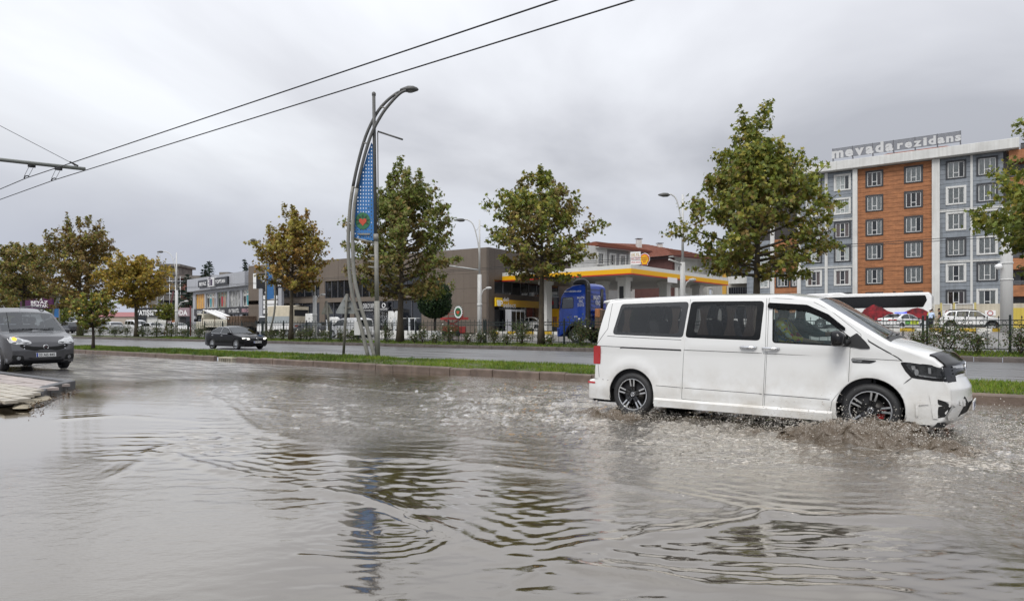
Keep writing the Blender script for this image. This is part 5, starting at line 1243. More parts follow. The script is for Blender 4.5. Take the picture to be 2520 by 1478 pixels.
# ================================================================== TREES AND BUSHES
M_bark = mat('plane_bark', (.040, .030, .022), .9, var=.45, vs=5, bump=.6, bs=14, col2=(.085, .07, .045), stretch=(1, 1, .5))
M_bark2 = mat('dark_bark', (.04, .03, .024), .9, var=.4, vs=6, bump=.5, bs=16)
GREEN = [(0.167, 0.209, 0.037), (0.237, 0.262, 0.044), (0.126, 0.156, 0.029), (0.318, 0.282, 0.049)]
BROWN = [(0.198, 0.139, 0.041), (0.266, 0.185, 0.056), (0.139, 0.104, 0.037), (0.232, 0.22, 0.065)]
GOLD = [(0.383, 0.252, 0.04), (0.463, 0.312, 0.044), (0.262, 0.171, 0.037), (0.302, 0.252, 0.044)]
RUST = [(0.302, 0.161, 0.037), (0.383, 0.222, 0.044), (0.201, 0.121, 0.032), (0.262, 0.201, 0.044)]
def tree(label, base, H_, Rr, zc, n, pal_in, pal_out, seed, size=.22, trunk_r=.16, lean=0.0, spikes=26, group='plane trees along the avenue', name='plane_tree', bark=None, prof=None, top_pow=.8, outg=.35):
 r = np.random.default_rng(seed); b = Vector(base); H_ = H_ * .955
 t = thing(name, label, 'tree', b, 0, group)
 mb = MB(); top = H_ * .93; path = []
 for i in range(10):
  f = i / 9; path.append((lean * f * f * H_ + .10 * math.sin(f * 5 + seed) * f, .08 * math.sin(f * 4 + seed * 2) * f, top * f))
 rad = [trunk_r * (1.35 if i == 0 else 1.0) * (1 - .93 * (i / 9) ** 1.0) + .012 for i in range(10)]
 mb.tube(path, rad, 9)
 def axis(z): f = max(0, min(1, z / top)) * 9; i = min(8, int(f)); return Vector(path[i]).lerp(Vector(path[i + 1]), f - i)
 # crown radius by height: low and wide, drawn out to the top
 pr = prof or [(0, .30), (.08, .72), (.25, 1.0), (.45, .92), (.65, .62), (.85, .28), (1, .06)]
 def env(z): return Rr * np.interp((z - zc) / (H_ - zc), [p[0] for p in pr], [p[1] for p in pr])
 pts = []; dirs = []; tips = []; wts = []
 nl = 46
 limbs = []
 for i in range(nl):
  f = (i + .5) / nl; z0 = zc * .9 + (H_ * .80 - zc * .9) * f ** 1.15; a = i * 2.39996 + r.normal(0, .3)
  ln = env(min(H_ * .97, z0 + .10 * (H_ - zc))) * r.uniform(.85, 1.22)
  up = .22 + .42 * f + r.normal(0, .08) if f > .06 else r.uniform(-.1, .2)
  o = axis(z0); seg = []
  for k in range(7):
   q = k / 6; seg.append(o + Vector((math.cos(a + .25 * q) * ln * q, math.sin(a + .25 * q) * ln * q, ln * up * q * (.55 + .65 * q))))
  limbs.append(seg); r0 = trunk_r * (.34 * (1 - f) + .10)
  mb.tube(seg, [r0 * (1 - .85 * k / 6) + .008 for k in range(7)], 5, caps=False)
 mb.build('trunk', bark or M_bark, t)
 m = int(n * .80)
 li = r.integers(0, nl, m); q = r.beta(2.3, 1.15, m)
 A = np.array([[tuple(p) for p in s_] for s_ in limbs]); k = np.minimum((q * 6).astype(int), 5); fr = (q * 6 - k)[:, None]
 P0 = A[li, k] * (1 - fr) + A[li, k + 1] * fr
 # twigs off each limb, so that leaves gather in sprays with gaps between
 tw = r.integers(0, 9, m); sd_ = (li * 9 + tw)
 tr = np.random.default_rng(seed + 1); td = tr.normal(0, 1, (nl * 9, 3)); td[:, 2] = np.abs(td[:, 2]) * .6 - .25; td /= np.linalg.norm(td, axis=1)[:, None]; tb = tr.beta(2.2, 1.2, nl * 9)
 bk = np.minimum((tb * 6).astype(int), 5); bf = (tb * 6 - bk)[:, None]; ii = np.repeat(np.arange(nl), 9)
 TB = A[ii, bk] * (1 - bf) + A[ii, bk + 1] * bf
 ext = r.random(m) ** .7; tl = Rr * .25 * (.55 + .45 * tb)
 P = np.where((r.random(m) < .72)[:, None], TB[sd_] + td[sd_] * (ext * tl[sd_])[:, None] + r.normal(0, .12 * Rr / 4, (m, 3)), P0 + r.normal(0, .16 * Rr / 4, (m, 3)))
 # upright leafy shoots
 m2 = n - m; sp = []
 for s_ in range(spikes):
  f = r.random() ** .8; zt = zc + (H_ - zc) * (.30 + .66 * f); a = r.uniform(0, 6.283); rr = env(zt) * r.uniform(.55, 1.0) * (1 if s_ else 0)
  zb = zt - .2; o = axis(min(zb, top)); hl = (H_ - zc) * r.uniform(.10, .20)
  if s_ == 0: o = axis(H_ * .80); rr = 0; hl = H_ - o.z; sp.append((o, Vector((0, 0, 1)), hl)); continue
  sp.append((o + Vector((math.cos(a) * rr, math.sin(a) * rr, .05)), Vector((math.cos(a) * .22, math.sin(a) * .22, 1)).normalized(), hl))
 si = r.integers(0, spikes, m2); u = r.random(m2); so = np.array([tuple(s_[0]) for s_ in sp]); sdv = np.array([tuple(s_[1]) for s_ in sp]); sl = np.array([s_[2] for s_ in sp])
 wdt = (.20 * (1 - u * .75) + .03)[:, None] * Rr / 3.6
 P2 = so[si] + sdv[si] * (u * sl[si])[:, None] + r.normal(0, 1, (m2, 3)) * wdt * np.array([1, 1, .6])
 P = np.concatenate([P, P2]); P = P[P[:, 2] > zc * .84]
 ax = np.array([tuple(axis(z)) for z in P[:, 2]]); off = P - ax; dr = np.linalg.norm(off[:, :2], axis=1); out_ = off / (np.linalg.norm(off, axis=1)[:, None] + .1)
 rel = np.clip(dr / (env(P[:, 2]) + .2), 0, 1.4); hf = (P[:, 2] - zc) / (H_ - zc)
 patch = fbm(P[:, 0] * .8 + seed, P[:, 2] * .8 + P[:, 1] * .5, 2, seed)
 po = np.clip(outg * (rel - .55) * 2.4 + .45 * (hf - .5) + 1.3 * patch + outg - .05, .02, .98)
 isout = r.random(len(P)) < po
 pal = list(pal_in) + list(pal_out); ci = np.where(isout, r.integers(len(pal_in), len(pal), len(P)), r.integers(0, len(pal_in), len(P)))
 V, F, Cc = leaves_at(P, out_, size, pal, r, None, STAR)
 k_ = len(STAR); c = np.array(pal)[ci] * r.uniform(.7, 1.3, (len(P), 1)); Cc = np.repeat(c, k_, 0)
 o = link('crown', np_mesh('crown', V, F, M_leaf, False, {'tone': Cc}), t); o['kind'] = 'stuff'
 return t
TT = 33.9 + .3
def tb(x, t=TT): p = st(road_at(x, t), t, .33); return p
def th(x, y, t=TT): return ROAD.hit(x, y, t)[1] - .33
tree('tall green and brown plane tree behind the white people carrier, with upright leafy spires', tb(1862), th(1862, 250), 3.8, 3.9, 14500, BROWN[:2] + GREEN[2:] + [BROWN[3], GREEN[1]], GREEN, 11, .23, .20, spikes=30, outg=.42, prof=[(0, .45), (.08, .82), (.22, 1.0), (.4, .80), (.6, .50), (.8, .25), (1, .05)])
tree('plane tree with green and russet leaves in front of the fuel canopy and blue lorry', tb(1332), th(1332, 402), 3.35, 4.5, 10000, BROWN, GREEN, 12, .23, .19, spikes=26, outg=.36)
tree('big dense brownish plane tree behind the curved lamp post', tb(984), th(984, 396), 4.0, 3.3, 14500, BROWN, GREEN[:1] + GREEN[2:3] + BROWN[3:], 13, .25, .24, spikes=34, outg=.30, lean=.038, prof=[(0, .45), (.06, .85), (.22, 1.0), (.5, .80), (.7, .55), (.85, .38), (1, .08)])
tree('golden rust plane tree right of the black saloon', tb(716), th(716, 500), 3.3, 4.5, 7600, RUST + [GOLD[2]], GOLD[3:] + GREEN[3:] + RUST[3:], 14, .25, .19, spikes=22, outg=.30, lean=.055, prof=[(0, .35), (.1, .85), (.3, 1.0), (.5, .7), (.75, .5), (.9, .32), (1, .06)])
tree('yellow plane tree left of the clothes shop sign', tb(336), th(336, 622), 3.6, 3.6, 8500, GOLD[:3] + GREEN[3:], GOLD + GREEN[3:], 15, .28, .22, spikes=16, outg=.3)
tree('tall brownish plane tree rising behind the small median tree', tb(196), th(196, 525), 4.5, 3.8, 11000, BROWN[:2] + RUST[2:3], GREEN[2:] + BROWN, 16, .30, .26, spikes=30, outg=.25, prof=[(0, .55), (.1, .9), (.25, 1.0), (.5, .85), (.75, .62), (.9, .4), (1, .1)])
tree('broad brownish plane tree behind the purple billboard', tb(58), th(58, 588), 5.0, 5.4, 9500, BROWN + GREEN[2:3], GREEN[2:] + BROWN[:2], 17, .32, .28, spikes=26, outg=.25, prof=[(0, .6), (.1, .95), (.3, 1.0), (.6, .75), (.8, .5), (.9, .3), (1, .06)])
tree('plane tree at the edge of the view with green leafy boughs over the residence', tb(2700, TT), th(2520, 385), 3.8, 3.6, 11000, BROWN[3:] + GREEN, GREEN, 18, .24, .22, spikes=30, outg=.5, prof=[(0, .45), (.1, .85), (.3, 1.0), (.6, .9), (.8, .7), (.92, .45), (1, .1)])
tree('tree of a second row far behind the grey car, dull brown', tb(-40, 37), 9.0, 5.0, 1.8, 6000, BROWN, GREEN[2:] + BROWN, 19, .34, .25, outg=.2)
# small tree in the near median
p = gnd(229, 857, .24)
tree('small young tree with drooping green and yellow leaves on the near median', p, (857 - 712) / FPX * p.y, 1.05, 1.25, 2300, GREEN[1:3] + BROWN[:1], GREEN[:2] + GREEN[3:] + GOLD[1:2], 20, .15, .075, lean=.012, spikes=8, group=None, name='young_tree', bark=M_bark2, prof=[(0, .55), (.15, .95), (.4, 1.0), (.7, .75), (1, .25)])
p = st(road_at(411, 36.2), 36.2, terr(36.2))
tree('little green tree in front of the clothes shop sign', p, 3.7, 1.25, 1.9, 1500, GREEN, GREEN + GOLD[3:], 21, .2, .06, spikes=4, group=None, name='young_tree', prof=[(0, .6), (.2, 1), (.6, .9), (1, .3)])
for k, (x, y, t, hh, rr, lb) in enumerate([(92, 700, 66, 0, 8.5, 'dark green leafy tree beyond the cars, left of the purple billboard'), (158, 712, 70, 0, 7.0, 'green tree beyond the parked cars, right of the purple billboard'), (20, 690, 74, 0, 9, 'brownish tree far behind the grey car')]):
 p = st(road_at(x, t), t, 1.0); tree(lb, p, ROAD.hit(x, y, t)[1] - 1, rr, 1.2, 4200, GREEN[:1] + GREEN[2:3], GREEN, 30 + k, .55, .3, spikes=8, group='trees beyond the parked cars', name='broadleaf_tree', prof=[(0, .6), (.1, .95), (.4, 1), (.7, .8), (1, .3)])
# clipped conifer ball on a stem
p = st(road_at(1070, 43.5), 43.5, terr(43.5)); tp = thing('clipped_conifer', 'dense dark green conifer clipped to a barrel shape before the brown blank wall', 'tree', p)
sc_ = 1650 / p.y; hz0, hz1, rw = (p.z and (EYE + (HZP - 783) / FPX * p.y - p.z)), EYE + (HZP - 690) / FPX * p.y - p.z, 38.5 / sc_
MB().tube([(0, 0, 0), (.03, 0, hz0 + .4)], [.14, .10], 8).build('trunk', M_bark2, tp)
r = np.random.default_rng(41); n = 9000; d = r.normal(0, 1, (n, 3)); d /= np.linalg.norm(d, axis=1)[:, None]; q = r.random(n) ** .22
bulge = (1 - np.abs(d[:, 2]) ** 3.5) ** .35; P = np.stack([d[:, 0] * q, d[:, 1] * q, d[:, 2] * q], 1); rad = np.linalg.norm(P[:, :2], axis=1) + 1e-6
lump = 1 + .10 * fbm(np.arctan2(d[:, 1], d[:, 0]) * 2, d[:, 2] * 3, 3, 5)
P = np.stack([P[:, 0] * rw * 1.12 * lump, P[:, 1] * rw * 1.12 * lump, (hz0 + hz1) / 2 + np.sign(P[:, 2]) * np.abs(P[:, 2]) ** .8 * (hz1 - hz0) / 2 * 1.0], 1)
V, F, Cc = leaves_at(P, d, .20, [(.018, .045, .014), (.03, .065, .018), (.012, .03, .01), (.06, .10, .022)], r, [.4, .3, .2, .1]); link('crown', np_mesh('crown', V, F, M_leaf, False, {'tone': Cc}), tp)['kind'] = 'stuff'
# spruces behind the shops
def conifer(lb, x, y0, y1, Y, rr, seed):
 p = at(x, y0, Y); p.z = 1.0; h = at(x, y1, Y).z - 1.0; t = thing('conifer', lb, 'tree', p, 0, 'conifers behind the shops'); MB().tube([(0, 0, 0), (0, 0, h)], [.28, .02], 7).build('trunk', M_bark2, t)
 r = np.random.default_rng(seed); P = []; D = []
 for z in np.arange(h * .10, h * .985, .42):
  f = 1 - z / h; ln = rr * (f ** .85) + .15
  for b in range(7):
   a = r.uniform(0, 6.283); L2 = ln * r.uniform(.7, 1.1)
   for q in np.linspace(.1, 1, max(3, int(L2 / .22))): P.append((math.cos(a) * L2 * q + r.normal(0, .10), math.sin(a) * L2 * q + r.normal(0, .10), z - .35 * L2 * q * (1 - .6 * q) + r.normal(0, .06))); D.append((math.cos(a), math.sin(a), .2))
 P, D = np.array(P), np.array(D); V, F, Cc = leaves_at(P, D, .50, [(.016, .034, .020), (.024, .045, .024), (.012, .024, .016)], r, None); link('crown', np_mesh('crown', V, F, M_leaf, False, {'tone': Cc}), t)['kind'] = 'stuff'
conifer('dark spruce standing in front of the scaffolded concrete block', 461, 800, 672, 118, 4.2, 51)
conifer('spruce with the highest tip rising behind the grey shop roof', 515, 800, 640, 128, 4.5, 52); conifer('second spruce just left of the highest one behind the grey shop', 505, 800, 648, 125, 4.6, 53)
conifer('lone spruce tip showing over the joint of the grey and brown buildings', 603, 800, 634, 125, 4.0, 54)
# rose bushes along the fence: each with stems, leaves and a few white blooms
ROSE = [(0.06, 0.099, 0.027), (0.083, 0.128, 0.033), (0.045, 0.072, 0.021), (0.128, 0.128, 0.045), (0.105, 0.068, 0.03)]
M_bloom = mat('rose_white', (.70, .66, .60), .7)
def rose(x, wpx, hpx, seed, lb, t=33.95):
 p = st(road_at(x, t), t, .27); sc_ = p.y / FPX; rr, hh = wpx / 2 * sc_, hpx * sc_
 o = thing('rose_bush', lb, 'bush', p, 0, 'rose bushes along the fence'); r = np.random.default_rng(seed); mb = MB()
 for k in range(7): a = r.uniform(0, 6.283); mb.tube([(0, 0, 0), (math.cos(a) * rr * .4, math.sin(a) * rr * .4, hh * .5), (math.cos(a) * rr * .75, math.sin(a) * rr * .75, hh * r.uniform(.7, 1))], [.015, .011, .006], 4, caps=False)
 mb.build('stem', M_bark2, o)
 n = int(260 + 900 * rr * hh); V, F, Cc = leafblob(n, rr, hh, .085, ROSE, seed); link('foliage', np_mesh('foliage', V, F, M_leaf, False, {'tone': Cc}), o)['kind'] = 'stuff'
 mb = MB()
 for k in range(3): a = r.uniform(3.4, 6.0); mb = MB(); mb.lathe([(.001, -.04), (.045, -.02), (.055, .01), (.03, .04), (.001, .045)], (math.cos(a) * rr * .8, math.sin(a) * rr * .8, hh * r.uniform(.4, .9)), n=7); mb.build('bloom', M_bloom, o)
 return o
RB_ = [(205, 26, 34, 'left of the tall brownish trunk'), (246, 30, 32, 'right of the small median tree trunk'), (283, 30, 30, 'below the silver parked car'), (312, 26, 34, 'just left of the yellow tree trunk'), (352, 26, 30, 'right of the yellow tree trunk'), (385, 34, 34, 'before the clothes shop windows'), (420, 30, 36, 'under the little green tree'), (452, 30, 30, 'under the clothes shop door'), (490, 40, 34, 'behind the boot of the black saloon'), (668, 30, 30, 'right of the black saloon nose'), (694, 26, 30, 'left of the golden rust tree trunk'), (740, 30, 30, 'right of the golden rust tree trunk'), (762, 30, 36, 'before the white lamp column'), (800, 34, 30, 'by the leaning sign post'), (838, 26, 32, 'left of the big triangle sign post'), (868, 36, 34, 'behind the leaning pipes of the curved lamp'), (952, 30, 46, 'right of the curved lamp foot'), (1020, 34, 28, 'right of the big brown tree trunk'), (1040, 26, 44, 'left of the clipped conifer stem'), (1106, 52, 52, 'tall one under the round emblem sign'), (1072, 30, 30, 'under the clipped conifer'), (1150, 24, 30, 'yellowish one left of the corner lamp column'), (1182, 32, 36, 'at the corner lamp column'), (1216, 36, 44, 'under the shop entrance'), (1247, 26, 30, 'left of the white saloon wheel'), (1282, 60, 62, 'tall one left of the russet plane trunk'), (1352, 26, 28, 'right of the russet plane trunk'), (1432, 60, 78, 'tall one before the blue lorry wheel'), (2330, 110, 92, 'wide one between the patrol car and the double fence post'), (2262, 66, 60, 'left of the wide bush by the patrol car'), (2402, 60, 64, 'just left of the double fence post'), (2512, 80, 78, 'right of the double fence post'), (1495, 60, 60, 'behind the tail of the people carrier')]
for k, (x, w_, h_, lb) in enumerate(RB_): rose(x, w_ * 1.1, h_ * 1.02, 100 + k, 'rose bush ' + lb)
# ================================================================== WHITE PEOPLE CARRIER
def van_paint():
 m = mat('van_white', (.80, .80, .785), .22, coat=.7)
 t = m.node_tree; b = t.nodes['Principled BSDF']; L = t.links.new
 tc = t.nodes.new('ShaderNodeTexCoord'); sp = t.nodes.new('ShaderNodeSeparateXYZ'); L(tc.outputs['Object'], sp.inputs[0])
 # road dirt thrown up by the wheels: heavier low down, in blotches and drips
 mr = t.nodes.new('ShaderNodeMapRange'); mr.inputs[1].default_value = .98; mr.inputs[2].default_value = .20; mr.inputs[3].default_value = 0; mr.inputs[4].default_value = .62; L(sp.outputs['Z'], mr.inputs[0])
 n = t.nodes.new('ShaderNodeTexNoise'); n.inputs['Scale'].default_value = 3.0; n.inputs['Detail'].default_value = 7; n.inputs['Roughness'].default_value = .65; L(tc.outputs['Object'], n.inputs['Vector'])
 mr2 = t.nodes.new('ShaderNodeMapRange'); mr2.inputs[1].default_value = .35; mr2.inputs[2].default_value = .72; L(n.outputs[0], mr2.inputs[0])
 mu = t.nodes.new('ShaderNodeMath'); mu.operation = 'MULTIPLY'; L(mr.outputs[0], mu.inputs[0]); L(mr2.outputs[0], mu.inputs[1])
 mc = t.nodes.new('ShaderNodeMixRGB'); L(mu.outputs[0], mc.inputs[0]); mc.inputs[1].default_value = (.80, .80, .785, 1); mc.inputs[2].default_value = (.36, .30, .21, 1); L(mc.outputs[0], b.inputs['Base Color'])
 ro = t.nodes.new('ShaderNodeMapRange'); ro.inputs[3].default_value = .18; ro.inputs[4].default_value = .6; L(mu.outputs[0], ro.inputs[0]); L(ro.outputs[0], b.inputs['Roughness'])
 return m
M_van = van_paint()
V_R, V_F = Vector((1.90, 10.70, 0)), Vector((4.61, 8.63, 0))
vu = (V_F - V_R).normalized(); vyaw = math.atan2(vu.y, vu.x); vn = Vector((-vu.y, vu.x, 0))
HWV = .945
VO = (V_R + V_F) / 2 + vn * (HWV - .01) + Vector((0, 0, .005))
van = thing('van', 'long white people carrier throwing up brown water, with black alloy wheels and dark rear windows', 'van', VO, vyaw)
VM = Matrix.Translation(VO) @ Matrix.Rotation(vyaw, 4, 'Z'); VI = VM.inverted()
eye_l = VI @ Vector((0, 0, EYE))
def vray(x, y):
 d = VI.to_3x3() @ Vector(((x - CXP) / FPX, 1, (HZP - y) / FPX)); return eye_l.copy(), d.normalized()
def v5(x, y): return ((2250 + x / 1.9706) / 1.6254, (1050 + y / 1.9706) / 1.6254)
def v6(x, y): return ((3000 + x / 1.9708) / 1.6254, (1050 + y / 1.9708) / 1.6254)
def v7(x, y): return ((3450 + x / 4.222) / 1.6254, (1400 + y / 4.222) / 1.6254)
vout = rpoly([(2.50, .17, .03), (2.66, .25, .08), (2.745, .48, .06), (2.735, .66, .09), (2.675, .79, .05), (2.645, .98, .07), (2.53, 1.085, .09), (1.93, 1.275, .10), (1.06, 1.85, .25), (.62, 1.925, .35), (-.5, 1.945, .4), (-1.7, 1.925, .4), (-2.20, 1.90, .13), (-2.335, 1.36, .3), (-2.415, .80, .1), (-2.43, .575, .02), (-2.545, .55, .035), (-2.56, .22, .05), (-2.45, .20, .02)], .05, 5)
vout = vout[1:-1]
def Wv(x, z):
 x = np.asarray(x, float); z = np.asarray(z, float)
 w = HWV - .26 * np.clip((x - 1.75) / .95, 0, 1) ** 2.3 - .05 * np.clip((-1.95 - x) / .6, 0, 1) ** 2
 w = w - .055 * np.maximum(z - 1.05, 0) - .17 * np.maximum(z - 1.25, 0) ** 1.35
 w = w - .018 * sstep(1.12, 1.02, z) + .018 * sstep(.56, .46, z) * (1 - .5 * sstep(1.9, 2.3, x)) - .02 * sstep(.5, .2, z)
 # swollen lips round the wheels
 for xa in (-1.7, 1.7):
  d = np.hypot(x - xa, z - .40); w = w + .022 * np.exp(-((d - .44) / .07) ** 2) * (z < 1.0)
 return w
vb = Body(vout, Wv, .045, (.045, .17, .03), .06, 15, .955)
VARCH = [(-1.70, .375, .40), (1.70, .375, .41)]
side = vb.side_poly(VARCH)
# outlines on the flank, in metres along and above
w_rear = rpoly([(-1.93, 1.80), (-.775, 1.815), (-.835, 1.268), (-2.05, 1.305)], .06, 4)
w_mid = rpoly([(-.745, 1.815), (.345, 1.80), (.315, 1.235), (-.80, 1.268)], .06, 4)
d_mid = rpoly([(-.762, 1.865), (.375, 1.855), (.385, 1.0), (.352, .30), (-.858, .335), (-.83, 1.0)], .02, 3)
d_front = rpoly([(.405, 1.845), (.95, 1.80), (1.22, 1.655), (1.60, 1.335), (1.60, 1.17), (1.475, 1.165), (1.455, .70), (1.40, .65), (1.26, .45), (1.235, .30), (.368, .30), (.40, 1.0)], .02, 3)
w_front = rpoly([(.475, 1.70), (.90, 1.685), (1.14, 1.56), (1.50, 1.26), (1.49, 1.185), (.495, 1.222)], .04, 4)
body = vb.skin(skip=lambda i, f: (1.06 < vb.P[i][0] < 1.90 and vb.P[i][1] > 1.2 and abs(f) < .955))
holes = [w_rear, d_mid, d_front]
vb.patch(body, side, holes, 0, .07, sides=(-1, 1))
for (xa, za, ra) in VARCH:      # rolled arch edges
 for sg in (-1, 1):
  body.tube([(xa + ra * math.cos(a), sg * (vb.y(xa + ra * math.cos(a), za + ra * math.sin(a)) - .012), za + ra * math.sin(a)) for a in np.linspace(-.25, math.pi + .25, 24)], .014, 6, 0)
body.build('body', M_van, van)
vbvh = vb.bvh()
def vdrape(mb, poly, zf, off=.004, step=7, m=0, mirror=False, holes=()):
 P = [zf(*p) for p in poly]; Hs = [[zf(*p) for p in h] for h in holes]
 return drape(vbvh, mb, P, vray, off, step, m, Hs, mirror=mirror)
# doors, with the gap of their seams, and their windows
md = MB(); vb.patch(md, offs(d_mid, .005), [w_mid], 0, .07); o_mid, q_mid = pair(md, 'sliding_door', M_van, van)
md = MB(); vb.patch(md, offs(d_front, .005), [w_front], 0, .06); o_fd, q_fd = pair(md, 'front_door', M_van, van)
for p in (d_mid, d_front): mb = MB(); vb.patch(mb, offs(p, -.012), [offs(p, .02)], -.022, .3); pair(mb, 'door_gap', M_seam, van)
M_frit = mat('window_border', (.024, .026, .028), .07, coat=.5)
for wv, inner, p1, p2 in ((w_rear, [(-1.90, 1.745), (-.885, 1.75), (-.915, 1.325), (-1.985, 1.345)], van, van), (w_mid, [(-.64, 1.755), (.25, 1.745), (.235, 1.295), (-.665, 1.315)], o_mid, q_mid)):
 inn = rpoly(inner, .06, 4)
 mb = MB(); vb.patch(mb, offs(wv, .003), [inn], -.004, .1); pair(mb, 'window_border', M_frit, p1, p2)
 mb = MB(); vb.patch(mb, inn, [], -.005, .12); pair(mb, 'window', G_tint, p1, p2)
mb = MB(); vb.patch(mb, offs(w_front, .002), [], -.008, .1); pair(mb, 'window', G_teal, o_fd, q_fd)
mb = MB(); vb.patch(mb, offs(w_front, -.012), [offs(w_front, .006)], .003, .1); pair(mb, 'window_seal', M_black, o_fd, q_fd)
# rain deflector along the top of the front door glass
vis = rpoly([(.40, 1.775), (.92, 1.735), (1.20, 1.60), (1.42, 1.415), (1.40, 1.375), (1.30, 1.44), (1.10, 1.56), (.88, 1.655), (.40, 1.695)], .03, 3)
mb = MB(); vb.patch(mb, vis, [], .020, .06); pair(mb, 'rain_deflector', M_gblack, o_fd, q_fd)
# windscreen and its wipers
iw = [i for i in range(len(vb.P) - 1) if 1.06 < vb.P[i][0] < 1.90 and vb.P[i][1] > 1.2]
def ribpart(i0, i1, f0, f1, off, nf=9):
 fs_ = np.linspace(f0, f1, nf); vs = [vb.ribbon(i, f, off) for i in range(i0, i1 + 1) for f in fs_]
 return vs, [(i * nf + j, i * nf + j + 1, (i + 1) * nf + j + 1, (i + 1) * nf + j) for i in range(i1 - i0) for j in range(nf - 1)]
mb = MB().add(*ribpart(iw[0], iw[-1] + 1, -.955, .955, -.003, 15), 0, True); mb.build('windscreen', G_ws, van)
for a, b, i0, i1 in ((-.955, -.90, iw[0], iw[-1] + 1), (.90, .955, iw[0], iw[-1] + 1), (-.9, .9, iw[0], iw[0] + 1), (-.9, .9, iw[-1], iw[-1] + 1)):
 MB().add(*ribpart(i0, i1, a, b, .001, 3 if a * b > 0 else 9), 0, True).build('windscreen_border', M_frit, van)
for (f0, f1) in ((-.80, .02), (.0, .72)):
 mb = MB(); p0, p1 = Vector(vb.ribbon(iw[0], f0, .012)), Vector(vb.ribbon(iw[0] + 1, f1, .012)); mb.obox(p0, p1, .02, .02); mb.build('wiper', M_black, van)
mb = MB().add(*ribpart(iw[0] - 2, iw[0], -.93, .93, .004), 0, True); mb.build('cowl', M_black, van)
# grooves pressed into the flank
for ln in ([(-2.36, 1.118), (-.86, 1.085)], [(-.82, 1.082), (.37, 1.058)], [(.41, 1.057), (1.46, 1.030)], [(1.49, 1.028), (2.05, 1.008)], [(-1.27, .52), (-.87, .508)], [(-.85, .508), (.34, .488)], [(.37, .487), (1.23, .468)],
   [(-2.10, 1.81), (-2.14, 1.4), (-2.36, 1.115), (-2.30, .6)], [(-2.14, 1.28), (-.86, 1.232)], [(-2.11, .56), (-2.40, .575)]):
 mb = MB(); vb.seam(mb, ln, .007, .0012); pair(mb, 'groove', M_seam, van)
mb = MB(); vdrape(mb, [(925, 598), (945, 616), (1010, 655), (1090, 700), (1170, 745), (1205, 772), (1196, 775), (1160, 748), (1080, 705), (1000, 662), (935, 622)], v6, .002, 5); pair(mb, 'groove', M_seam, van)
mb = MB(); vdrape(mb, [(1268, 905), (1276, 909), (1210, 955), (1152, 995), (1148, 990)], v6, .002, 5); pair(mb, 'groove', M_seam, van)
mb = MB(); vb.seam(mb, [(-1.90, 1.088), (-1.86, 1.096), (-.86, 1.072)], .016, .002); pair(mb, 'sliding_rail', M_seam, van)
# lights
mb = MB(); hl = [(1180, 780), (1235, 783), (1400, 800), (1520, 818), (1545, 870), (1555, 915), (1552, 940), (1440, 930), (1330, 915), (1272, 905), (1225, 855)]
vdrape(mb, rpoly(hl, 12, 3), v6, .004, 6); o, q = pair(mb, 'headlight', M_gblack, van)
mb = MB(); vdrape(mb, rpoly([(1215, 792), (1300, 797), (1420, 812), (1505, 828), (1530, 880), (1535, 912), (1440, 905), (1350, 893), (1290, 878)], 12, 3), v6, .008, 6); pair(mb, 'lens', mat('headlight_inner', (.10, .105, .11), .12, coat=.8, var=.6, vs=14), o, q)
MHB = mat('headlight_bright', (.80, .81, .82), .1, metal=.5, coat=.6)
for pl_ in (rpoly([(1268, 812), (1300, 812), (1306, 845), (1276, 842)], 4, 2), rpoly([(1400, 826), (1424, 828), (1426, 875), (1404, 872)], 3, 2), ell(1312, 862, 17, 26), [(1300, 878), (1350, 886), (1440, 898), (1535, 906), (1535, 914), (1440, 906), (1345, 894)]):
 mb = MB(); vdrape(mb, pl_, v6, .013, 4); pair(mb, 'reflector', MHB, o, q)
mb = MB(); vb.patch(mb, rpoly([(-2.40, 1.115), (-2.26, 1.118), (-2.275, .82), (-2.415, .818)], .02, 3), [], .006, .05); pair(mb, 'tail_light', M_red, van)
mb = MB(); drape(vbvh, mb, rpoly([(-.90, 1.115), (-.72, 1.115), (-.74, .82), (-.90, .82)], .02, 3), 'back', .006, .06); pair(mb, 'tail_light', M_red, van)
mb = MB(); vb.patch(mb, rpoly([(-2.53, .53), (-2.37, .522), (-2.375, .495), (-2.52, .495)], .012, 3), [], .006, .05); pair(mb, 'reflector_strip', M_red, van)
mb = MB(); vb.patch(mb, rpoly([(1.475, 1.018), (1.80, 1.0), (1.70, .962), (1.50, .965)], .012, 3), [], .006, .05); o, q = pair(mb, 'side_repeater', M_black, van)
mb = MB(); vb.patch(mb, [(1.49, 1.008), (1.62, 1.002), (1.60, .980), (1.49, .985)], [], .009, .05); pair(mb, 'lens', M_lens, o, q)
# grille, emblem and the black shield over the bonnet lip
mb = MB(); drape(vbvh, mb, rpoly([(-.64, .80), (.64, .80), (.66, .90), (.62, .975), (-.62, .975), (-.66, .90)], .03, 3), 'front', .003, .07)
o = mb.build('grille', M_gblack, van)
mb = MB(); vdrape(mb, [(1500, 812), (1585, 800), (1612, 850), (1626, 935), (1560, 945), (1550, 930), (1545, 870), (1520, 818)], v6, .003, 6); pair(mb, 'grille_end', M_gblack, van)
for zz in (.84, .88, .92, .95): mb = MB(); drape(vbvh, mb, [(-.58, zz), (.58, zz), (.58, zz + .014), (-.58, zz + .014)], 'front', .014, .08); mb.build('slat', M_black, o)
ring_logo(MB(), .085, kind='vw', t=.009).build('emblem', M_chrome, van, (2.668, 0, .89), (0, R(8), R(90)))
ih = [i for i in range(len(vb.P)) if 2.41 < vb.P[i][0] and vb.P[i][1] > .955]
mb = MB(); i0, i1 = ih[0] - 0, ih[-1]
mb.add(*ribpart(i0, i1, -.97, .97, .022, 13), 0, True)
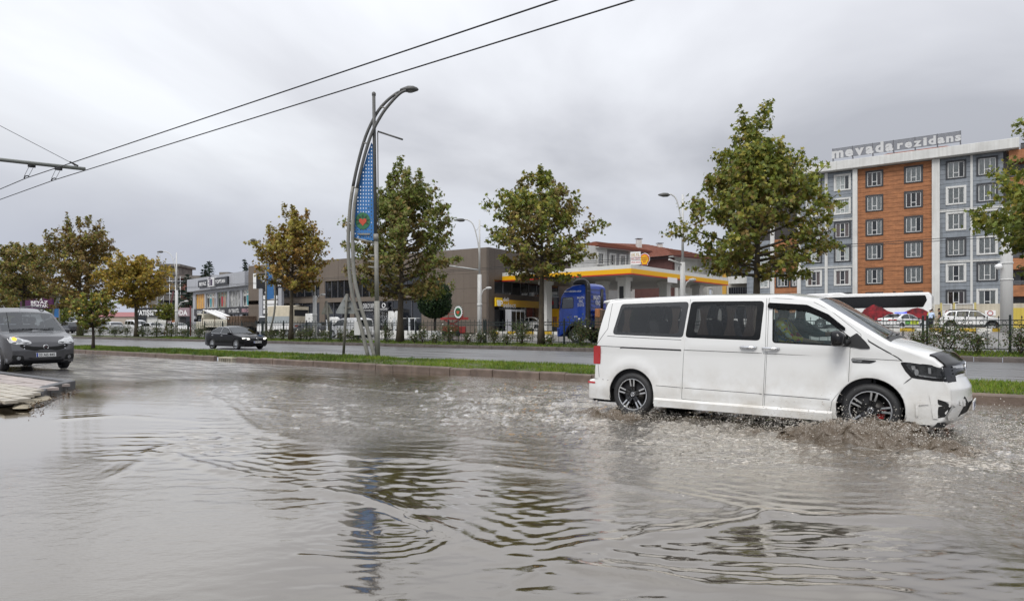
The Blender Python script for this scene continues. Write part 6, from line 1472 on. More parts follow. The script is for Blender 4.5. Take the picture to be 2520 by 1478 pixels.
vs = [vb.ribbon(i, s_ * .97, o_) for s_ in (-1, 1) for i in range(i0, i1 + 1) for o_ in (.022, -.03)]; k = i1 - i0 + 1
mb.add(vs, [(q * 2 * k + 2 * i, q * 2 * k + 2 * i + 1, q * 2 * k + 2 * i + 3, q * 2 * k + 2 * i + 2) for q in (0, 1) for i in range(k - 1)], 0, True)
mb.build('bonnet_shield', M_gblack, van)
# tuned front bumper: hollows, bars, plate
mb = MB(); vdrape(mb, rpoly([(1476, 1076), (1520, 1085), (1568, 1112), (1590, 1130), (1560, 1180), (1535, 1215), (1478, 1222)], 5, 2), v6, .003, 6)
pair(mb, 'air_intake', M_dark, van)
mb = MB(); drape(vbvh, mb, rpoly([(-.50, .30), (.50, .30), (.46, .56), (-.46, .56)], .03, 3), 'front', .003, .07); mb.build('air_intake', M_dark, van)
def raised(nm, poly, zf, h=.014):
 mb = MB(); vdrape(mb, poly, zf, h, 5); return pair(mb, nm, M_van, van)
raised('bumper_blade', rpoly([(1410, 1035), (1480, 1048), (1560, 1070), (1625, 1110), (1640, 1130), (1610, 1132), (1560, 1098), (1476, 1074), (1478, 1228), (1440, 1225)], 3, 2), v6)
raised('bumper_blade', rpoly([(1298, 1100), (1308, 1096), (1410, 1106), (1408, 1114), (1325, 1120), (1322, 1205), (1302, 1205)], 3, 2), v6, .02)
raised('bumper_blade', rpoly([(1548, 1205), (1590, 1140), (1640, 1120), (1668, 1135), (1632, 1200), (1612, 1245), (1552, 1235)], 3, 2), v6, .016)
for q in range(2):
 mb = MB(); vdrape(mb, rpoly([(1640 + q * 26, 1078 - q * 4), (1658 + q * 26, 1075 - q * 4), (1668 + q * 20, 1120), (1652 + q * 20, 1126)], 2, 2), v6, .018, 5); pair(mb, 'bumper_fin', M_van, van)
plate(van, '44 T 0044', (2.765, 0, .43), (0, 0, R(90)))
# skirts, spoiler, handles, mirror
for sg in (-1, 1):
 mb = MB(); V = []
 for x, z1, z0, out_ in ((-1.29, .335, .20, .035), (-.4, .325, .195, .05), (.5, .32, .19, .05), (1.26, .315, .185, .035)):
  yb = vb.y(x, .34); V += [(x, sg * (yb + .002), z1), (x, sg * (yb + out_), z1 - .03), (x, sg * (yb + out_ - .005), z0), (x, sg * (yb - .12), z0)]
 mb.add(V, [(4 * i + j, 4 * i + j + 1, 4 * i + j + 5, 4 * i + j + 4) for i in range(3) for j in range(3)] + [(0, 1, 2, 3), (12, 13, 14, 15)], 0); mb.build('side_skirt', M_van, van)
mb = MB(); V = []
ys = np.linspace(-.80, .80, 9)
for y_ in ys:
 c = (y_ / .8) ** 2; V += [(-2.06 + .02 * c, y_, 1.925 - .05 * c), (-2.33 + .06 * c, y_, 1.915 - .06 * c), (-2.345 + .06 * c, y_, 1.885 - .06 * c), (-2.15, y_, 1.86 - .06 * c)]
mb.add(V, [(4 * i + j, 4 * i + (j + 1) % 4, 4 * i + 4 + (j + 1) % 4, 4 * i + 4 + j) for i in range(8) for j in range(4)] + [(0, 1, 2, 3), (32, 33, 34, 35)], 0, True); mb.build('roof_spoiler', M_van, van)
for (x, z, par) in ((.16, 1.145, o_mid), (.47, 1.135, o_fd)):
 for sg in (-1, 1):
  yy = vb.y(x, z)
  mb = MB(); mb.tube([(x - .12, sg * (yy + .005), z), (x - .10, sg * (yy + .035), z), (x + .08, sg * (yy + .038), z - .004), (x + .11, sg * (yy + .005), z - .006)], [.012, .017, .017, .012], 8); mb.build('handle', M_chrome, par)
for sg in (-1, 1):
 yy = vb.y(1.40, 1.25)
 mirror_part(van, (1.36, sg * (yy + .045), 1.275), sg, 1.18, M_gblack)
 mb = MB(); vb.patch(mb, rpoly([(1.33, 1.20), (1.55, 1.355), (1.66, 1.235), (1.72, 1.15), (1.60, 1.15)], .02, 3), [], .012, .06, sides=(sg,)); mb.build('mirror_foot', M_black, van); mb = MB(); mb.tube([(1.47, sg * (yy - .02), 1.235), (1.38, sg * (yy + .08), 1.225)], .035, 8); mb.build('mirror_arm', M_black, van)
# wheels with red callipers in front
lin_ = MB()
for (xa, za, ra) in VARCH:
 for sg in (-1, 1): arch_liner(lin_, xa, za, ra + .02, sg * (HWV - .045), sg * .52)
lin_.box(-2.4, 2.5, -.80, .80, .19, .25); lin_.build('wheel_housing', M_dark, van)
WV = add_wheels(van, [(-1.70, -.795, .352), (1.70, -.795, .352), (-1.70, .795, .352), (1.70, .795, .352)], .352, .250, .24, 'five_double', (M_rimdark, M_alloy))
for o in WV:
 o.rotation_euler[1] = 0.0 if o.location.x < 0 else .22
 ring_logo(MB(), .031, kind='vw', t=.004).build('hub_emblem', M_chrome, o, (0, -.098, 0))
 MB().lathe([(.001, 0), (.15, 0), (.15, .02), (.001, .02)], axis='Y', n=20).build('brake_disc', mat('brake_disc', (.18, .17, .16), .4, metal=.6), o, (0, .02, 0))
 if o.location.x > 0: MB().prism([(.08, -.10), (.16, -.09), (.17, .02), (.09, .03)], -.035, .02).build('brake_caliper', mat('caliper_red', (.45, .015, .015), .35), o, (0, -.01, .02))
# inside
mb = MB(); mb.box(-2.25, 1.75, -.80, .80, .42, .46); mb.box(-2.28, -2.25, -.75, .75, .42, 1.2); mb.box(1.72, 1.75, -.8, .8, .42, 1.2); mb.box(-2.25, 1.7, .80, .83, .42, 1.15); mb.box(-2.25, 1.7, -.83, -.80, .42, 1.15); mb.build('cabin_liner', M_int, van)
MB().box(1.25, 1.78, -.76, .76, 1.0, 1.24).build('dashboard', M_int, van, bev=.06)
MB().tube([(math.cos(t) * .08, .19 * math.sin(t), .19 * math.cos(t)) for t in np.linspace(0, 2 * math.pi, 17)[:-1]], .016, 6, close=True).build('steering_wheel', M_black, van, (1.12, .42, 1.22))
for (x, y_) in ((.55, .42), (.55, -.42), (-.35, .4), (-.35, -.4), (-1.25, .4), (-1.25, -.4)): link('seat', SEAT, van, (x, y_, .80))
M_curt = mat('curtain_brown', (.12, .085, .065), .9)
for sg in (-1, 1):
 for xc in (-1.83, -1.0, -.55, -.14, .14):
  V = []; nz, nx = 9, 9
  for i in range(nz):
   z = 1.78 - .50 * i / (nz - 1); wd_ = .17 * (1 - .62 * math.sin(math.pi * min(1, i / (nz - 1) * 1.0)) ** 1.0) + .02
   for j in range(nx): x = xc + wd_ * (j / (nx - 1) - .5) * 2 * .55; V.append((x, sg * (vb.y(xc, z) - .055 + .012 * math.sin(j * 2.4)), z))
  MB().add(V, [(i * nx + j, i * nx + j + 1, (i + 1) * nx + j + 1, (i + 1) * nx + j) for i in range(nz - 1) for j in range(nx - 1)], 0, True).build('curtain', M_curt, van)
# ================================================================== OTHER CARS
def paint(name, col, rough=.28, dirt=.0):
 return mat(name, col, rough, coat=.7, var=.06, vs=3, col2=None)
P_white = paint('paint_white', (.78, .78, .775)); P_black = mat('paint_black', (.005, .005, .006), .12, spec=.25); P_grey = mat('paint_grey', (.080, .080, .085), .24, metal=.4, coat=.5); P_silver = paint('paint_silver', (.42, .43, .44), .3); P_cream = paint('paint_cream', (.66, .62, .50), .5)
SEDAN = dict(out=[(2.02, .20, .03), (2.24, .30, .08), (2.27, .50, .08), (2.21, .68, .08), (1.98, .80, .14), (1.02, .975, .12), (.22, 1.385, .3), (-.35, 1.455, .5), (-1.0, 1.40, .5), (-1.72, 1.08, .25), (-2.28, 1.04, .08), (-2.40, .82, .12), (-2.42, .45, .08), (-2.34, .24, .05), (-2.2, .22, .02)],
    hw=.89, W=dict(zb=.92, th=.44, lf=.75, df=.20, lr=.7, dr=.16, tuck=.04), arches=[(1.32, .315, .355), (-1.33, .315, .355)],
    wins=[[(-.30, .985), (.90, .965), (.32, 1.315), (-.22, 1.375)], [(-.37, .985), (-.29, 1.375), (-.82, 1.345), (-1.42, 1.085), (-1.36, 1.0)]],
    ws=(.26, .99, .98), rw=(-1.68, -1.02, 1.08), rt=.315, rr=.215, tw=.21, doors=[[(.92, .95), (1.0, .70), (.88, .36), (-.28, .33), (-.33, .97)], [(-.36, .97), (-.31, .33), (-.92, .34), (-1.06, .62), (-1.42, .95)]], handles=[(-.18, .85), (-1.22, .86)], mir=(.78, .98), dash=.62, seats=[(-.15, .38, .45), (-.15, -.38, .45), (-.95, .38, .45), (-.95, -.38, .45)], zf=.22, zbelt=.95)
SUV = dict(out=[(1.95, .30, .03), (2.12, .42, .08), (2.13, .72, .10), (2.02, .94, .12), (1.08, 1.13, .14), (.42, 1.56, .3), (-.3, 1.64, .5), (-1.55, 1.60, .4), (-1.98, 1.16, .2), (-2.14, .95, .1), (-2.17, .5, .08), (-2.05, .32, .05), (-1.9, .30, .02)],
   hw=.91, W=dict(zb=1.05, th=.34, lf=.7, df=.17, lr=.5, dr=.12, tuck=.03), arches=[(1.30, .36, .40), (-1.37, .36, .40)],
   wins=[[(-.16, 1.10), (.94, 1.09), (.45, 1.47), (-.10, 1.53)], [(-.24, 1.10), (-.17, 1.53), (-.92, 1.52), (-.98, 1.12)], [(-1.07, 1.16), (-1.02, 1.50), (-1.42, 1.46), (-1.66, 1.20)]],
   ws=(.46, 1.05, 1.13), rw=(-1.96, -1.62, 1.18), rt=.345, rr=.215, tw=.22, doors=[[(.95, 1.05), (.95, .7), (.86, .42), (-.18, .40), (-.20, 1.08)], [(-.23, 1.08), (-.21, .40), (-.85, .42), (-.97, .72), (-1.0, 1.1)]], handles=[(-.05, .98), (-.82, 1.0)], mir=(.80, 1.10), dash=.65, seats=[(-.05, .38, .55), (-.05, -.38, .55), (-.85, .38, .55), (-.85, -.38, .55)], zf=.30, zbelt=1.07)
BOXY = dict(out=[(2.0, .22, .03), (2.19, .32, .08), (2.21, .58, .10), (2.14, .80, .10), (1.96, .965, .14), (1.34, 1.11, .16), (.60, 1.66, .3), (.05, 1.78, .5), (-1.6, 1.80, .5), (-2.08, 1.68, .2), (-2.17, 1.0, .2), (-2.21, .5, .06), (-2.12, .26, .05), (-2.0, .24, .02)],
   hw=.915, W=dict(zb=1.05, th=.20, lf=.62, df=.20, lr=.4, dr=.06, tuck=.03), arches=[(1.38, .325, .365), (-1.37, .325, .365)],
   wins=[[(-.12, 1.10), (1.18, 1.10), (.62, 1.55), (-.08, 1.60)], [(-.20, 1.10), (-.16, 1.60), (-1.05, 1.60), (-1.10, 1.12)], [(-1.2, 1.14), (-1.16, 1.60), (-1.85, 1.58), (-1.92, 1.16)]],
   ws=(.64, 1.32, 1.12), rw=(-2.2, -2.06, 1.12), rt=.325, rr=.215, tw=.21, doors=[[(1.2, 1.05), (1.0, .7), (.9, .36), (-.14, .34), (-.15, 1.08)], [(-.18, 1.08), (-.17, .34), (-.95, .36), (-1.1, .7), (-1.12, 1.1)]], handles=[(-.02, .96), (-.3, .96)], mir=(1.02, 1.10), dash=.95, seats=[(.1, .40, .55), (.1, -.40, .55), (-.85, .40, .55), (-.85, -.40, .55)], zf=.24, zbelt=1.08)
PANEL = dict(BOXY, wins=[[(-.12, 1.10), (1.18, 1.10), (.62, 1.55), (-.08, 1.60)]], handles=[(-.02, .96)])
def vehicle(spec, name, label, cat, loc, yaw, pm, group=None, style='10', step=.11, gm=None, steer=0, lamps=True, trim=True, headlamp=None):
 root = thing(name, label, cat, loc, yaw, group)
 P = rpoly(spec['out'], .06, 4); x0, x1 = spec['out'][-1][:2], spec['out'][0][:2]
 i0 = min(range(len(P)), key=lambda i: math.hypot(P[i][0] - x1[0], P[i][1] - x1[1])); P = P[i0:] + P[:i0]
 xs = [p[0] for p in P]; W = widthf(spec['hw'], max(xs), min(xs), **spec['W'])
 b = Body(P, W, .05, (.04, .13, .05), step, 11, .93)
 def inr(i, rg): return rg[0] < b.P[i][0] < rg[1] and b.P[i][1] > rg[2] and .5 * (b.P[i][0] + b.P[min(i + 1, len(b.P) - 1)][0]) < rg[1]
 W1 = [i for i in range(len(b.P) - 1) if inr(i, spec['ws'])]; W2 = [i for i in range(len(b.P) - 1) if inr(i, spec['rw'])]
 body = b.skin(lambda i, f: (i in W1 or i in W2) and abs(f) < .93, 3)
 wins = [rpoly(w_, .05, 3) for w_ in spec['wins']]
 b.patch(body, b.side_poly(spec['arches']), wins, 0, step * 1.1, sides=(-1, 1))
 for (xa, za, ra) in spec['arches']:
  for sg in (-1, 1): body.tube([(xa + ra * math.cos(a), sg * (b.y(xa + ra * math.cos(a), za + ra * math.sin(a)) - .008), za + ra * math.sin(a)) for a in np.linspace(-.2, math.pi + .2, 16)], .012, 5, 0)
 body.build('body', pm, root)
 gm = gm or G_dark
 for w_ in wins:
  mb = MB(); b.patch(mb, offs(w_, -.012), [offs(w_, .012)], .003, .3); o, q = pair(mb, 'window_frame', M_black, root)
  mb = MB(); b.patch(mb, w_, [], -.006, .16); pair(mb, 'window', gm, root)
 fsr = [f for f in b.fr if abs(f) <= .931]
 for nm, Wi in (('windscreen', W1), ('rear_window', W2)):
  if not Wi: continue
  mb = MB(); nf = len(fsr); vs = [b.ribbon(i, f, -.002) for i in range(Wi[0], Wi[-1] + 2) for f in fsr]
  mb.add(vs, [(i * nf + j, i * nf + j + 1, (i + 1) * nf + j + 1, (i + 1) * nf + j) for i in range(len(Wi)) for j in range(nf - 1)], 0, True); mb.build(nm, G_car if nm == 'windscreen' else gm, root)
 if trim:
  for d in spec['doors']:
   mb = MB(); b.seam(mb, d, .010, .0015); pair(mb, 'door_gap', M_seam, root)
 for (x, z) in spec['handles']:
  yy = b.y(x, z); mb = MB(); mb.tube([(x - .10, -yy, z), (x - .08, -yy - .03, z), (x + .07, -yy - .03, z), (x + .09, -yy, z)], .014, 6); pair(mb, 'handle', pm if not trim else M_chrome if pm is P_black else pm, root)
 lin_ = MB()
 for (xa, za, ra) in spec['arches']:
  for sg in (-1, 1): arch_liner(lin_, xa, za, ra + .02, sg * (spec['hw'] - .05), sg * .5)
 lin_.box(min(xs) + .2, max(xs) - .25, -.7, .7, spec['zf'] - .04, spec['zf'] + .02); lin_.build('wheel_housing', M_dark, root)
 rt = spec['rt']; yw = spec['hw'] - .115
 add_wheels(root, [(xa, sg * yw, rt) for (xa, za, ra) in spec['arches'] for sg in (-1, 1)], rt, spec['rr'], spec['tw'], style, steer=steer)
 cabin(root, min(xs) + .35, max(xs) - 1.0, spec['hw'] - .12, spec['zf'], spec['zbelt'] - .06, spec['seats'], spec['dash'])
 x, z = spec['mir']; yy = b.y(x, z)
 for sg in (-1, 1): mirror_part(root, (x, sg * (yy + .01), z), sg, .85, pm if pm is not P_white else M_black)
 bv = b.bvh()
 return root, b, bv
def front_set(root, bv, hl, gr, em=None, pl_text=None, pz=.44, xf=2.3, low=None, tail=None, lens=None, slats=3, ind=None, emk='ring'):
 mb = MB(); drape(bv, mb, rpoly(hl, .03, 3), 'front', .005, .05); o, q = pair(mb, 'headlight', lens or M_lens, root)
 c = (sum(p[0] for p in hl) / len(hl), sum(p[1] for p in hl) / len(hl))
 mb = MB(); drape(bv, mb, ell(c[0] - .02, c[1], .07, .045), 'front', .010, .03); pair(mb, 'reflector', M_refl, o, q)
 if ind: mb = MB(); drape(bv, mb, ell(ind[0], ind[1], .055, .045), 'front', .014, .03); mb.build('indicator', ind[2], o)
 mb = MB(); drape(bv, mb, rpoly(gr, .03, 3), 'front', .006, .06); g_ = mb.build('grille', mat('grille_black', (.008, .008, .008), .55, spec=.2), root)
 z0, z1 = min(p[1] for p in gr), max(p[1] for p in gr); ym = max(p[0] for p in gr) * .85
 for k in range(slats):
  zz = z0 + (z1 - z0) * (k + .6) / (slats + .2); mb = MB(); drape(bv, mb, [(-ym, zz), (ym, zz), (ym, zz + .012), (-ym, zz + .012)], 'front', .012, .08); mb.build('slat', M_chrome if slats < 4 else M_gblack, g_)
 if low: mb = MB(); drape(bv, mb, rpoly(low, .04, 3), 'front', .004, .06); mb.build('air_intake', M_dark, root)
 def fx(z): h, n, _, _ = bv.ray_cast(Vector((6, .0, z)), Vector((-1, 0, 0))); return h.x if h else xf
 if em: ring_logo(MB(), em[1], kind=emk, t=em[1] * .13).build('emblem', M_chrome, root, (fx(em[0]) + .012, 0, em[0]), (0, 0, R(90)))
 if pl_text: plate(root, pl_text, (fx(pz) + .012, 0, pz), (0, 0, R(90)))
def tail_set(root, b, bv, poly, side, text=None, pz=.8):
 mb = MB(); drape(bv, mb, rpoly(poly, .03, 3), 'back', .005, .06); pair(mb, 'tail_light', M_red, root)
 mb = MB(); b.patch(mb, rpoly(side, .02, 2), [], .005, .08); pair(mb, 'tail_light', M_red, root)
 h, n, _, _ = bv.ray_cast(Vector((-6, 0, pz)), Vector((1, 0, 0)))
 if h: MB().box(-.006, .006, -.26, .26, -.055, .055).build('number_plate', M_plate, root, (h.x - .012, 0, pz))
# --- grey box-shaped car at the left, turning in with its orange lamp on
DY = R(-34.0); dh = Vector((math.cos(DY), math.sin(DY), 0))
dob, db_, dbv = vehicle(BOXY, 'car', 'dark grey boxy family car at the pavement corner, orange indicator lit', 'car', Vector((-13.78, 19.38, .175)) - dh * 1.38, DY, P_grey, style='9', gm=G_tint, step=.08, steer=R(-6))
front_set(dob, dbv, [(-.86, .80), (-.80, .95), (-.62, .965), (-.36, .82), (-.34, .765), (-.70, .745)], [(-.64, .70), (-.60, .745), (.60, .745), (.64, .70), (.52, .61), (.3, .575), (-.3, .575), (-.52, .61)], (.665, .062), '33 AIS 845', .455, low=[(-.42, .385), (.42, .385), (.55, .26), (-.55, .26)], ind=(-.72, .885, mat('indicator_lit', (1.0, .42, .03), .3, emit=2.2)), slats=2)
dob.scale = (.95, .95, 1.02)
MB().box(-.004, .002, -.03, .03, -.02, .02).build('badge', mat('badge_dark', (.08, .03, .03), .3), dob, (2.19, 0, .665))
for sg in (-1, 1):
 mb = MB(); drape(dbv, mb, rpoly([(sg * .52, .30), (sg * .82, .33), (sg * .80, .46), (sg * .56, .44)], .03, 3), 'front', .005, .05); o = mb.build('fog_lamp_recess', M_dark, dob)
 mb = MB(); drape(dbv, mb, ell(sg * .66, .375, .05, .05), 'front', .010, .03); mb.build('fog_lamp', M_refl, o)
 mb = MB(); mb.tube([(.2, sg * .70, 1.73), (.1, sg * .70, 1.80), (-.7, sg * .71, 1.85), (-1.6, sg * .70, 1.83), (-1.75, sg * .70, 1.76)], .022, 6); mb.build('roof_rail', M_gblack, dob)
for a, b_ in (((1.20, .58, 1.16), (1.32, -.10, 1.135)), ((1.24, -.02, 1.15), (1.28, -.62, 1.12))): MB().obox(Vector(a) + Vector((.06, 0, .02)), Vector(b_) + Vector((.03, 0, .02)), .022, .02).build('wiper', M_black, dob)
MB().tube([(.35, 0, 1.74), (.30, 0, 1.88)], .006, 5).build('aerial', M_black, dob)
MB().box(-.05, .05, -.09, .09, -.025, .025).build('rear_view_mirror', M_black, dob, (.72, 0, 1.50), bev=.015)
MB().lathe([(.001, -.06), (.035, -.05), (.03, 0), (.036, .04), (.001, .06)], n=10).build('hanging_toy', mat('toy_white', (.7, .7, .68), .9), dob, (.80, .02, 1.40))
# --- black saloon on the far carriageway
jet, jb, jbv = vehicle(SEDAN, 'car', 'glossy black saloon with headlights on, driving along the wet far carriageway', 'car', st(-39.0, 24.1, 0), YAW, P_black, style='10', step=.09)
front_set(jet, jbv, [(-.84, .66), (-.82, .74), (-.48, .70), (-.44, .62), (-.60, .60)], [(-.44, .60), (-.46, .69), (.46, .69), (.44, .60)], (.655, .06), '44 ABU 608', .46, low=[(-.5, .32), (.5, .32), (.56, .24), (-.56, .24)], lens=mat('lamp_lit', (1, .97, .88), .2, emit=.9), slats=4, emk='vw')
for w_ in SEDAN['wins']:
 L_p = [p for p in rpoly(w_, .05, 3)]; mb = MB(); jb.seam(mb, offs(L_p, -.012) + [offs(L_p, -.012)[0]], .016, .006); pair(mb, 'chrome_trim', M_chrome, jet)
# --- cars beyond the fence
def zat(t): return terr(t)
def behind(x, t): return st(road_at(x, t), t, terr(t))
bmw, bb, bbv = vehicle(SEDAN, 'car', 'white coupe-like saloon parked at the fuel station shop, seen through the fence', 'car', behind(1306, 57.2), YAW + math.pi, P_white, style='5')
tail_set(bmw, bb, bbv, [(.36, .80), (.78, .80), (.80, .92), (.38, .92)], [(-2.25, .82), (-2.05, .84), (-2.0, .92), (-2.24, .93)])
dus, ub, ubv = vehicle(SUV, 'car', 'white off-road car with black roof rails at the striped kerb', 'car', behind(2392, 63.8), YAW, P_white, style='5', gm=G_tint)
front_set(dus, ubv, [(-.82, .80), (-.80, .95), (-.52, .95), (-.50, .80)], [(-.5, .80), (-.5, .92), (.5, .92), (.5, .80)], None, None, .6, low=[(-.7, .55), (.7, .55), (.75, .35), (-.75, .35)])
for sg in (-1, 1):
 MB().tube([(.35, sg * .66, 1.55), (.25, sg * .66, 1.64), (-.6, sg * .67, 1.69), (-1.45, sg * .66, 1.65), (-1.55, sg * .66, 1.57)], .03, 6).build('roof_rail', M_black, dus)
for x0, x1 in ((-.92, .88),): mb = MB(); ub.patch(mb, [(x0, .31), (x1, .31), (x1, .40), (x0, .40)], [], .02, .2); pair(mb, 'sill_guard', M_black, dus)
for (xa, za, ra) in SUV['arches']:
 for sg in (-1, 1): MB().tube([(xa + (ra + .03) * math.cos(a), sg * (ub.y(xa, .7) + .006), za + (ra + .03) * math.sin(a)) for a in np.linspace(-.1, math.pi + .1, 14)], .045, 6).build('arch_guard', M_black, dus)
pol, pb, pbv = vehicle(SEDAN, 'police_car', 'white patrol saloon with blue roof light bar and green and yellow doors beside the coach', 'police car', behind(2222, 69.5), R(24), P_white, style='5')
tail_set(pol, pb, pbv, [(.30, .80), (.80, .78), (.82, .90), (.34, .92)], [(-2.28, .80), (-2.0, .82), (-1.98, .90), (-2.27, .92)])
MB().box(-.09, .09, -.55, .55, 0, .09).build('light_bar', mat('light_bar_blue', (.05, .10, .75), .15, coat=.6, emit=.8), pol, (-.3, 0, 1.47), bev=.02)
mb = MB(); pb.patch(mb, [(-.95, .48), (-.28, .48), (-.28, .80), (-.95, .80)], [], .006, .2); pair(mb, 'door_stripe', mat('stripe_green', (.12, .38, .06), .4), pol)
mb = MB(); pb.patch(mb, [(-.26, .48), (.82, .48), (.86, .80), (-.26, .80)], [], .006, .2); pair(mb, 'door_stripe', mat('stripe_yellow', (.55, .66, .04), .4), pol)
mb = MB(); lettering(mb, 'TRAFİK', .3, -pb.y(.3, .6) - .012, .56, .7, .14); mb.build('lettering', M_ink, pol, fix=False)
LEFTCARS = [
 (SEDAN, 'white saloon parked behind the fence right of the yellow tree trunk', 372, 41.5, YAW + math.pi, P_white),
 (BOXY, 'white minibus with dark side windows parked left of the yellow tree trunk', 338, 47.0, YAW, P_white),
 (SUV, 'pale silver car parked behind the fence under the purple billboard', 272, 42.5, YAW + math.pi, P_silver),
 (SEDAN, 'white saloon parked left of the cream flatbed lorry', 437, 44.0, YAW, P_white),
 (SEDAN, 'dark saloon half hidden between the two white lorries', 586, 47.5, YAW + R(25), P_black),
 (SEDAN, 'dark grey car parked between the covered lorry and the big white letters', 768, 42.0, YAW + R(180), P_grey),
 (PANEL, 'plain white panel van parked in front of the brown showroom', 862, 40.6, YAW + math.pi, P_white),
 (BOXY, 'white car parked far behind the small median tree', 206, 43.5, YAW, P_white),
 (SUV, 'dark car parked behind the fence left of the small median tree', 172, 41.0, YAW + math.pi, P_grey),
]
for (sp, lb, x, t, yw, pm) in LEFTCARS:
 vehicle(sp, 'car' if sp is not PANEL else 'panel_van', lb, 'car' if sp is not PANEL else 'van', behind(x, t), yw, pm, group='cars parked behind the fence', step=.17, trim=False)
# ================================================================== STREET FURNITURE
M_iron = mat('fence_iron', (.010, .018, .016), .4)
M_lampw = mat('column_white', (.60, .60, .59), .5, streak=.3)
M_lampd = mat('post_grey_dark', (.085, .085, .08), .5, var=.2, vs=3)
M_lampg = mat('post_grey', (.23, .225, .20), .5, var=.2, vs=3, streak=.4)
M_wire = mat('wire', (.012, .012, .014), .6)
# --- ornamental fence
TF = 34.75; ZF = .345
fen = thing('fence', 'long black wrought iron fence with rings, scrolls and spear tips along the grass verge', 'fence', st(0, TF, ZF), YAW)
FH = 1.36; PL = 3.1; S0, S1 = -74.0, 23.0
post_ = MB().box(-.045, .045, -.045, .045, -.1, FH + .10); post_.lathe([(.001, FH + .22), (.035, FH + .20), (.05, FH + .16), (.035, FH + .11), (.03, FH + .10)], n=8); post_.box(-.11, .11, -.09, .09, -.02, .02); post_m = post_.mesh('post', M_iron)
rail_m = {}
pk_ = MB().box(-.011, .011, -.011, .011, .10, FH + .06); pk_.lathe([(.001, FH + .19), (.028, FH + .10), (.012, FH + .05)], n=6); pk_m = pk_.mesh('picket', M_iron)
rg = MB(); rg.tube([(.078 * math.cos(a), 0, FH - .115 + .078 * math.sin(a)) for a in np.linspace(0, 6.2832, 13)[:-1]], .011, 5, close=True); rg_m = rg.mesh('ring', M_iron)
scr = MB()
for sx_ in (-1, 1):
 for (zc_, fl) in ((.62, 1), (.88, -1)):
  pts = [(sx_ * (.012 + .07 * (1 - u) * math.sin(u * 7) + .055 * u), 0, zc_ + fl * (.11 * u - .05 * math.sin(u * 6))) for u in np.linspace(0, 1, 11)]; scr.tube(pts, .008, 4, caps=False)
scr_m = scr.mesh('scroll', M_iron)
rail_mesh = MB().box(0, 1, -.016, .016, -.02, .02).mesh('rail', M_iron)
s = S0; i = 0; npk = 0; rest_p, rest_r = MB(), MB()
while s < S1:
 link('post', post_m, fen, (s, 0, 0))
 if i % 4 == 3: link('post', post_m, fen, (s + .16, 0, 0))
 for z in (.13, FH - .215, FH - .02): link('rail', rail_mesh, fen, (s + .04, 0, z), None, (PL - .08, 1, 1))
 for k in range(1, 8):
  x = s + PL * k / 8
  if s > -62: link('picket', pk_m, fen, (x, 0, 0)); npk += 1
  else: rest_p.box(x - .011, x + .011, -.011, .011, .10, FH + .14)
  if k % 2 == 0 and s > -40: link('scroll', scr_m, fen, (x, 0, 0))
 for k in range(8):
  x = s + PL * (k + .5) / 8
  if s > -62: link('ring', rg_m, fen, (x, 0, 0))
 s += PL; i += 1
rest_p.build('pickets_far', M_iron, fen)['kind'] = 'stuff'
# --- curved lamp post with the blue banner, on the near median
LB_ = gnd(928, 878, .24); DL = LB_.y
lp = thing('street_lamp', 'tall grey lamp post with two bowed pipes, perforated blue banner and a lamp head', 'street lamp', (LB_.x, LB_.y, .22))
def lq(x, y, dy=0.0): q = at(x, y, DL + dy); return (q.x - LB_.x, dy, q.z - .22)
mb = MB(); mb.tube([lq(929, 880), lq(927.5, 740)], .105, 12, 0); mb.tube([lq(927.5, 740), lq(925.5, 590)], [.085, .083], 12); mb.tube([lq(925.5, 592), lq(924.5, 575)], .10, 12)
mb.build('post', M_lampg, lp); mb = MB(); mb.tube([lq(924.5, 592), lq(921, 330), lq(920, 236)], [.068, .066, .064], 12); mb.lathe([(.065, 0), (.078, .02), (.08, .1), (.05, .15), (.001, .17)], lq(920, 236), n=12); mb.build('mast', M_lampd, lp)
PA = [(922, 879), (905, 810), (886, 745), (872, 680), (868, 600), (869, 540), (876, 480), (890, 410), (912, 335), (938, 284), (962, 252), (985, 229), (1000, 222)]
PBn = [(906, 877), (890, 810), (872, 745), (861, 680), (857, 600), (860, 530), (866, 475), (880, 405), (900, 335), (926, 280), (950, 250), (978, 228), (992, 225)]
def smooth(P):
 P = [Vector(p) for p in P]; out_ = []
 for i in range(len(P) - 1):
  a, b, c, d = P[max(i - 1, 0)], P[i], P[i + 1], P[min(i + 2, len(P) - 1)]
  for k in range(4): t = k / 4; out_.append(.5 * ((2 * b) + (c - a) * t + (2 * a - 5 * b + 4 * c - d) * t * t + (3 * b - a - 3 * c + d) * t ** 3))
 return [tuple(p) for p in out_ + [P[-1]]]
sa, sb = smooth([lq(x, y, -.12) for x, y in PA]), smooth([lq(x, y, .12) for x, y in PBn]); n_ = len(sa)
rA = [.075 - .018 * i / n_ for i in range(n_)]
k_ = int(n_ * .52)
for nm, s_ in (('bowed_pipe', sa), ('bowed_pipe', sb)):
 mb = MB(); mb.tube(s_[:k_ + 1], rA[:k_ + 1], 10, 0); mb.tube(s_[k_:], [r_ * .93 for r_ in rA[k_:]], 10, 1); mb.build(nm, [M_lampg, M_lampd], lp)
for i in (7, 13, 19, 25, 31, 38, 43): mb = MB(); mb.tube([sa[i], sb[i]], .03, 6); mb.build('rung', M_lampg, lp)
for y in (627, 642, 656): mb = MB(); mb.tube([lq(924, y + 2), lq(909, y)], .035, 8); mb.lathe([(.001, -.045), (.045, 0), (.001, .045)], lq(908, y), n=8); mb.build('peg', M_lampg, lp)
hd = lq(1006, 221); mb = MB(); V = []; F_ = []
